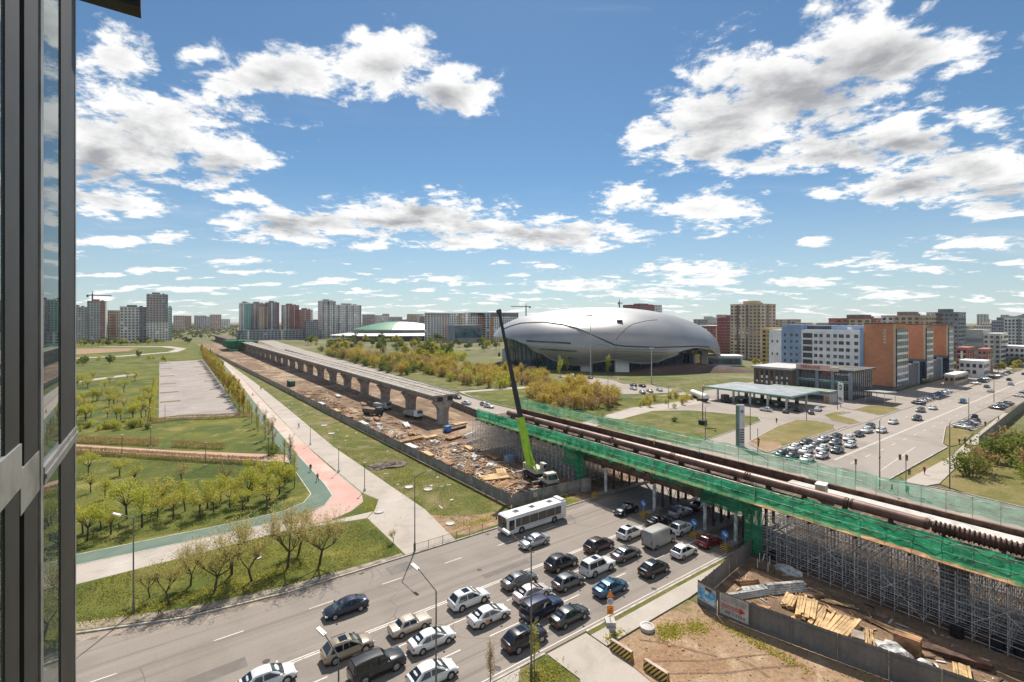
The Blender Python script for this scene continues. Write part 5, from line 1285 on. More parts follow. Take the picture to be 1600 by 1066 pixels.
# rim lip and the glazed drum under the shell
rim = [shell(-180+360*i/240, 2.0) for i in range(241)]
q = MB()
for p0, p1 in zip(rim[:-1], rim[1:]): q.tube(p0, p1, .45, n=5)
q.build('rim', M('rim_grey', (.30,.29,.29), .4, .3), S)
q = MB(); N = 160; K = .84
vs = []
for i in range(N):
    t = 2*math.pi*i/N; dg = math.degrees(math.atan2(math.sin(t), math.cos(t))); vs += [(A*K*math.cos(t), Bd*K*math.sin(t), -.5), (A*(K+.03)*math.cos(t), Bd*(K+.03)*math.sin(t), rim_z(dg)+2)]
q.add(vs, [(2*i, (2*i+2)%(2*N), (2*i+3)%(2*N), 2*i+1) for i in range(N)]); q.build('glass_drum', M('stadium_glass', (.03,.085,.135), .12, 0, var=.5, scale=.08, spec=.8), S)
for i in range(40):
    t = R(-180+4.4*i); dg = -180+4.4*i
    q = MB(); q.tube((A*(K+.005)*math.cos(t), Bd*(K+.005)*math.sin(t), 0), (A*(K+.035)*math.cos(t), Bd*(K+.035)*math.sin(t), rim_z(dg)+1), .22, n=5); q.build('mullion', M('mullion_blue', (.09,.12,.16), .5), S)
for dg, w in ((-97,7),(-80,8.5),(-17,4.5),(-176,5)):
    t = R(dg); q = MB(); q.rbox((A*.885*math.cos(t), Bd*.885*math.sin(t), 5), (w, 4, 10 if dg != -17 else 22), t+R(90)); q.build('concrete_buttress', FM['light'] if dg != -97 else FM['grey'], S)
q = MB(); q.rbox((A*.9*math.cos(R(-36)), Bd*.9*math.sin(R(-36)), 6), (9, 3, 8), R(-36+90)); q.build('entrance_glass', BGLASSB, S)
# earth berm on the right of the stadium
vs = []; q = MB(); n = 30; m = 8
bx_, by_ = 262, 178
for i in range(n+1):
    for j in range(m+1):
        u, w = i/n, j/m
        vs.append((bx_-28+70*u, by_-8+30*w-.55*(-28+70*u), .05+4.6*math.sin(math.pi*u)**.7*math.sin(math.pi*w)*(1+.25*noise.noise((u*6,w*4,1)))))
q.add(vs, [(i*(m+1)+j,(i+1)*(m+1)+j,(i+1)*(m+1)+j+1,i*(m+1)+j+1) for i in range(n) for j in range(m)])
struct(q.build('bank', layered('berm_soil', (.105,.07,.062), [((.15,.10,.085), .1, .45, .7), ((.07,.05,.045), .3, .55, .7)], .95, .6, .8, .18, 1), smooth=True))
w_ = thing('glass_annex', 'low blue-white annex with a flat roof right of the stadium', 'building', (318, 196, 0), R(-47))
q = MB(); q.box(-18,22,-6,6,0,6.5); q.build('wall', FM['bluepale'], w_); q = MB(); q.box(-18.5,22.5,-6.5,6.5,6.52,7.4); q.build('roof', FM['white'], w_); q = MB(); q.box(-17,21,-6.1,-6.01,1,5.5); q.build('glazing', BGLASSB, w_)
# ------------------------------------------------------------------ arena with the green roof
g = thing('arena', 'low white arena with a green domed roof and a sweeping white brim', 'arena', (328, 770, 0), R(-25))
WR = M('white_roof', (.60,.60,.58), .45, .1, var=.08, scale=.05)
def dish(name, mat, a, b_, z0, z1, pw, t0=0, t1=360, lip=None):
    q = MB(); n = 64; m = 10; vs = []
    for i in range(n+1):
        th = R(t0+(t1-t0)*i/n)
        for j in range(m+1):
            r_ = j/m; vs.append((a*r_*math.cos(th), b_*r_*math.sin(th), z0+(z1-z0)*(1-r_**pw)))
    q.add(vs, [(i*(m+1)+j,(i+1)*(m+1)+j,(i+1)*(m+1)+j+1,i*(m+1)+j+1) for i in range(n) for j in range(m)])
    return q.build(name, mat, g, smooth=True)
dish('brim', WR, 112, 88, 8.5, 17, 1.6); dish('dome', WR, 78, 58, 16.6, 30, 2.0)
dish('green_panel', M('green_roof', (.045,.20,.11), .5, var=.15, scale=.03), 77.5, 57.5, 16.9, 30.25, 2.0, 130, 262)
q = MB(); q.lathe([(1,0),(1,8.4)], 48, sx=84, sy=64); q.build('glass_wall', BGLASS, g)
q = MB(); q.lathe([(1,14.2),(1,17.4)], 64, sx=79.5, sy=59.5); q.build('dark_gap', FM['dark'], g)
# ------------------------------------------------------------------ vegetation
LF = dict(olive=leafmat('leaf_olive', (.40,.37,.065), (.52,.45,.10), (.33,.33,.06)), gold=leafmat('leaf_gold', (.52,.40,.08), (.42,.36,.07), (.55,.36,.10)), brown=leafmat('leaf_brown', (.33,.215,.10), (.42,.27,.13), (.30,.24,.08)),
  green=leafmat('leaf_green', (.14,.19,.035), (.22,.24,.045), (.11,.15,.03)), lime=leafmat('leaf_lime', (.42,.42,.055), (.52,.48,.085), (.34,.37,.055)), dark=leafmat('leaf_dark', (.08,.115,.03), (.12,.14,.035), (.07,.09,.025)), straw=leafmat('leaf_straw', (.55,.46,.17), (.44,.40,.12), (.56,.45,.22)))
def leaves(q, pts, size, jit=.5):
    for p in pts:
        s = size*rnd.uniform(1-jit, 1+jit)
        a = Vector((rnd.gauss(0,1), rnd.gauss(0,1), rnd.gauss(0,1))).normalized()
        b = a.orthogonal().normalized(); c = a.cross(b)
        th = rnd.uniform(0, 6.28); b, c = b*math.cos(th)+c*math.sin(th), c*math.cos(th)-b*math.sin(th)
        p = Vector(p)
        q.add([p-b*s, p+c*s*.55, p+b*s, p-c*s*.55], [(0,1,2,3)])
def limb(q, a, b, r0, r1, n=5): q.tube(a, b, r0, r1, n, cap=False)
def tree_willow(seed, h=6.4):
    rnd.seed(seed); q = MB(); l = MB(); tips = []
    base = Vector((0,0,-.05)); k = Vector((rnd.uniform(-.3,.3), rnd.uniform(-.3,.3), h*.24)); limb(q, base, k*.5, .15, .13, 7); limb(q, k*.5, k, .13, .115, 7)
    for i in range(rnd.randint(3,5)):
        a = rnd.uniform(0,6.28); f = k+Vector((math.cos(a)*rnd.uniform(.5,1.3), math.sin(a)*rnd.uniform(.5,1.3), rnd.uniform(.7,1.4))); limb(q, k, f, .085, .06)
        for j in range(rnd.randint(3,5)):
            a2 = a+rnd.uniform(-.9,.9); g = f+Vector((math.cos(a2)*rnd.uniform(.3,1.1), math.sin(a2)*rnd.uniform(.3,1.1), rnd.uniform(.6,1.3))); limb(q, f, g, .04, .022, 4)
            for m in range(rnd.randint(9,12)):
                t = g+Vector((rnd.gauss(0,.8), rnd.gauss(0,.8), rnd.uniform(.5,2.2))); limb(q, g if rnd.random() < .6 else f+(g-f)*rnd.random(), t, .012, .005, 3); tips.append((g, t))
    pts = []
    for g, t in tips:
        for _ in range(22): u = rnd.uniform(.2,1.1); pts.append(g+(t-g)*u+Vector((rnd.gauss(0,.13), rnd.gauss(0,.13), rnd.gauss(0,.13))))
    leaves(l, pts, .066); return q.mesh('trunk', BARK), l.mesh('crown', LF['straw'])
def tree_round(seed, h, cr, trunk, mat, n, size, flat=1.0, bark=None):
    rnd.seed(seed); q = MB(); l = MB()
    top = Vector((rnd.uniform(-.15,.15), rnd.uniform(-.15,.15), trunk)); limb(q, (0,0,-.05), top, .06+h*.014, .05+h*.009, 6)
    cz = (h+trunk*.9)/2; rz = (h-trunk*.9)/2*flat; blobs = []
    for i in range(9):
        d = Vector((rnd.gauss(0,1), rnd.gauss(0,1), rnd.gauss(0,.8))).normalized()*rnd.uniform(.45,.85)
        c = Vector((d.x*cr, d.y*cr, cz+d.z*rz)); limb(q, top, c, .035+h*.005, .012, 4); blobs.append((c, cr*rnd.uniform(.32,.5)))
    pts = []
    for i in range(n):
        c, r = blobs[rnd.randrange(len(blobs))]; d = Vector((rnd.gauss(0,1), rnd.gauss(0,1), rnd.gauss(0,1))).normalized()
        pts.append(c+d*r*rnd.random()**.45)
    leaves(l, pts, size); return q.mesh('trunk', bark or BARK), l.mesh('crown', mat)
def tree_poplar(seed, h, mat, n, size=.13, w=.75):
    rnd.seed(seed); q = MB(); l = MB(); limb(q, (0,0,-.05), (0,0,h*.9), .09, .02, 6); pts = []
    for i in range(26):
        z = rnd.uniform(.14,.85)*h; a = rnd.uniform(0,6.28); r = w*rnd.uniform(.4,1)*(1-.5*(z/h)**2); e = Vector((math.cos(a)*r, math.sin(a)*r, z+rnd.uniform(.8,1.6))); limb(q, (0,0,z), e, .022, .008, 3)
        for _ in range(n//26): u = rnd.uniform(.2,1.1); pts.append(Vector((0,0,z))*(1-u)+e*u+Vector((rnd.gauss(0,.16), rnd.gauss(0,.16), rnd.gauss(0,.2))))
    leaves(l, pts, size); return q.mesh('trunk', BARKG), l.mesh('crown', mat)
def bush(seed, h, r, mat, n, size, stems=14):
    rnd.seed(seed); q = MB(); l = MB(); pts = []; ends = []
    for i in range(stems):
        a = rnd.uniform(0,6.28); k = rnd.random()**.6; e = Vector((math.cos(a)*r*k, math.sin(a)*r*k, h*(1-.45*k*k)*rnd.uniform(.75,1.0))); s = Vector((math.cos(a)*r*k*.3, math.sin(a)*r*k*.3, 0)); limb(q, s, (s+e)/2+Vector((0,0,.2)), .05, .035, 4); limb(q, (s+e)/2+Vector((0,0,.2)), e, .035, .012, 4); ends.append((s, e))
    for i in range(n):
        s, e = ends[rnd.randrange(stems)]; u = rnd.random()**.5; pts.append(s+(e-s)*u+Vector((rnd.gauss(0,.14*r), rnd.gauss(0,.14*r), rnd.gauss(0,.08*h))))
    leaves(l, [p for p in pts if p.z > .05], size); return q.mesh('stems', BARKG), l.mesh('crown', mat)
PROTO = dict(
  willow=[tree_willow(s) for s in (1,2,3,4)], orchard=[tree_round(s, 4.6, 1.9, 1.5, LF['olive'] if s % 2 else LF['lime'], 1150, .10) for s in (11,12,13,14)],
  bare=[tree_round(s, 4.4, 1.7, 1.5, LF['brown'] if s % 2 else LF['olive'], 380, .10) for s in (15,16)],
  poplar=[tree_poplar(s, 7.5, LF['gold'] if s % 2 else LF['olive'], 1300, .15, 1.0) for s in (21,22,23)], thinpoplar=[tree_poplar(s, 7.0, LF['brown'] if s % 2 else LF['olive'], 900, .09, .95) for s in (24,25)],
  gold=[bush(s, 4.8, 2.5, LF['gold'], 1000, .16) for s in (31,32,33)], tawny=[bush(s, 4.2, 2.3, LF['brown'], 900, .15) for s in (34,35)], limeb=[bush(s, 4.0, 2.3, LF['lime'], 900, .16) for s in (36,37)], greenb=[bush(s, 3.6, 2.4, LF['green'], 900, .17) for s in (38,39)],
  round=[tree_round(s, 7.0, 3.0, 1.8, LF['green'] if s % 2 else LF['olive'], 800, .32) for s in (41,42,43)], dark=[tree_round(s, 7.5, 3.0, 1.4, LF['dark'], 800, .34) for s in (44,45)],
  spruce=[tree_poplar(s, 6.0, LF['lime'], 700, .16, 1.3) for s in (46,)])
rnd.seed(99)
NP = [0]
NAMES = dict(willow='forked_tree', orchard='orchard_tree', bare='orchard_tree', poplar='poplar_tree', thinpoplar='poplar_tree', gold='willow_bush', tawny='willow_bush', limeb='leafy_bush', greenb='leafy_bush', round='tree', dark='tree', spruce='pointed_tree')
def plant(kind, x, y, label, group, s=1.0, name='tree', cat='tree', z=.1):
    me = PROTO[kind][NP[0] % len(PROTO[kind])]; NP[0] += 1
    sc = s*rnd.uniform(.74,1.2)
    t = thing(NAMES[kind], label, cat, (x, y, z), rnd.uniform(0,6.28), group); t.scale = (sc*rnd.uniform(.93,1.07), sc*rnd.uniform(.93,1.07), sc*rnd.uniform(.92,1.1))
    inst('trunk' if name == 'tree' else 'stems', me[0], t); inst('crown', me[1], t); return t
row = [(-1.0,69.2,'thin dark-trunked tree nearest the window frame in the roadside lawn',.62),(.8,66.4,'forked tree second from the window frame in the roadside lawn',.9),(2.9,69.4,'leaning dark tree behind the second forked roadside tree',.8),(5.1,66.2,'tall forked tree, largest of the roadside row',1.08),(7.2,69.4,'leaning forked tree behind the largest roadside tree',.95),
  (9.0,66.2,'wide forked tree in the middle of the roadside row',1.02),(13.2,67.0,'many-limbed tree before the cycle path bend',1.0),(16.7,65.4,'last forked tree of the roadside row near the plaza',.98),(15.2,70.2,'slanting tree behind the last two roadside trees',.85),(26.9,65.6,'small bare bush-like tree at the plaza corner',.42)]
for x, y, l, s in row: plant('willow', x, y, l, 'forked trees in the roadside lawn', s*1.06)
spots = [(-9.4,95.9),(-7.3,95.9),(-6.0,93.0),(-2.3,93.4),(1.6,94.4),(3.3,97.0),(5.1,92.6),(7.1,93.6),(9.5,94.4),(11.0,91),(14.7,91.4),(12.4,95.6),(-11.5,98),(-4.4,98.6),(.2,100.5),(8.5,98.5),(13.6,99.6),(17.6,96.4),(19.4,101),(-14,92),(-17,96),(-8.6,92.4),(-.4,96.6),(6.4,96.4),(10.8,98.8),(15.6,94.2),(-12.5,94.5),(3.2,101.5),(16.6,103.2)]
for i, (x, y) in enumerate(spots): plant('orchard', x, y, 'leafy olive-green orchard tree in the rows above the cycle path', 'orchard trees above the cycle path', 1.12)
for x, y in [(-10.5,118),(-6.8,127),(-3,109),(3.4,113),(-13,109),(10,107.5),(14.5,111),(-15,121),(-12,131),(-17,113),(-8,112),(17,108),(-4,118)]: plant('bare' if rnd.random() < .5 else 'orchard', x, y, 'thinly leaved tree between the orchard and the red paved path', 'thin trees below the red paved path', 1.0)
plant('greenb', 20.0, 104.5, 'dark green bushy clump at the end of the orchard', 'clumps', .9, 'bush', 'bush'); plant('greenb', 21, 125, 'rounded green bush where the red paved path ends', 'clumps', .8, 'bush', 'bush')
for x, y in [(20.6,98.5),(22,109),(22.0,115),(21.8,128),(22.3,136),(22.6,143),(22.2,152),(23.0,160),(22.8,168),(23.3,176),(27.5,131) if False else (23.6,183)]: plant('thinpoplar', x, y, 'slender poplar in the row beside the green cycle path', 'slender poplars by the cycle path', 1.05)
for i in range(96): y = 188+i*2.85; plant('poplar', 23.4+.017*(y-190)*1.0+rnd.uniform(-.5,.5), y, 'golden poplar in the long row along the car park', 'golden poplars along the car park', 1.05)
for i in range(34): y = 330+i*8; plant('poplar', 29+.016*(y-300)+rnd.uniform(-1.5,1.5), y, 'distant poplar in the row leading to the towers', 'distant poplars beside the walkway', 1.0)
for i in range(44): plant('orchard' if i % 3 else 'bare', rnd.uniform(-34,-3), rnd.uniform(196,262), 'small meadow tree left of the car park', 'meadow trees left of the car park', 1.15)
for i in range(16): plant('orchard', rnd.uniform(-46,-4), rnd.uniform(270,345), 'small olive tree in the far meadow', 'trees in the far meadow', 1.2)
for i in range(22): plant('limeb' if i % 3 else 'greenb', -26+i*1.05+rnd.uniform(-1.2,1.2), 192-i*.55+rnd.uniform(-4,5), 'low yellow-green bush below the car park', 'bushes below the car park', .62, 'bush', 'bush')
for i in range(26): plant('round' if i % 2 else 'limeb', rnd.uniform(-110,8), rnd.uniform(440,520), 'leafy tree in the belt before the curving lane', 'trees before the curving lane', .8)
for i in range(44): plant('round' if i % 3 else 'dark', rnd.uniform(-120,34), rnd.uniform(770,860), 'tree in the belt below the left towers', 'trees below the left towers', 1.1)
def hedge(pts, h, w, label, mat):
    t = thing('hedge', label, 'hedge'); q = MB(); core = MB()
    for i in range(len(pts)-1):
        a, b = Vector((*pts[i],.12)), Vector((*pts[i+1],.12)); L = (b-a).length; d = (b-a)/L; nrm = Vector((-d.y, d.x, 0)); ps = []
        for _ in range(int(L*260)):
            u, v, z = rnd.random()*L, rnd.uniform(-1,1), rnd.random()
            if rnd.random() < .75:
                if rnd.random() < .5: z = rnd.uniform(.85,1.08)
                else: v = rnd.choice((-1,1))*rnd.uniform(.8,1.1)
            ps.append(a+d*u+nrm*(v*w/2)+Vector((0,0,z*h)))
        leaves(q, ps, .10)
        for k in range(int(L/.45)): p = a+d*(k*.45+rnd.uniform(-.1,.1))+nrm*rnd.uniform(-.2,.2)*w; core.tube(p, p+Vector((rnd.uniform(-.15,.15), rnd.uniform(-.15,.15), h*.95)), .02, .01, 3)
    core.build('stems', BARKG, t); q.build('leaves', mat, t)
hedge([(-45,193),(-20,171.5),(-.6,152.4)], 1.5, 1.3, 'brown-green clipped hedge above the red paved path, left length', LF['brown']); hedge([(2.6,148.8),(12.8,138.6)], 1.5, 1.3, 'brown-green clipped hedge above the red paved path, right length', LF['brown'])
hedge([(-40,174),(-16.5,155.4),(5,132.2),(17.5,119.2)], 1.4, 1.3, 'long brown clipped hedge below the red paved path', LF['brown']); hedge([(-5,186),(6,187.5),(14,182.5),(24,180.5)], 1.4, 1.5, 'brown hedge along the near edge of the car park', LF['brown']); hedge([(-2.4,190),(-2.2,260),(-2,330)], 1.3, 1.2, 'thin hedge along the left edge of the car park', LF['olive'])
def scatter(n, poly, kinds, label, group, s=1.0, name='bush', cat='bush', mind=2.2):
    xs = [p[0] for p in poly]; ys = [p[1] for p in poly]; done = []; tries = 0
    while len(done) < n and tries < n*40:
        tries += 1; x, y = rnd.uniform(min(xs), max(xs)), rnd.uniform(min(ys), max(ys)); ins = False
        for (x0, y0), (x1, y1) in zip(poly, poly[1:]+poly[:1]):
            if (y0 > y) != (y1 > y) and x < (x1-x0)*(y-y0)/(y1-y0)+x0: ins = not ins
        if not ins or any((x-a)**2+(y-b)**2 < mind**2 for a, b in done): continue
        done.append((x, y)); plant(rnd.choice(kinds), x, y, label, group, s, name, cat)
scatter(78, [(112,134),(126,117.5),(138,119),(152,134),(157,164),(140,172),(122,156)], ['gold','gold','tawny'], 'golden willow bush in the thicket before the stadium', 'willow thicket before the stadium', 1.35, mind=1.9)
scatter(95, [(122,186),(134,184),(160,181),(172,208),(165,262),(130,262),(120,215)], ['gold','gold','tawny','limeb'], 'golden willow bush in the thicket behind the open viaduct end', 'willow thicket behind the viaduct end', 1.35, mind=2.2)
scatter(125, [(110,262),(168,262),(160,330),(148,420),(136,470),(122,470),(115,330)], ['tawny','greenb','greenb','gold'], 'brown-green bush in the belt behind the viaduct', 'bushes behind the viaduct', 1.75, mind=2.6)
scatter(24, [(165,330),(215,330),(200,400),(165,400)], ['limeb','limeb','round'], 'bright yellow-green tree beyond the bush belt', 'yellow-green trees beyond the bush belt', 1.9, 'tree', 'tree', 5)
scatter(70, [(130,470),(240,430),(300,560),(290,700),(150,720),(136,560)], ['greenb','tawny','round','dark','limeb'], 'mixed tree in the park before the arena', 'trees before the arena', 1.7, 'tree', 'tree', 6)
scatter(80, [(300,360),(420,330),(520,380),(520,600),(300,600),(250,430)], ['dark','round','round'], 'dark green tree between the stadium and the far offices', 'trees left of the stadium', 1.35, 'tree', 'tree', 7)
scatter(16, [(150,104),(178,115),(182,121),(160,124),(140,117)], ['limeb','gold'], 'small yellowish shrub beside the lane to the stadium', 'shrubs by the lane', .6)
for x, y, s, k in ((106.5,121,.85,'tawny'),(108.5,124,.8,'limeb'),(110.5,126.5,.75,'gold'),(111.8,105.5,.95,'tawny'),(131,92,.45,'greenb')): plant(k, x, y, 'lone low bush between the scaffolded viaduct and the stadium lane', 'lone bushes behind the green netting', s, 'bush', 'bush')
scatter(16, [(133,24),(133,14),(150,8),(164,12),(164,22),(148,25)], ['greenb','tawny','greenb'], 'tangled brown-green bush on the waste ground', 'bushes on the waste ground', 1.75)
scatter(26, [(200,20),(300,20),(300,-20),(210,-10)], ['tawny','greenb'], 'bush beyond the board fence', 'bushes beyond the board fence', 1.1)
for x, y in ((205,222),(186,207),(214,196)): plant('spruce', x, y, 'young pointed lime-green tree before the stadium glass', 'pointed trees before the stadium', 1.5)
scatter(40, [(330,170),(520,90),(700,95),(700,200),(420,190)], ['round','dark'], 'street tree among the blocks beyond the hotel', 'trees beyond the hotel', 1.1, 'tree', 'tree', 6)
scatter(26, [(380,58),(700,57),(700,64),(430,66)], ['round','dark','olive' if False else 'round'], 'street tree along the far end of the avenue', 'trees along the far avenue', .8, 'tree', 'tree', 5)
# far woods: one mass
q = MB(); rnd.seed(5)
for i in range(6500):
    x = rnd.uniform(-1500,3200); y = rnd.uniform(900,3200) if x < 700 else rnd.uniform(400,2400)
    if y < 1000 and x < 330: continue
    h = rnd.uniform(5,11); r = rnd.uniform(4,9)
    leaves(q, [(x+rnd.gauss(0,r*.5), y+rnd.gauss(0,r*.5), h*rnd.uniform(.15,1)) for _ in range(14)], 2.6)
struct(q.build('far_woods', leafmat('far_leaf', (.095,.115,.04), (.15,.135,.06), (.1,.1,.04))), 'stuff')
# ------------------------------------------------------------------ mobile crane
cr = thing('mobile_crane', 'mobile crane with a lime green lower boom and a black upper boom', 'crane', (60.4, 73.4, .07), R(-99))
CRW = M('crane_white', (.40,.385,.35), .5, var=.15, scale=1)
q = MB(); q.box(-5.2, 5.2, -1.2, 1.2, .85, 1.35); q.build('chassis', DARKSTEEL, cr)
q = MB(); q.box(2.6, 5.3, -1.22, 1.22, 1.36, 1.9); q.add([(3.2,-1.15,1.9),(5.1,-1.15,1.9),(5.1,1.15,1.9),(3.2,1.15,1.9),(3.3,-1.05,3.0),(4.7,-1.05,3.0),(4.7,1.05,3.0),(3.3,1.05,3.0)], [(4,5,6,7),(0,1,5,4),(1,2,6,5),(2,3,7,6),(3,0,4,7)]); cb_ = q.build('cab', CRW, cr)
q = MB(); q.add([(5.12,-1.0,1.95),(5.12,1.0,1.95),(4.75,.95,2.85),(4.75,-.95,2.85)], [(0,1,2,3)]); q.build('windscreen', GLASSC, cb_)
for s in (-1,1): q = MB(); q.add([(3.5,s*1.165,2.0),(4.9,s*1.165,2.0),(4.6,s*1.085,2.8),(3.5,s*1.085,2.8)], [(0,1,2,3)]); q.build('side_window', GLASSD, cb_)
for x in (-4.2,-2.9,1.6,3.9):
    for s in (-1,1): q = MB(); q.tube((x,s*.85,.55),(x,s*1.25,.55), .55, n=14); w = q.build('wheel', TYRE, cr); q = MB(); q.tube((x,s*.9,.55),(x,s*1.27,.55), .28, n=10); q.build('rim', RIM, w)
q = MB(); q.lathe([(0,1.36),(1.1,1.36),(1.1,1.7),(0,1.7)], 14, c=(-1.6,0,0)); q.build('slew_ring', DARKSTEEL, cr)
q = MB(); q.box(-3.9,.4,-1.1,1.1,1.72,2.7); q.box(-4.6,-3.95,-1.2,1.2,1.75,2.9); q.build('superstructure', CRW, cr)
q = MB(); q.box(-.6,.9,.45,1.25,2.72,3.7); oc_ = q.build('operator_cab', CRW, cr); q = MB(); q.box(.91,.93,.5,1.2,2.85,3.6); q.build('windscreen', GLASSC, oc_)
q = MB(); q.tube((-2.6,-.55,2.95),(-2.6,.55,2.95),.4,n=12); q.build('winch_drum', RUST, cr)
for x in (-4.6, 2.2):
    for s in (-1,1):
        q = MB(); q.box(x-.15,x+.15,min(s*1.1,s*2.9),max(s*1.1,s*2.9),.95,1.2); q.tube((x,s*2.8,.1),(x,s*2.8,1.2),.09); q.box(x-.3,x+.3,s*2.8-.3,s*2.8+.3,0,.1); q.build('outrigger', CRW, cr)
M_C = Matrix.Translation((60.4,73.4,.07)) @ Matrix.Rotation(R(-99),4,'Z'); inv = M_C.inverted()
foot = inv @ Vector((59.3,74.6,2.9)); tip = inv @ Vector((59.2,85.6,34.0)); bd = tip-foot
def boom(name, t0, t1, w, h, mat):
    a, b = foot+bd*t0, foot+bd*t1; d = bd.normalized(); x = d.cross(Vector((0,0,1))).normalized(); y = x.cross(d)
    q = MB(); vs = [P+x*sx_*w+y*sy_*h for P in (a, b) for sx_, sy_ in ((-1,-1),(1,-1),(1.0,.4),(.6,1),(-.6,1),(-1,.4))]
    q.add(vs, [(i,(i+1)%6,6+(i+1)%6,6+i) for i in range(6)]+[(5,4,3,2,1,0),(6,7,8,9,10,11)]); q.build(name, mat, cr)
boom('boom_base', 0, .30, .62, .70, GREENP); boom('boom_section', .29, .52, .40, .46, M('boom_black', (.022,.022,.024), .5)); boom('boom_section', .51, .76, .32, .37, MATS['boom_black']); boom('boom_section', .75, 1.0, .25, .29, MATS['boom_black']); boom('boom_head', .985, 1.01, .42, .5, DARKSTEEL)
q = MB(); q.tube(inv @ Vector((59.0,72.2,2.4)), foot+bd*.2+Vector((0,0,-.4)), .16, n=8); q.build('lift_cylinder', GREENP, cr)
q = MB(); p = foot+bd*1.0; q.tube(p, p+Vector((0,0,-9)), .02, n=4); q.build('hoist_rope', DARKSTEEL, cr); q = MB(); q.rbox(p+Vector((0,0,-9.4)), (.4,.3,.8)); q.build('hook_block', DARKSTEEL, cr)
fc = thing('far_crane', 'small dark mobile crane boom beside the distant green netting', 'crane', (60, 565, .07)); q = MB(); q.tube((0,0,2),(9,0,26), .5, .3); q.build('boom', DARKSTEEL, fc); q = MB(); q.box(-4,4,-1.3,1.3,.4,2.4); q.build('carrier', M('far_green', (.05,.2,.1), .6), fc)
def tower_crane(x, y, H, jib, rz, label):
    t = thing('tower_crane', label, 'crane', (x, y, 0), rz); q = MB(); q.box(-.9,.9,-.9,.9,0,H); q.build('mast', M('crane_grey', (.16,.16,.15), .6), t)
    q = MB(); q.box(-jib*.3, jib, -.6, .6, H, H+1.4); q.build('jib', MATS['crane_grey'], t); q = MB(); q.add([(-.8,-.8,H+1.4),(.8,-.8,H+1.4),(.8,.8,H+1.4),(-.8,.8,H+1.4),(0,0,H+8)], [(0,1,4),(1,2,4),(2,3,4),(3,0,4)]); q.build('apex', MATS['crane_grey'], t); q = MB(); q.box(-jib*.3,-jib*.2,-1.2,1.2,H-2.5,H); q.build('counterweight', CONCDARK, t)
tower_crane(-82, 945, 69, 22, R(10), 'thin tower crane above the left skyline tower'); tower_crane(560, 720, 58, 30, R(160), 'thin tower crane left of the stadium roof'); tower_crane(640, 560, 62, 26, R(30), 'tower crane rising behind the stadium crown')

# ------------------------------------------------------------------ timber, pipes and other material on the site
def stack(name, label, cat, loc, rz, L, w, h, rows, cols, mat, jit=.05, group=None, part='plank'):
    t = thing(name, label, cat, (*loc, .07), rz, group); q = MB(); q.box(-L/2, L/2, -w/2, w/2, 0, h); me = q.mesh(part, mat)
    for r in range(rows):
        for c in range(cols):
            inst(part, me, t, (rnd.gauss(0, L*jit), (c-(cols-1)/2)*w*1.12+rnd.gauss(0,.02), .12+r*(h+.012)), rot=(0, 0, rnd.gauss(0, jit*.5)))
    for x in (-L*.3, L*.3): q = MB(); q.box(x-.06, x+.06, -cols*w*.56, cols*w*.56, 0, .115); q.build('bearer', WOODB, t)
    return t
def pipes(name, label, loc, rz, L, r, n, mat):
    t = thing(name, label, 'pipe stack', (*loc, .07), rz); q = MB(); q.tube((-L/2,0,0),(L/2,0,0), r, n=8); me = q.mesh('pipe', mat); k = 0; row = 0
    while k < n:
        m = max(1, int((n*1.4)**.5)+2-row)
        for c in range(m):
            if k < n: inst('pipe', me, t, (rnd.uniform(-.15,.15), (c-(m-1)/2)*2.05*r, r+row*1.78*r)); k += 1
        row += 1
    for x in (-L*.3, L*.3): q = MB(); q.box(x-.03, x+.03, -r*5, r*5, row*1.8*r, row*1.8*r+.04); q.build('strap', DARKSTEEL, t)
TB = 'timber in the yard behind the poster fence'
stack('timber_stack', 'small pale timber stack nearest the pipe bundles', 'timber', (57.2,25.2), R(12), 2.6, .22, .12, 3, 5, WOOD, .03, TB)
stack('timber_stack', 'large pale timber stack behind the corrugated fence', 'timber', (57.2,23.4), R(18), 4.2, .24, .14, 3, 7, WOOD, .05, TB)
stack('timber_stack', 'fanned pale beams in the middle of the timber yard', 'timber', (56.6,21.6), R(8), 4.4, .24, .14, 2, 7, WOOD, .10, TB)
stack('timber_stack', 'long pale beams at the near end of the timber yard', 'timber', (56.4,19.7), R(2), 4.6, .26, .16, 3, 6, WOOD, .04, TB)
pipes('pipe_bundle', 'bundle of whitish pipes close behind the notice board', (55.4,28.6), R(-22), 6.0, .09, 16, M('white_pipe', (.55,.54,.52), .5, .2)); pipes('pipe_bundle', 'strapped bundle of thin grey pipes in the middle of the yard', (57.4,28.2), R(-26), 5.5, .08, 26, STEEL); pipes('pipe_bundle', 'large light grey pipe bundle nearest the scaffold', (59.6,26.8), R(-28), 4.8, .11, 24, STEEL); pipes('pipe_bundle', 'short brown pipe bundle by the fence corner', (57.4,30.1), R(-28), 2.6, .12, 10, WOODB)
for i, (x, y, a, L) in enumerate(((58.6,24.6,30,3.4),(54.4,23.6,-20,2.6),(58.9,21.0,60,3.0),(57.2,17.6,20,3.2),(60.6,17.4,80,3.6),(61.6,21.6,-60,2.8),(54.0,26.6,70,2.4))):
    stack('loose_planks', 'loose fan of a few planks on the yard ground', 'timber', (x, y), R(a), L, .16, .05, 1, 4, WOOD if i % 2 else WOODB, .12, 'loose planks in the yard')
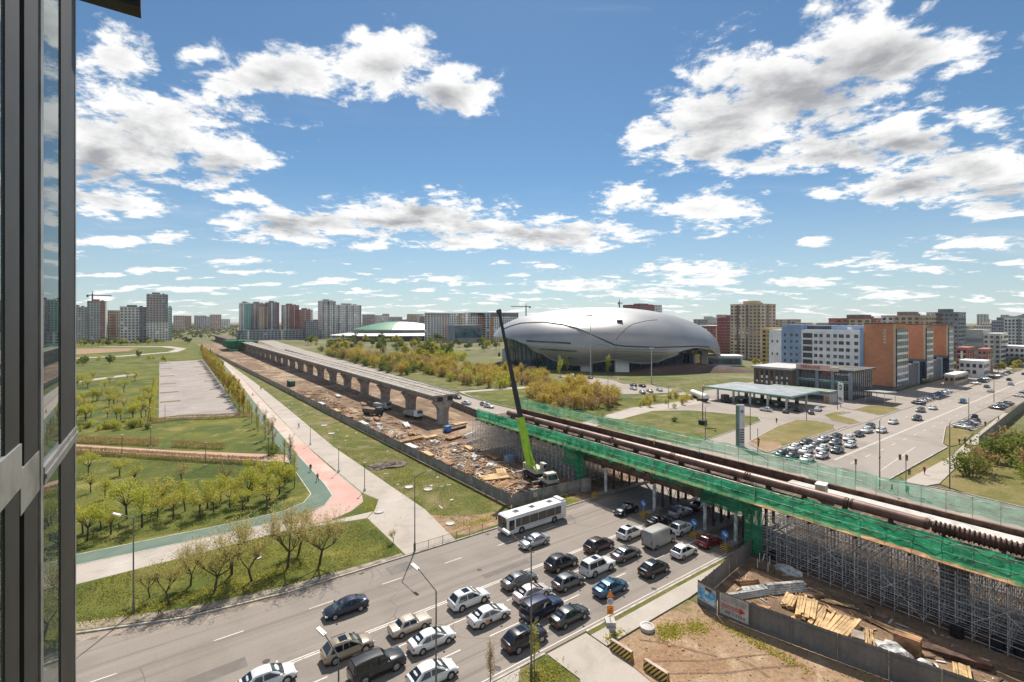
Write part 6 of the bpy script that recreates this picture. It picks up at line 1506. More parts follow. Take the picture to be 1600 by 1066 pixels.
def lump(name, label, cat, loc, size, mat, group=None, seed=0, part='sheet'):
    t = thing(name, label, cat, (*loc, .05), rnd.uniform(0,6), group); q = MB(); n, m = 14, 7; vs = []
    for j in range(m+1):
        ph = math.pi/2*j/m
        for i in range(n):
            th = 2*math.pi*i/n; v = Vector((math.cos(th)*math.cos(ph)*size[0], math.sin(th)*math.cos(ph)*size[1], math.sin(ph)*size[2])); vs.append(v*(1+.42*noise.noise((v.x*1.7+seed, v.y*1.7, v.z*2.1))))
    q.add(vs, [(j*n+i, j*n+(i+1)%n, (j+1)*n+(i+1)%n, (j+1)*n+i) for j in range(m) for i in range(n)]); q.build(part, mat, t); return t
lump('plastic_sheeting', 'crumpled white plastic sheeting at the foot of the scaffold', 'sheeting', (64.4,28.6), (1.6,.9,.7), TARP, seed=1); lump('plastic_sheeting', 'heap of grey plastic sheeting by the near timber', 'sheeting', (56.6,15.6), (1.5,1.1,.9), TARP, seed=4); lump('plastic_sheeting', 'white bag heap at the bottom edge behind the fence', 'sheeting', (56.2,13.2), (1.3,.8,.7), TARP, seed=7); lump('spoil_heap', 'low dark spoil heap on the green verge', 'spoil heap', (40.2,101), (4.2,2.6,.7), M('spoil', (.13,.10,.085), .95, var=.4, scale=1, bump=.6, bscale=3), seed=3, part='soil')
for i, (x, y, r_) in enumerate(((61.8,24.2,1.2),(60.2,14.6,1.5),(56.0,12.0,1.0),(63.4,18.2,.9))): lump('soil_mound', 'low mound of brown soil in the yard behind the poster fence', 'mound', (x, y), (r_*1.4, r_, .45), EARTH, 'soil mounds in the yard', seed=20+i*5, part='soil')
t = thing('cable_drum', 'grey wooden crate standing at the end of the timber', 'crate', (55.0,17.9,.05), R(20)); q = MB(); q.box(-.7,.7,-.5,.5,0,1.3); q.build('body', M('crate_grey', (.30,.25,.20), .8), t)
for z in (.2,.65,1.1): q = MB(); q.box(-.73,.73,-.53,.53,z-.06,z+.06); q.build('batten', WOODB, t)
stack('board_stack', 'upright stack of brown boards at the bottom edge', 'timber', (58.0,14.8), R(100), 2.0, .16, .5, 3, 6, WOODB, .02, TB); stack('timber_stack', 'pallet-like pale slats at the bottom edge of the yard', 'timber', (58.4,11.0), R(15), 2.2, .18, .10, 2, 6, WOOD, .03, TB); stack('beam_stack', 'rust brown beams lying along the yard at the bottom edge', 'beams', (60.4,12.2), R(-70), 5.5, .25, .2, 2, 4, RUST, .03, TB, 'beam')
for i, (x, y, l) in enumerate(((65.0,12.6,'first black waste drum at the foot of the scaffold'),(65.6,9.8,'second black waste drum at the foot of the scaffold'),(66.0,8.2,'third black waste drum at the right edge'),(66.4,31.4,'black drum in the corner by the netted scaffold'))):
    t = thing('drum', l, 'drum', (x, y, .05), 0, 'black drums'); q = MB(); q.lathe([(0,0),(.55,0),(.58,.5),(.55,1.1),(.5,1.12),(0,1.12)], 14); q.build('shell', BLACK, t, smooth=True)
t = thing('sledge_frame', 'white tubular frame trestle by the fence corner', 'trestle', (63.2,31.0,.05), R(20))
for x in (-1,1):
    for y in (-.6,.6): q = MB(); q.tube((x,y,0),(x,y,1.2),.05); q.build('leg', WHITE, t)
q = MB(); q.box(-1.05,1.05,-.05,.05,1.2,1.28); q.build('top_rail', WHITE, t)
# left works: piles along the fence and by the scaffold
LW = 'material heaps along the works'
stack('timber_stack', 'pale timber boards nearest the fence corner behind the bus', 'timber', (54.6,80.4), R(-15), 5.5, .2, .1, 3, 14, WOOD, .04, LW); stack('timber_stack', 'brown timber lying next to the pale boards', 'timber', (53.6,75.6), R(20), 5.0, .2, .12, 2, 12, WOODB, .06, LW); stack('timber_stack', 'pale boards behind the timber at the fence corner', 'timber', (57.4,82.2), R(60), 4.0, .2, .1, 3, 9, WOOD, .04, LW); stack('beam_stack', 'long brown beams beside the fence midway along the works', 'beams', (53.0,118), R(12), 7.0, .35, .3, 2, 5, WOODB, .03, LW, 'beam'); stack('beam_stack', 'rust beams in front of the last pier', 'beams', (69.4,123), R(14), 8.0, .3, .3, 2, 5, RUST, .05, LW, 'beam'); stack('timber_stack', 'pale planks beside the rust beams before the last pier', 'timber', (72,128), R(14), 8.0, .3, .14, 2, 6, WOOD, .05, LW)
pipes('pipe_bundle', 'grey scaffold tube bundle in front of the last pier', (69.0,114), R(30), 6.0, .09, 30, STEEL); pipes('pipe_bundle', 'second grey tube bundle near the scaffold end', (66.4,107), R(10), 5.0, .09, 24, STEEL); pipes('pipe_bundle', 'grey tube bundle lying by the fence', (52.2,137), R(80), 6.0, .1, 16, STEEL)
for i, (x, y, a, L, c, m) in enumerate(((51.4,95,88,5,6,WOODB),(51.0,103,86,4.5,5,WOOD),(50.8,112,92,5,6,STEEL),(50.6,126,88,5,5,WOODB),(50.4,146,90,6,5,STEEL),(50.0,160,88,6,6,WOODB),(49.8,172,91,6,5,WOOD),(49.4,190,90,6,5,STEEL),(49,210,90,6,6,WOODB),(57,126,70,5,6,WOODB),(60,136,75,6,6,STEEL),(62,92,85,4,5,WOODB),(61.5,102,80,4,5,WOOD),(56,150,80,5,5,WOODB),(62,180,82,6,6,WOODB),(60,205,84,6,6,STEEL),(64,114,20,5,8,WOODB),(59,118,10,4,7,WOOD))):
    stack('material_stack', 'low stack of site material inside the works fence', 'material stack', (x, y), R(a), L, .24, .16, 3, c, m, .04, 'material stacks along the works', 'board')
lw_lab = [(54.4,106,'grey'),(57.8,103,'white'),(60.6,108,'white'),(55.6,97,'grey'),(58.6,95,'white'),(52.4,90.5,'white'),(55.4,89,'grey'),(58.8,88,'white'),(62,99.5,'grey'),(52.6,123,'grey'),(52.6,130,'white'),(53.4,142,'white'),(53,150,'grey'),(57.6,113,'white')]
for i, (x, y, c) in enumerate(lw_lab): lump('material_heap', '%s heap of site material, %s from the fence corner behind the bus' % (c, NTH[sorted([(q_[1], q_) for q_ in lw_lab]).index((y, (x,y,c)))] if sorted([(q_[1], q_) for q_ in lw_lab]).index((y, (x,y,c))) < 12 else 'far'), 'heap', (x,y), (rnd.uniform(.8,1.8), rnd.uniform(.7,1.3), rnd.uniform(.5,1.1)), TARP if c == 'white' else M('heap_grey', (.24,.21,.185), .9, var=.5, scale=1.2, bump=.6, bscale=4), LW, seed=i*3)
rnd.seed(31); q = MB()
for i in range(1150):
    x = rnd.choice((rnd.uniform(49.5,62), rnd.uniform(49.5,54))); y = rnd.uniform(68,230) if rnd.random() < .5 else rnd.uniform(68,118); L = rnd.uniform(.4,3.2); q.rbox((x, y, .13+rnd.random()*.18), (L, rnd.uniform(.08,.3), rnd.uniform(.05,.22)), rnd.uniform(0,3.14)); q.m[-6:] = [rnd.choice((0,0,0,0,3,3,1,2))]*6
for i in range(110):
    x = rnd.uniform(50.5,64); y = rnd.uniform(6,31)
    if x < 49+(31-y)*.24: continue
    L = rnd.uniform(.2,1.2); q.rbox((x, y, .1+rnd.random()*.05), (L, rnd.uniform(.05,.2), .06), rnd.uniform(0,3.14)); q.m[-6:] = [rnd.choice((0,1,2,3))]*6
struct(q.build('debris', [WOODB, WOOD, PALEC, RUST]), 'stuff')
def truck(loc, rz, label, cabm, bodym, dump=True):
    t = thing('truck', label, 'truck', (*loc, .07), rz); q = MB(); q.box(-3.6,3.4,-1.0,1.0,.7,1.0); q.build('chassis', DARKSTEEL, t)
    q = MB(); q.add([(1.7,-1.2,1.0),(3.6,-1.2,1.0),(3.6,1.2,1.0),(1.7,1.2,1.0),(1.7,-1.15,2.9),(3.3,-1.1,2.9),(3.3,1.1,2.9),(1.7,1.15,2.9),(3.6,-1.2,1.9),(3.6,1.2,1.9)], [(4,5,6,7),(0,1,8,5,4),(2,3,7,6,9),(1,2,9,8),(8,9,6,5),(3,0,4,7)]); c = q.build('cab', cabm, t)
    q = MB(); q.add([(3.62,-1.05,1.95),(3.62,1.05,1.95),(3.34,.98,2.8),(3.34,-.98,2.8)], [(0,1,2,3)]); q.build('windscreen', GLASSC, c)
    q = MB(); q.box(-3.8,1.5,-1.22,1.22,1.02,2.3); q.build('body', bodym, t)
    for x in (-2.8,-1.5,2.6):
        for s in (-1,1): q = MB(); q.tube((x,s*.8,.5),(x,s*1.15,.5),.5,n=14); q.build('wheel', TYRE, t)
truck((66.8,146), R(-78), 'white truck parked beside the second pier', WHITE, M('body_grey', (.30,.30,.28), .6)); truck((57.8,158), R(-62), 'dark flatbed truck facing the camera in the middle of the works', DARKSTEEL, M('body_rust', (.13,.10,.08), .7)); truck((64.2,166), R(-72), 'grey truck behind the white truck by the piers', M('cab_grey', (.3,.3,.3), .5), MATS['body_grey'])
t = thing('site_container', 'small green container standing against the works fence', 'container', (51.4,253,.07), R(92)); q = MB(); q.box(-3,3,-1.2,1.2,0,2.5); q.build('shell', M('container_green', (.05,.11,.075), .6, var=.2), t)
for i in range(12): q = MB(); q.box(-2.9+i*.5,-2.75+i*.5,1.2,1.26,.1,2.4); q.build('rib', MATS['container_green'], t)
t = thing('blue_unit', 'blue generator unit at the base of the last pier', 'generator', (66.2,121.6,.07), R(20)); q = MB(); q.box(-.9,.9,-.6,.6,.3,1.8); q.build('housing', BLUEP, t); q = MB(); q.box(-1,1,-.7,.7,0,.29); q.build('skid', DARKSTEEL, t)
t = thing('blue_container', 'pale blue tank crate at the foot of the scaffold beside the crane', 'crate', (63.6,87.8,.07), R(5)); q = MB(); q.box(-1.0,1.0,-.8,.8,.1,1.5); q.build('tank', M('pale_blue', (.20,.30,.42), .5), t); q = MB(); q.box(-1.1,1.1,-.9,.9,0,.09); q.build('pallet', WOODB, t)

# ------------------------------------------------------------------ street furniture
def lamp(x, y, h, arm, rz, label, group='street lamps', head=WHITE, mat=STEEL, z=.1, rise=1.3):
    t = thing('street_lamp', label, 'street lamp', (x, y, z), rz, group); q = MB(); q.tube((0,0,0),(0,0,1.2),.13,.12,10); q.build('base', mat, t); q = MB(); q.tube((0,0,1.2),(0,0,h),.085,.055,10); q.build('pole', mat, t)
    q = MB(); q.tube((0,0,h),(arm*.9,0,h+rise),.05,.04,8); q.build('arm', mat, t); q = MB(); q.rbox((arm+.1,0,h+rise+.03),(.8,.32,.13), ry=R(-22)); q.build('lamp_head', head, t); return t
GREYM = M('lamp_grey', (.16,.16,.155), .5, .3)
lamp(18.0,35.0,10.0,2.2,R(112),'near grey lamp post crossing the queue at the bottom edge', mat=GREYM); lamp(26.8,33.7,11.2,2.4,R(118),'tall lamp post rising from the grass corner in front of the cars', mat=GREYM); lamp(10.2,34.8,8.0,1.6,R(118),'lamp head poking in at the bottom edge beside the black off-roader', mat=GREYM)
lamp(28.4,61.6,10.2,2.6,R(-70),'dark lamp post at the kerb by the plaza, its shadow across the road', mat=GREYM); lamp(-2.4,66.6,10.4,1.4,R(160),'grey lamp post in the lawn beside the window frame', mat=GREYM, rise=.5)
PK = 'park lamps'
def park_lamp(x, y, label, h=5.2):
    t = thing('park_lamp', label, 'lamp', (x, y, .12), 0, PK); q = MB(); q.tube((0,0,0),(0,0,h),.07,.045,8); q.build('pole', DARKSTEEL, t); q = MB(); q.box(-.18,.18,-.18,.18,0,.5); q.build('plinth', PALEC, t); q = MB(); q.lathe([(0,h+.12),(.2,h+.1),(.26,h),(.1,h-.05)], 10); q.build('lamp_head', PALEC, t)
for x, y, l in ((7.9,124.1,'park lamp standing at the middle of the red paved path'),(-7.3,144.3,'park lamp at the left part of the red paved path'),(1.1,186.2,'park lamp at the near corner of the car park'),(-2.6,184.5,'park lamp just left of the car park corner'),(30.8,88.8,'park lamp at the tip of the cycle path bend'),(30.2,103,'park lamp between walkway and cycle path'),(31,130,'park lamp higher up the walkway'),(22.4,192,'park lamp at the right corner of the car park'),(-2,150,'park lamp between the two upper hedges'),(20,122,'park lamp near the end of the red paved path')): park_lamp(x, y, l)
for x, y, h, l in ((206.6,203,33,'very tall floodlight mast before the middle of the stadium'),(200,154,18,'tall thin mast before the right part of the stadium'),(360,520,40,'pale tall mast before the far glass office'),(392,205,26,'tall pale mast right of the stadium rim')):
    t = thing('light_mast', l, 'mast', (x, y, 0), 0, 'tall light masts'); q = MB(); q.tube((0,0,0),(0,0,h),.32,.16,10); q.build('pole', PALEC, t); q = MB(); q.rbox((0,0,h),(2.2,.6,.5), R(-36)); q.build('lamp_head', STEEL, t)
for x, y, h, l in ((109.8,32.2,13,'tall slim pole with small signs at the crossing corner'),(120.6,24.4,12.5,'wooden pole on the waste ground beside the crossing'),(116.5,72.4,9,'thin dark pole at the near corner of the fuel station lawn'),(127.3,66,9,'thin dark pole right behind the price pylon'),(129.8,118.9,11,'dark pole in front of the willow thicket'),(170.5,107,9,'dark pole at the lane by the fuel station'),(166,68,8,'dark pole at the island tip before the fuel station'),(196,70,9,'thin pole beside the sign with the round emblem'),(150,108,8,'slim pole on the lane behind the green lawn'),(233,56.5,10,'slim pole before the orange building'),(262,40,10,'slim pole in the middle of the avenue shadows'),(192,34.6,9,'slim pole at the corner of the slanted parking'),(95.5,122,9,'thin pole on the side street behind the netting')):
    t = thing('utility_pole', l, 'pole', (x, y, .05), 0, 'slim poles'); q = MB(); q.tube((0,0,0),(0,0,h),.11,.07,8); q.build('pole', GREYM, t); q = MB(); q.box(-.35,.35,-.04,.04,h*.45,h*.45+.35) ; q.build('plate', M('plate_brown', (.12,.09,.08), .6), t); q = MB(); q.tube((0,0,h),(1.0,0,h+.3),.04); q.build('bracket', GREYM, t)
t = thing('floodlight_tower', 'dark pole with black box base and round lantern on the fuel station lawn', 'pole', (134.2,84.3,.12)); q = MB(); q.box(-.9,.9,-.9,.9,0,1.3); q.build('base_box', BLACK, t); q = MB(); q.tube((0,0,1.3),(0,0,11.5),.16,.1,8); q.build('pole', DARKSTEEL, t); q = MB(); q.rbox((0,0,7.6),(3.6,.5,.7), R(-30)); q.build('crossbar', DARKSTEEL, t); q = MB(); q.disc((0,-.2,11.6),.75,(.6,-.8,0),16,.2); q.build('lantern', PALEC, t); q = MB(); q.disc((.5,-.1,11.2),.6,(.6,-.8,0),14,.2); q.build('red_disc', M('dark_red', (.18,.03,.03), .5), t)
def traffic_light(x, y, rz, label, h=4.6, heads=((0,h_) for h_ in (4,)), group='traffic lights'):
    t = thing('traffic_light', label, 'traffic light', (x, y, .05), rz, group); q = MB(); q.tube((0,0,0),(0,0,h),.08,.07,8); q.build('pole', GREYM, t)
    for dx, z in heads:
        q = MB(); q.box(dx-.17,dx+.17,-.16,.12,z-.5,z+.5); hd = q.build('signal_head', BLACK, t)
        for k, c in enumerate((REDP, YELLOW, GREENP)): q = MB(); q.disc((dx,-.18,z+.32-.32*k),.1,(0,-1,0),10,.04); q.build('lens', c, hd)
traffic_light(112.0,28.8,R(-60),'pole with three traffic lights and a red plate at the right crossing corner',7.2,((-.9,6.4),(.1,6.4),(.5,3.8))); traffic_light(115.2,57.9,R(-60),'slim traffic light at the sandy island corner',6.2,((.2,3.3),(.1,2.2))); traffic_light(112.6,37.0,R(-60),'small traffic light near the head of the avenue queue',4.2,((0,3.6),))
# orange road-works sign and its block
t = thing('roadworks_sign', 'tall orange and white road works sign standing on a concrete block at the kerb', 'road sign', (38.1,34.6,.13), R(-36)); q = MB(); q.box(-.5,.5,-.5,.5,0,.42); q.build('block', PALEC, t); q = MB(); q.tube((0,0,.42),(0,0,3.6),.04); q.build('post', STEEL, t)
q = MB(); q.add([(-.42,-.06,2.85),(.42,-.06,2.85),(0,-.06,3.6)], [(0,1,2)]); q.build('triangle_panel', ORANGE, t); q = MB(); q.disc((0,-.06,2.4),.36,(0,-1,0),16,.03); q.build('round_panel', PALEC, t); q = MB(); q.disc((0,-.08,2.4),.22,(0,-1,0),14,.03); q.build('violet_disc', M('violet_grey', (.3,.27,.42), .5), t); q = MB(); q.box(-.34,.34,-.075,-.05,1.05,1.95); q.build('lower_panel', ORANGE, t)
for k in range(3): q = MB(); q.box(-.24+k*.1,.2,-.085,-.076,1.25+k*.2,1.31+k*.2); q.build('print_mark', BLACK, t)
for x, y, l in ((35.6,30.9,'brown and yellow striped concrete barrier beside the drive'),(36.0,27.2,'second striped barrier nearer the bottom edge')):
    t = thing('striped_barrier', l, 'barrier', (x, y, .06), R(94), 'striped barriers beside the drive'); q = MB(); q.add([(-1.2,-.3,0),(1.2,-.3,0),(1.2,.3,0),(-1.2,.3,0),(-1.2,-.16,.85),(1.2,-.16,.85),(1.2,.16,.85),(-1.2,.16,.85)], [(3,2,1,0),(4,5,6,7),(0,1,5,4),(1,2,6,5),(2,3,7,6),(3,0,4,7)]); q.build('block', stripe, t); q = MB(); q.box(-1.2,1.2,-.165,.165,.852,.88); q.build('top', M('barrier_top', (.42,.33,.28), .8), t)
def manhole(x, y, r, h, label): t = thing('manhole_ring', label, 'manhole', (x, y, .1), 0, 'manhole rings'); q = MB(); q.lathe([(0,0),(r,0),(r,h),(r*.72,h),(r*.72,h-.06),(0,h-.06)], 16); q.build('ring', PALEC, t)
for x, y, r, h, l in ((40.6,31.8,.75,.35,'round concrete manhole ring on the dirt lot beside the sidewalk'),(38.2,85.4,.8,.25,'pale manhole slab on the verge beside the walkway'),(40.6,82.2,.8,.22,'second pale manhole slab on the verge'),(36.6,66.4,.7,.2,'pale manhole slab by the bare patch'),(29.3,77.5,.8,.2,'pale manhole slab at the cycle path tip'),(38.8,139,.9,.2,'far pale slab on the verge'),(40,151,.9,.2,'farther pale slab on the verge'),(10.5,72.2,.5,.12,'small pale lid in the roadside lawn')): manhole(x, y, r, h, l)
for x, y, l, s in ((23.0,34.6,'bare sapling at the bottom edge beside the road',.55),(27.7,34.4,'thin leafy sapling on the grass corner',.62)): plant('thinpoplar', x, y, l, 'saplings on the grass corner', s, 'tree', 'tree', .13)
rnd.seed(77); q = MB()
for i in range(26):
    x = rnd.uniform(37,46.5); y = rnd.uniform(70,200); q.rbox((x, y, .16), (rnd.uniform(.3,1.4), rnd.uniform(.2,.5), .05), rnd.uniform(0,3))
struct(q.build('litter', PALEC), 'stuff')
# ------------------------------------------------------------------ people
def person_mesh(seed, walk):
    rnd.seed(seed); s = rnd.uniform(.95,1.04); st_ = .26 if walk else .10
    J = {'pel':(0,0,.95,.14),'ab':(.01,0,1.12,.135),'ch':(.0,0,1.34,.155),'nk':(.02,0,1.50,.06),'hd':(.035,0,1.60,.085),'tp':(.03,0,1.73,.07),'hl':(0,.09,.90,.10),'kl':(st_*.6,.10,.50,.068),'al':(st_,.10,.09,.045),'tl':(st_+.14,.10,.04,.04),'hr':(0,-.09,.90,.10),'kr':(-st_*.2,-.10,.50,.068),'ar':(-st_,-.10,.11,.045),'tr':(-st_+.13,-.10,.04,.04),
      'sl':(0,.20,1.42,.065),'el':(-.10,.25,1.14,.048),'wl':(.06,.25,.90,.036),'fl':(.09,.25,.82,.03),'sr':(0,-.20,1.42,.065),'er':(.04,-.25,1.14,.048),'wr':(.16,-.24,.92,.036),'fr':(.19,-.24,.84,.03)}
    E = ['pel-ab','ab-ch','ch-nk','nk-hd','hd-tp','pel-hl','hl-kl','kl-al','al-tl','pel-hr','hr-kr','kr-ar','ar-tr','ch-sl','sl-el','el-wl','wl-fl','ch-sr','sr-er','er-wr','wr-fr']
    k = list(J); me = bpy.data.meshes.new('person'); me.from_pydata([tuple(q_*s for q_ in J[n][:3]) for n in k], [[k.index(a) for a in e.split('-')] for e in E], [])
    o = bpy.data.objects.new('person', me); C.objects.link(o); md = o.modifiers.new('skin', 'SKIN'); sk = me.skin_vertices[0].data
    for i, n in enumerate(k): sk[i].radius = (J[n][3], J[n][3]*(1.15 if n in ('ch','ab','pel') else 1))
    sk[0].use_root = True; sd = o.modifiers.new('sub', 'SUBSURF'); sd.levels = 1; sd.render_levels = 1
    out = bpy.data.meshes.new_from_object(o.evaluated_get(bpy.context.evaluated_depsgraph_get())); bpy.data.objects.remove(o)
    for p in out.polygons: p.use_smooth = True
    return out
def cloth(name, top, leg):
    m = bpy.data.materials.new(name); m.use_nodes = True; T = NT(m.node_tree); P = T.new('ShaderNodeTexCoord').outputs['Object']; sp = T.new('ShaderNodeSeparateXYZ'); T.put(sp.inputs[0], P)
    T.put(T.n['Principled BSDF'].inputs['Base Color'], T.ramp(T.math('DIVIDE', sp.outputs[2], 1.8), [(.0,(.02,.018,.016)),(.06,leg),(.52,top),(.835,(.42,.27,.20)),(.925,(.03,.022,.018))], 'CONSTANT')); T.n['Principled BSDF'].inputs['Roughness'].default_value = .85; return m
PM = [person_mesh(3, True), person_mesh(5, False)]
CL = {n: cloth('clothes_'+n, t_, l_) for n, t_, l_ in (('black',(.02,.02,.022),(.02,.02,.03)),('red',(.30,.03,.03),(.03,.03,.05)),('grey',(.14,.14,.15),(.04,.04,.06)),('navy',(.03,.04,.09),(.05,.05,.05)),('orange',(.55,.20,.03),(.06,.06,.08)),('white',(.5,.5,.48),(.05,.06,.10)))}
ppl = [(25.5,106.8,'black',1,'person in black walking on the red path at its green bend'),(25.1,99.6,'orange',1,'person in orange on the cycle path bend'),(31.2,227,'red',1,'distant person in red on the red path beyond the poplars'),(37.0,245,'black',0,'distant person in black on the pale walkway'),(33,152,'navy',1,'person in dark clothes walking up the pale walkway'),(26.6,171,'black',1,'person in black on the cycle path beside the slender poplars'),(154,71.6,'black',0,'person in black standing on the fuel station drive'),
 (165.4,31.6,'red',1,'person in red in the group at the board fence corner'),(166.4,30.8,'black',1,'person in black in the middle of the group at the fence corner'),(168.0,31.0,'navy',0,'person in navy behind the group at the fence corner'),(167.2,29.8,'grey',1,'person in grey next to the fence corner'),(127.8,29.8,'red',1,'person in dark red walking alone on the far sidewalk'),(109.4,30.2,'black',1,'person in black crossing behind the rear netting'),(110.6,28.2,'grey',1,'person in grey crossing beside the traffic light pole'),(231,53.6,'black',0,'person in black standing on the avenue before the parked cars'),(199.9,32.4,'black',1,'person in black on the sidewalk by the slanted cars'),(214,31.6,'navy',1,'person in navy farther along the board fence'),
 (74.8,57,'orange',0,'worker in orange standing on the viaduct deck over the street'),(74.6,47.5,'navy',0,'worker in navy behind the brown tube'),(67.6,36.6,'orange',0,'worker in orange at the near edge of the deck')]
for x, y, c, w, l in ppl:
    t = thing('person', l, 'person', (x, y, .13 if y > 60 or x > 100 else (7.86 if x > 70 else 7.62)), rnd.uniform(0,6.28), 'people'); o = inst('body', PM[1-w], t); o.data.materials.append(CL[c]) if not o.data.materials else None; repaint(o, CL[c])
# cream machine box and white cover on the deck
t = thing('deck_box', 'small cream box standing beside the brown tube on the deck', 'box', (73.0,28.0,8.31), R(10)); q = MB(); q.box(-.8,.8,-.6,.6,0,1.3); q.build('body', M('cream', (.55,.48,.34), .6), t); q = MB(); q.box(-.85,.85,-.65,.65,1.31,1.4); q.build('lid', WHITE, t)
# ------------------------------------------------------------------ window sash opening beside the camera
ALU = M('sunlit_grey_aluminium', (.22,.22,.215), .45, .35, var=.25, scale=6); DALU = M('shaded_dark_aluminium', (.010,.0095,.009), .6, .0, var=.35, scale=8)  # one aluminium in two tones: sunlight painted on rails, shade on stiles
sash = thing('window_sash', 'dark framed window sash with reflecting glass at the left edge', 'window', (-.25, 1.2, 31))
U0 = 0.0
def sbox(name, x0, x1, y0, y1, z0, z1, mat): q = MB(); q.box(x0, x1, y0-1.2, y1-1.2, z0+1, z1+1); return q.build(name, mat, sash)
for a, b, m, d in ((1.367,1.487,DALU,.0),(1.489,1.532,ALU,-.012),(1.534,1.692,DALU,.0),(1.694,1.728,ALU,.004),(2.03,2.318,DALU,.0),(2.32,2.345,ALU,.002)): sbox('stile', -.06, d, a, b, -2.2, 3.2, m)
sbox('rail', -.07, .004, .9, 1.487, -.365, -.27, ALU); sbox('rail', -.07, .002, 1.489, 1.73, -.43, -.33, ALU); sbox('rail', -.07, .006, 1.731, 2.34, -.43, -.383, ALU); sbox('bead', -.02, .010, 1.73, 2.335, -.412, -.400, ALU)
WG = bpy.data.materials.new('window_glass'); WG.use_nodes = True; T = NT(WG.node_tree); T.n.remove(T.n['Principled BSDF']); fr = T.new('ShaderNodeFresnel'); fr.inputs[0].default_value = 1.9; gl = T.new('ShaderNodeBsdfGlossy'); gl.inputs['Roughness'].default_value = .0; gl.inputs['Color'].default_value = (.86,.9,.9,1); tp = T.new('ShaderNodeBsdfTransparent'); tp.inputs[0].default_value = (.90,.96,.97,1); mx = T.new('ShaderNodeMixShader'); T.l.new(fr.outputs[0], mx.inputs[0]); T.l.new(tp.outputs[0], mx.inputs[1]); T.l.new(gl.outputs[0], mx.inputs[2]); df = T.new('ShaderNodeBsdfTranslucent'); df.inputs[0].default_value = (.55,.66,.66,1); m3 = T.new('ShaderNodeMixShader'); m3.inputs[0].default_value = .14; T.l.new(mx.outputs[0], m3.inputs[1]); T.l.new(df.outputs[0], m3.inputs[2]); T.l.new(m3.outputs[0], T.n['Material Output'].inputs[0])
for a, b in ((.8,1.366),(1.729,2.029)):
    for z0, z1 in ((-2.2,-.44 if a > 1 else -.37),(-.382 if a > 1 else -.268,3.2)): q = MB(); q.quad((-.003,a-1.2,z0+1),(-.003,b-1.2,z0+1),(-.003,b-1.2,z1+1),(-.003,a-1.2,z1+1)); q.build('glass_pane', WG, sash)
hd = thing('frame_head', 'dark corner of a window frame at the upper left edge', 'window frame', (-.067, 2.5, 33.29)); q = MB(); q.box(-.7,0,0,.09,0,.7); q.build('head_profile', DALU, hd); q = MB(); q.box(-.7,-.01,-.012,-.002,.03,.06); q.build('seal', ALU, hd)
# ------------------------------------------------------------------ dust and grit along the kerbs
DUST = layered('kerb_grit', (.30,.25,.205), [((.16,.13,.105), .6, .45, .62), ((.42,.37,.32), (.8,2.2,1), .55, .68)], .97, .5, 6, .18, 6)
band('roadside_dirt', [(-60,88.6),(-20,73.4),(-6,67.6),(2,64.4),(12,62.6),(20,62.2),(26.6,62.0)], [(-60,87.8),(-20,72.5),(-6.3,66.0),(2,62.8),(12,61.4),(20,61.3),(26.6,61.3)], .128, DUST)
band('gutter_silt', [(-60,87.3),(-20,71.9),(-6.5,65.35),(2,62.1),(12,60.75),(22,60.8)], [(-60,86.2),(-20,70.6),(-6.0,63.9),(2.4,61.0),(12,60.0),(22,60.5)], .005, DUST)
RUT = layered('wheel_rut', (.16,.10,.06), [((.23,.15,.095), .8, .45, .65)], .97, .8, 4, .2, 4)
def rut(pts, w=.34):
    L_, R_ = [], []
    for i, (x, y) in enumerate(pts):
        a, b = pts[max(0,i-1)], pts[min(len(pts)-1,i+1)]; d = Vector((b[0]-a[0], b[1]-a[1])).normalized(); k = w*(.7+.5*noise.noise((x*.6,y*.6,1))); L_.append((x-d.y*k/2, y+d.x*k/2)); R_.append((x+d.y*k/2, y-d.x*k/2))
    band('wheel_rut', L_, R_, .076, RUT)
for x0, y0, dx, dy, n in ((36.4,28.6,.86,-.5,16),(36.2,26.8,.86,-.5,16),(37.0,23.6,.78,-.62,14),(36.4,22.2,.78,-.62,14),(38.6,31.0,.6,-.8,9)):
    rut([(x0+dx*i*.9+.35*math.sin(i*.5), y0+dy*i*.9+.2*math.cos(i*.6)) for i in range(n) if x0+dx*i*.9 < 48.2+(28-min(28,y0+dy*i*.9))*.24])
rnd.seed(12); q = MB()
for i in range(520):
    x = rnd.uniform(35.8,60); y = rnd.uniform(10,31.5)
    if x > 48.2+(28-min(y,28))*.27: continue
    r = rnd.uniform(.04,.16)*(2 if rnd.random() < .06 else 1); q.rbox((x, y, .08), (r, r*rnd.uniform(.6,1.2), r*.7), rnd.uniform(0,3), rnd.uniform(-.5,.5), rnd.uniform(-.5,.5)); q.m[-6:] = [rnd.choice((0,1))]*6
struct(q.build('rubble', [CONCRETE, WOODB]), 'stuff')
q = MB()                # weeds and tufts on the dirt lot, verges and the roadside lawn
for cx, cy, rx, ry, n in ((42.2,30.2,1.8,1.2,900),(45,29,1.6,1.2,500),(37,33,1.4,.5,250),(47.6,24,.8,5,700),(51,12,1.2,4,500),(41,64.5,4,1.2,700),(40,95,4,14,1300),(41,130,4,16,1000),(5,66.6,16,1.4,1700),(12,73,14,4,1500),(28.8,80.6,1.2,1.6,300),(28,33,2,1.6,500)):
    for _ in range(n):
        x, y = cx+rnd.gauss(0,rx*.5), cy+rnd.gauss(0,ry*.5); h = rnd.uniform(.06,.22); a = rnd.uniform(0,3.14); w = rnd.uniform(.05,.12); z = .07 if y < 32.3 and x > 35.4 else .12
        q.add([(x-math.cos(a)*w, y-math.sin(a)*w, z), (x+math.cos(a)*w, y+math.sin(a)*w, z), (x+rnd.gauss(0,.06), y+rnd.gauss(0,.06), z+h)], [(0,1,2)])
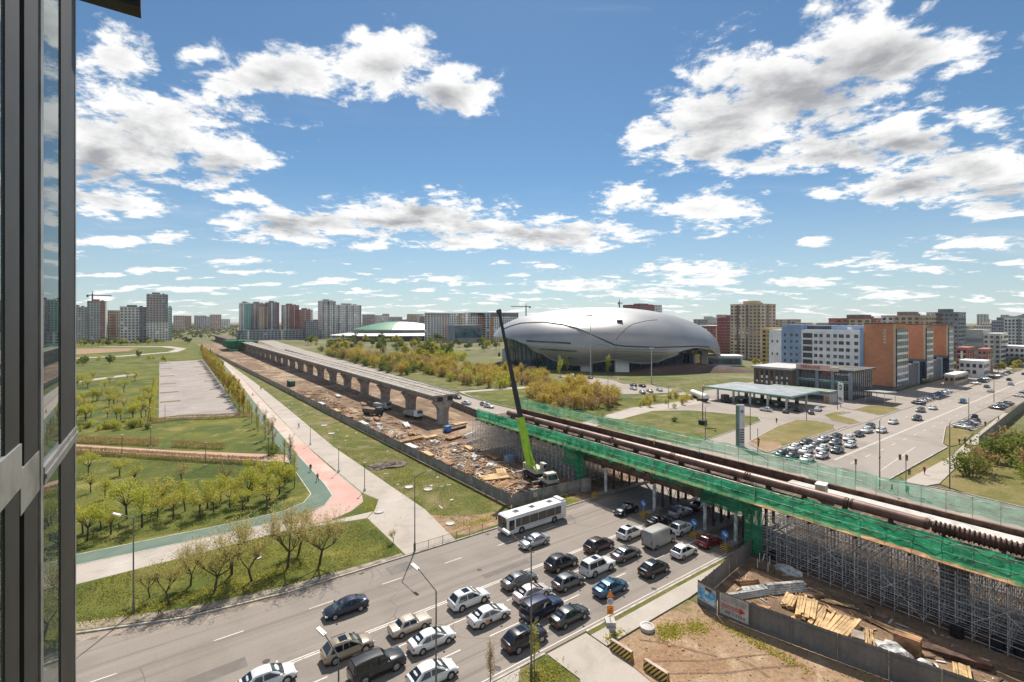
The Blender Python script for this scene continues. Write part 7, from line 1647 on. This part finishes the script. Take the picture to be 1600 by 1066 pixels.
struct(q.build('weeds', LF['olive']), 'stuff')
q = MB()                # the near turf: blades and tufts
def inpoly(x, y, poly):
    r_ = False
    for (x0, y0), (x1, y1) in zip(poly, poly[1:]+poly[:1]):
        if (y0 > y) != (y1 > y) and x < (x1-x0)*(y-y0)/(y1-y0)+x0: r_ = not r_
    return r_
for poly, n, z in (([(-12,70.5),(-6,67),(2,64.2),(12,62.4),(26.5,62),(26.6,75.6),(16,79),(6,78.2),(-8,77.7),(-14,78.4)], 26000, .12), ([(-20,90.5),(-9,88),(10,87.2),(16.5,87.6),(20,89.6),(22,93.2),(22.6,104),(23,115),(4,134),(-18,158)], 26000, .12), ([(35.9,64),(36,76),(35.5,124),(47,113),(47.8,68)], 15000, .126), ([(20,34.8),(29.5,34.8),(29.9,31.4),(26.4,26.6),(14,26)], 4000, .13)):
    xs = [p_[0] for p_ in poly]; ys = [p_[1] for p_ in poly]
    for _ in range(n):
        x, y = rnd.uniform(min(xs), max(xs)), rnd.uniform(min(ys), max(ys))
        if noise.noise((x*.35, y*.35, 3.0)) < rnd.uniform(-.5,.15) or not inpoly(x, y, poly): continue
        h = rnd.uniform(.04,.13); a = rnd.uniform(0,3.14); w = rnd.uniform(.03,.09)
        q.add([(x-math.cos(a)*w, y-math.sin(a)*w, z), (x+math.cos(a)*w, y+math.sin(a)*w, z), (x+rnd.gauss(0,.07), y+rnd.gauss(0,.07), z+h)], [(0,1,2)])
struct(q.build('grass', leafmat('grass_blade', (.14,.14,.022), (.23,.195,.045), (.11,.12,.02), .4)), 'stuff')
# ------------------------------------------------------------------ air
hz = MB(); hz.box(-7150, 7150, -3150, 9150, -1.1, 96); hz = struct(hz.build('haze', []), 'stuff')
hm = bpy.data.materials.new('haze_air'); hm.use_nodes = True; T = NT(hm.node_tree); T.n.remove(T.n['Principled BSDF']); pv = T.new('ShaderNodeVolumePrincipled')
pv.inputs['Color'].default_value = (.86,.92,1,1); pv.inputs['Density'].default_value = HAZE; pv.inputs['Anisotropy'].default_value = .2; T.l.new(pv.outputs[0], T.n['Material Output'].inputs['Volume']); hz.data.materials.clear(); hz.data.materials.append(hm)
# ------------------------------------------------------------------ every look-alike gets its own label, counted across the view from the window
def nth(n): return '%d%s' % (n, 'th' if 10 <= n % 100 <= 20 else {1:'st',2:'nd',3:'rd'}.get(n % 10, 'th'))
same = {}
for o in C.objects:
    if o.parent is None and o.get('label') and not o.get('kind'): same.setdefault(o['label'], []).append(o)
for l, os_ in same.items():
    if len(os_) > 1:
        os_.sort(key=lambda o: math.atan2(o.location.x, o.location.y))
        for i, o in enumerate(os_): o['label'] = '%s, %s from the left' % (l, nth(i+1) if 0 < i else 'first')
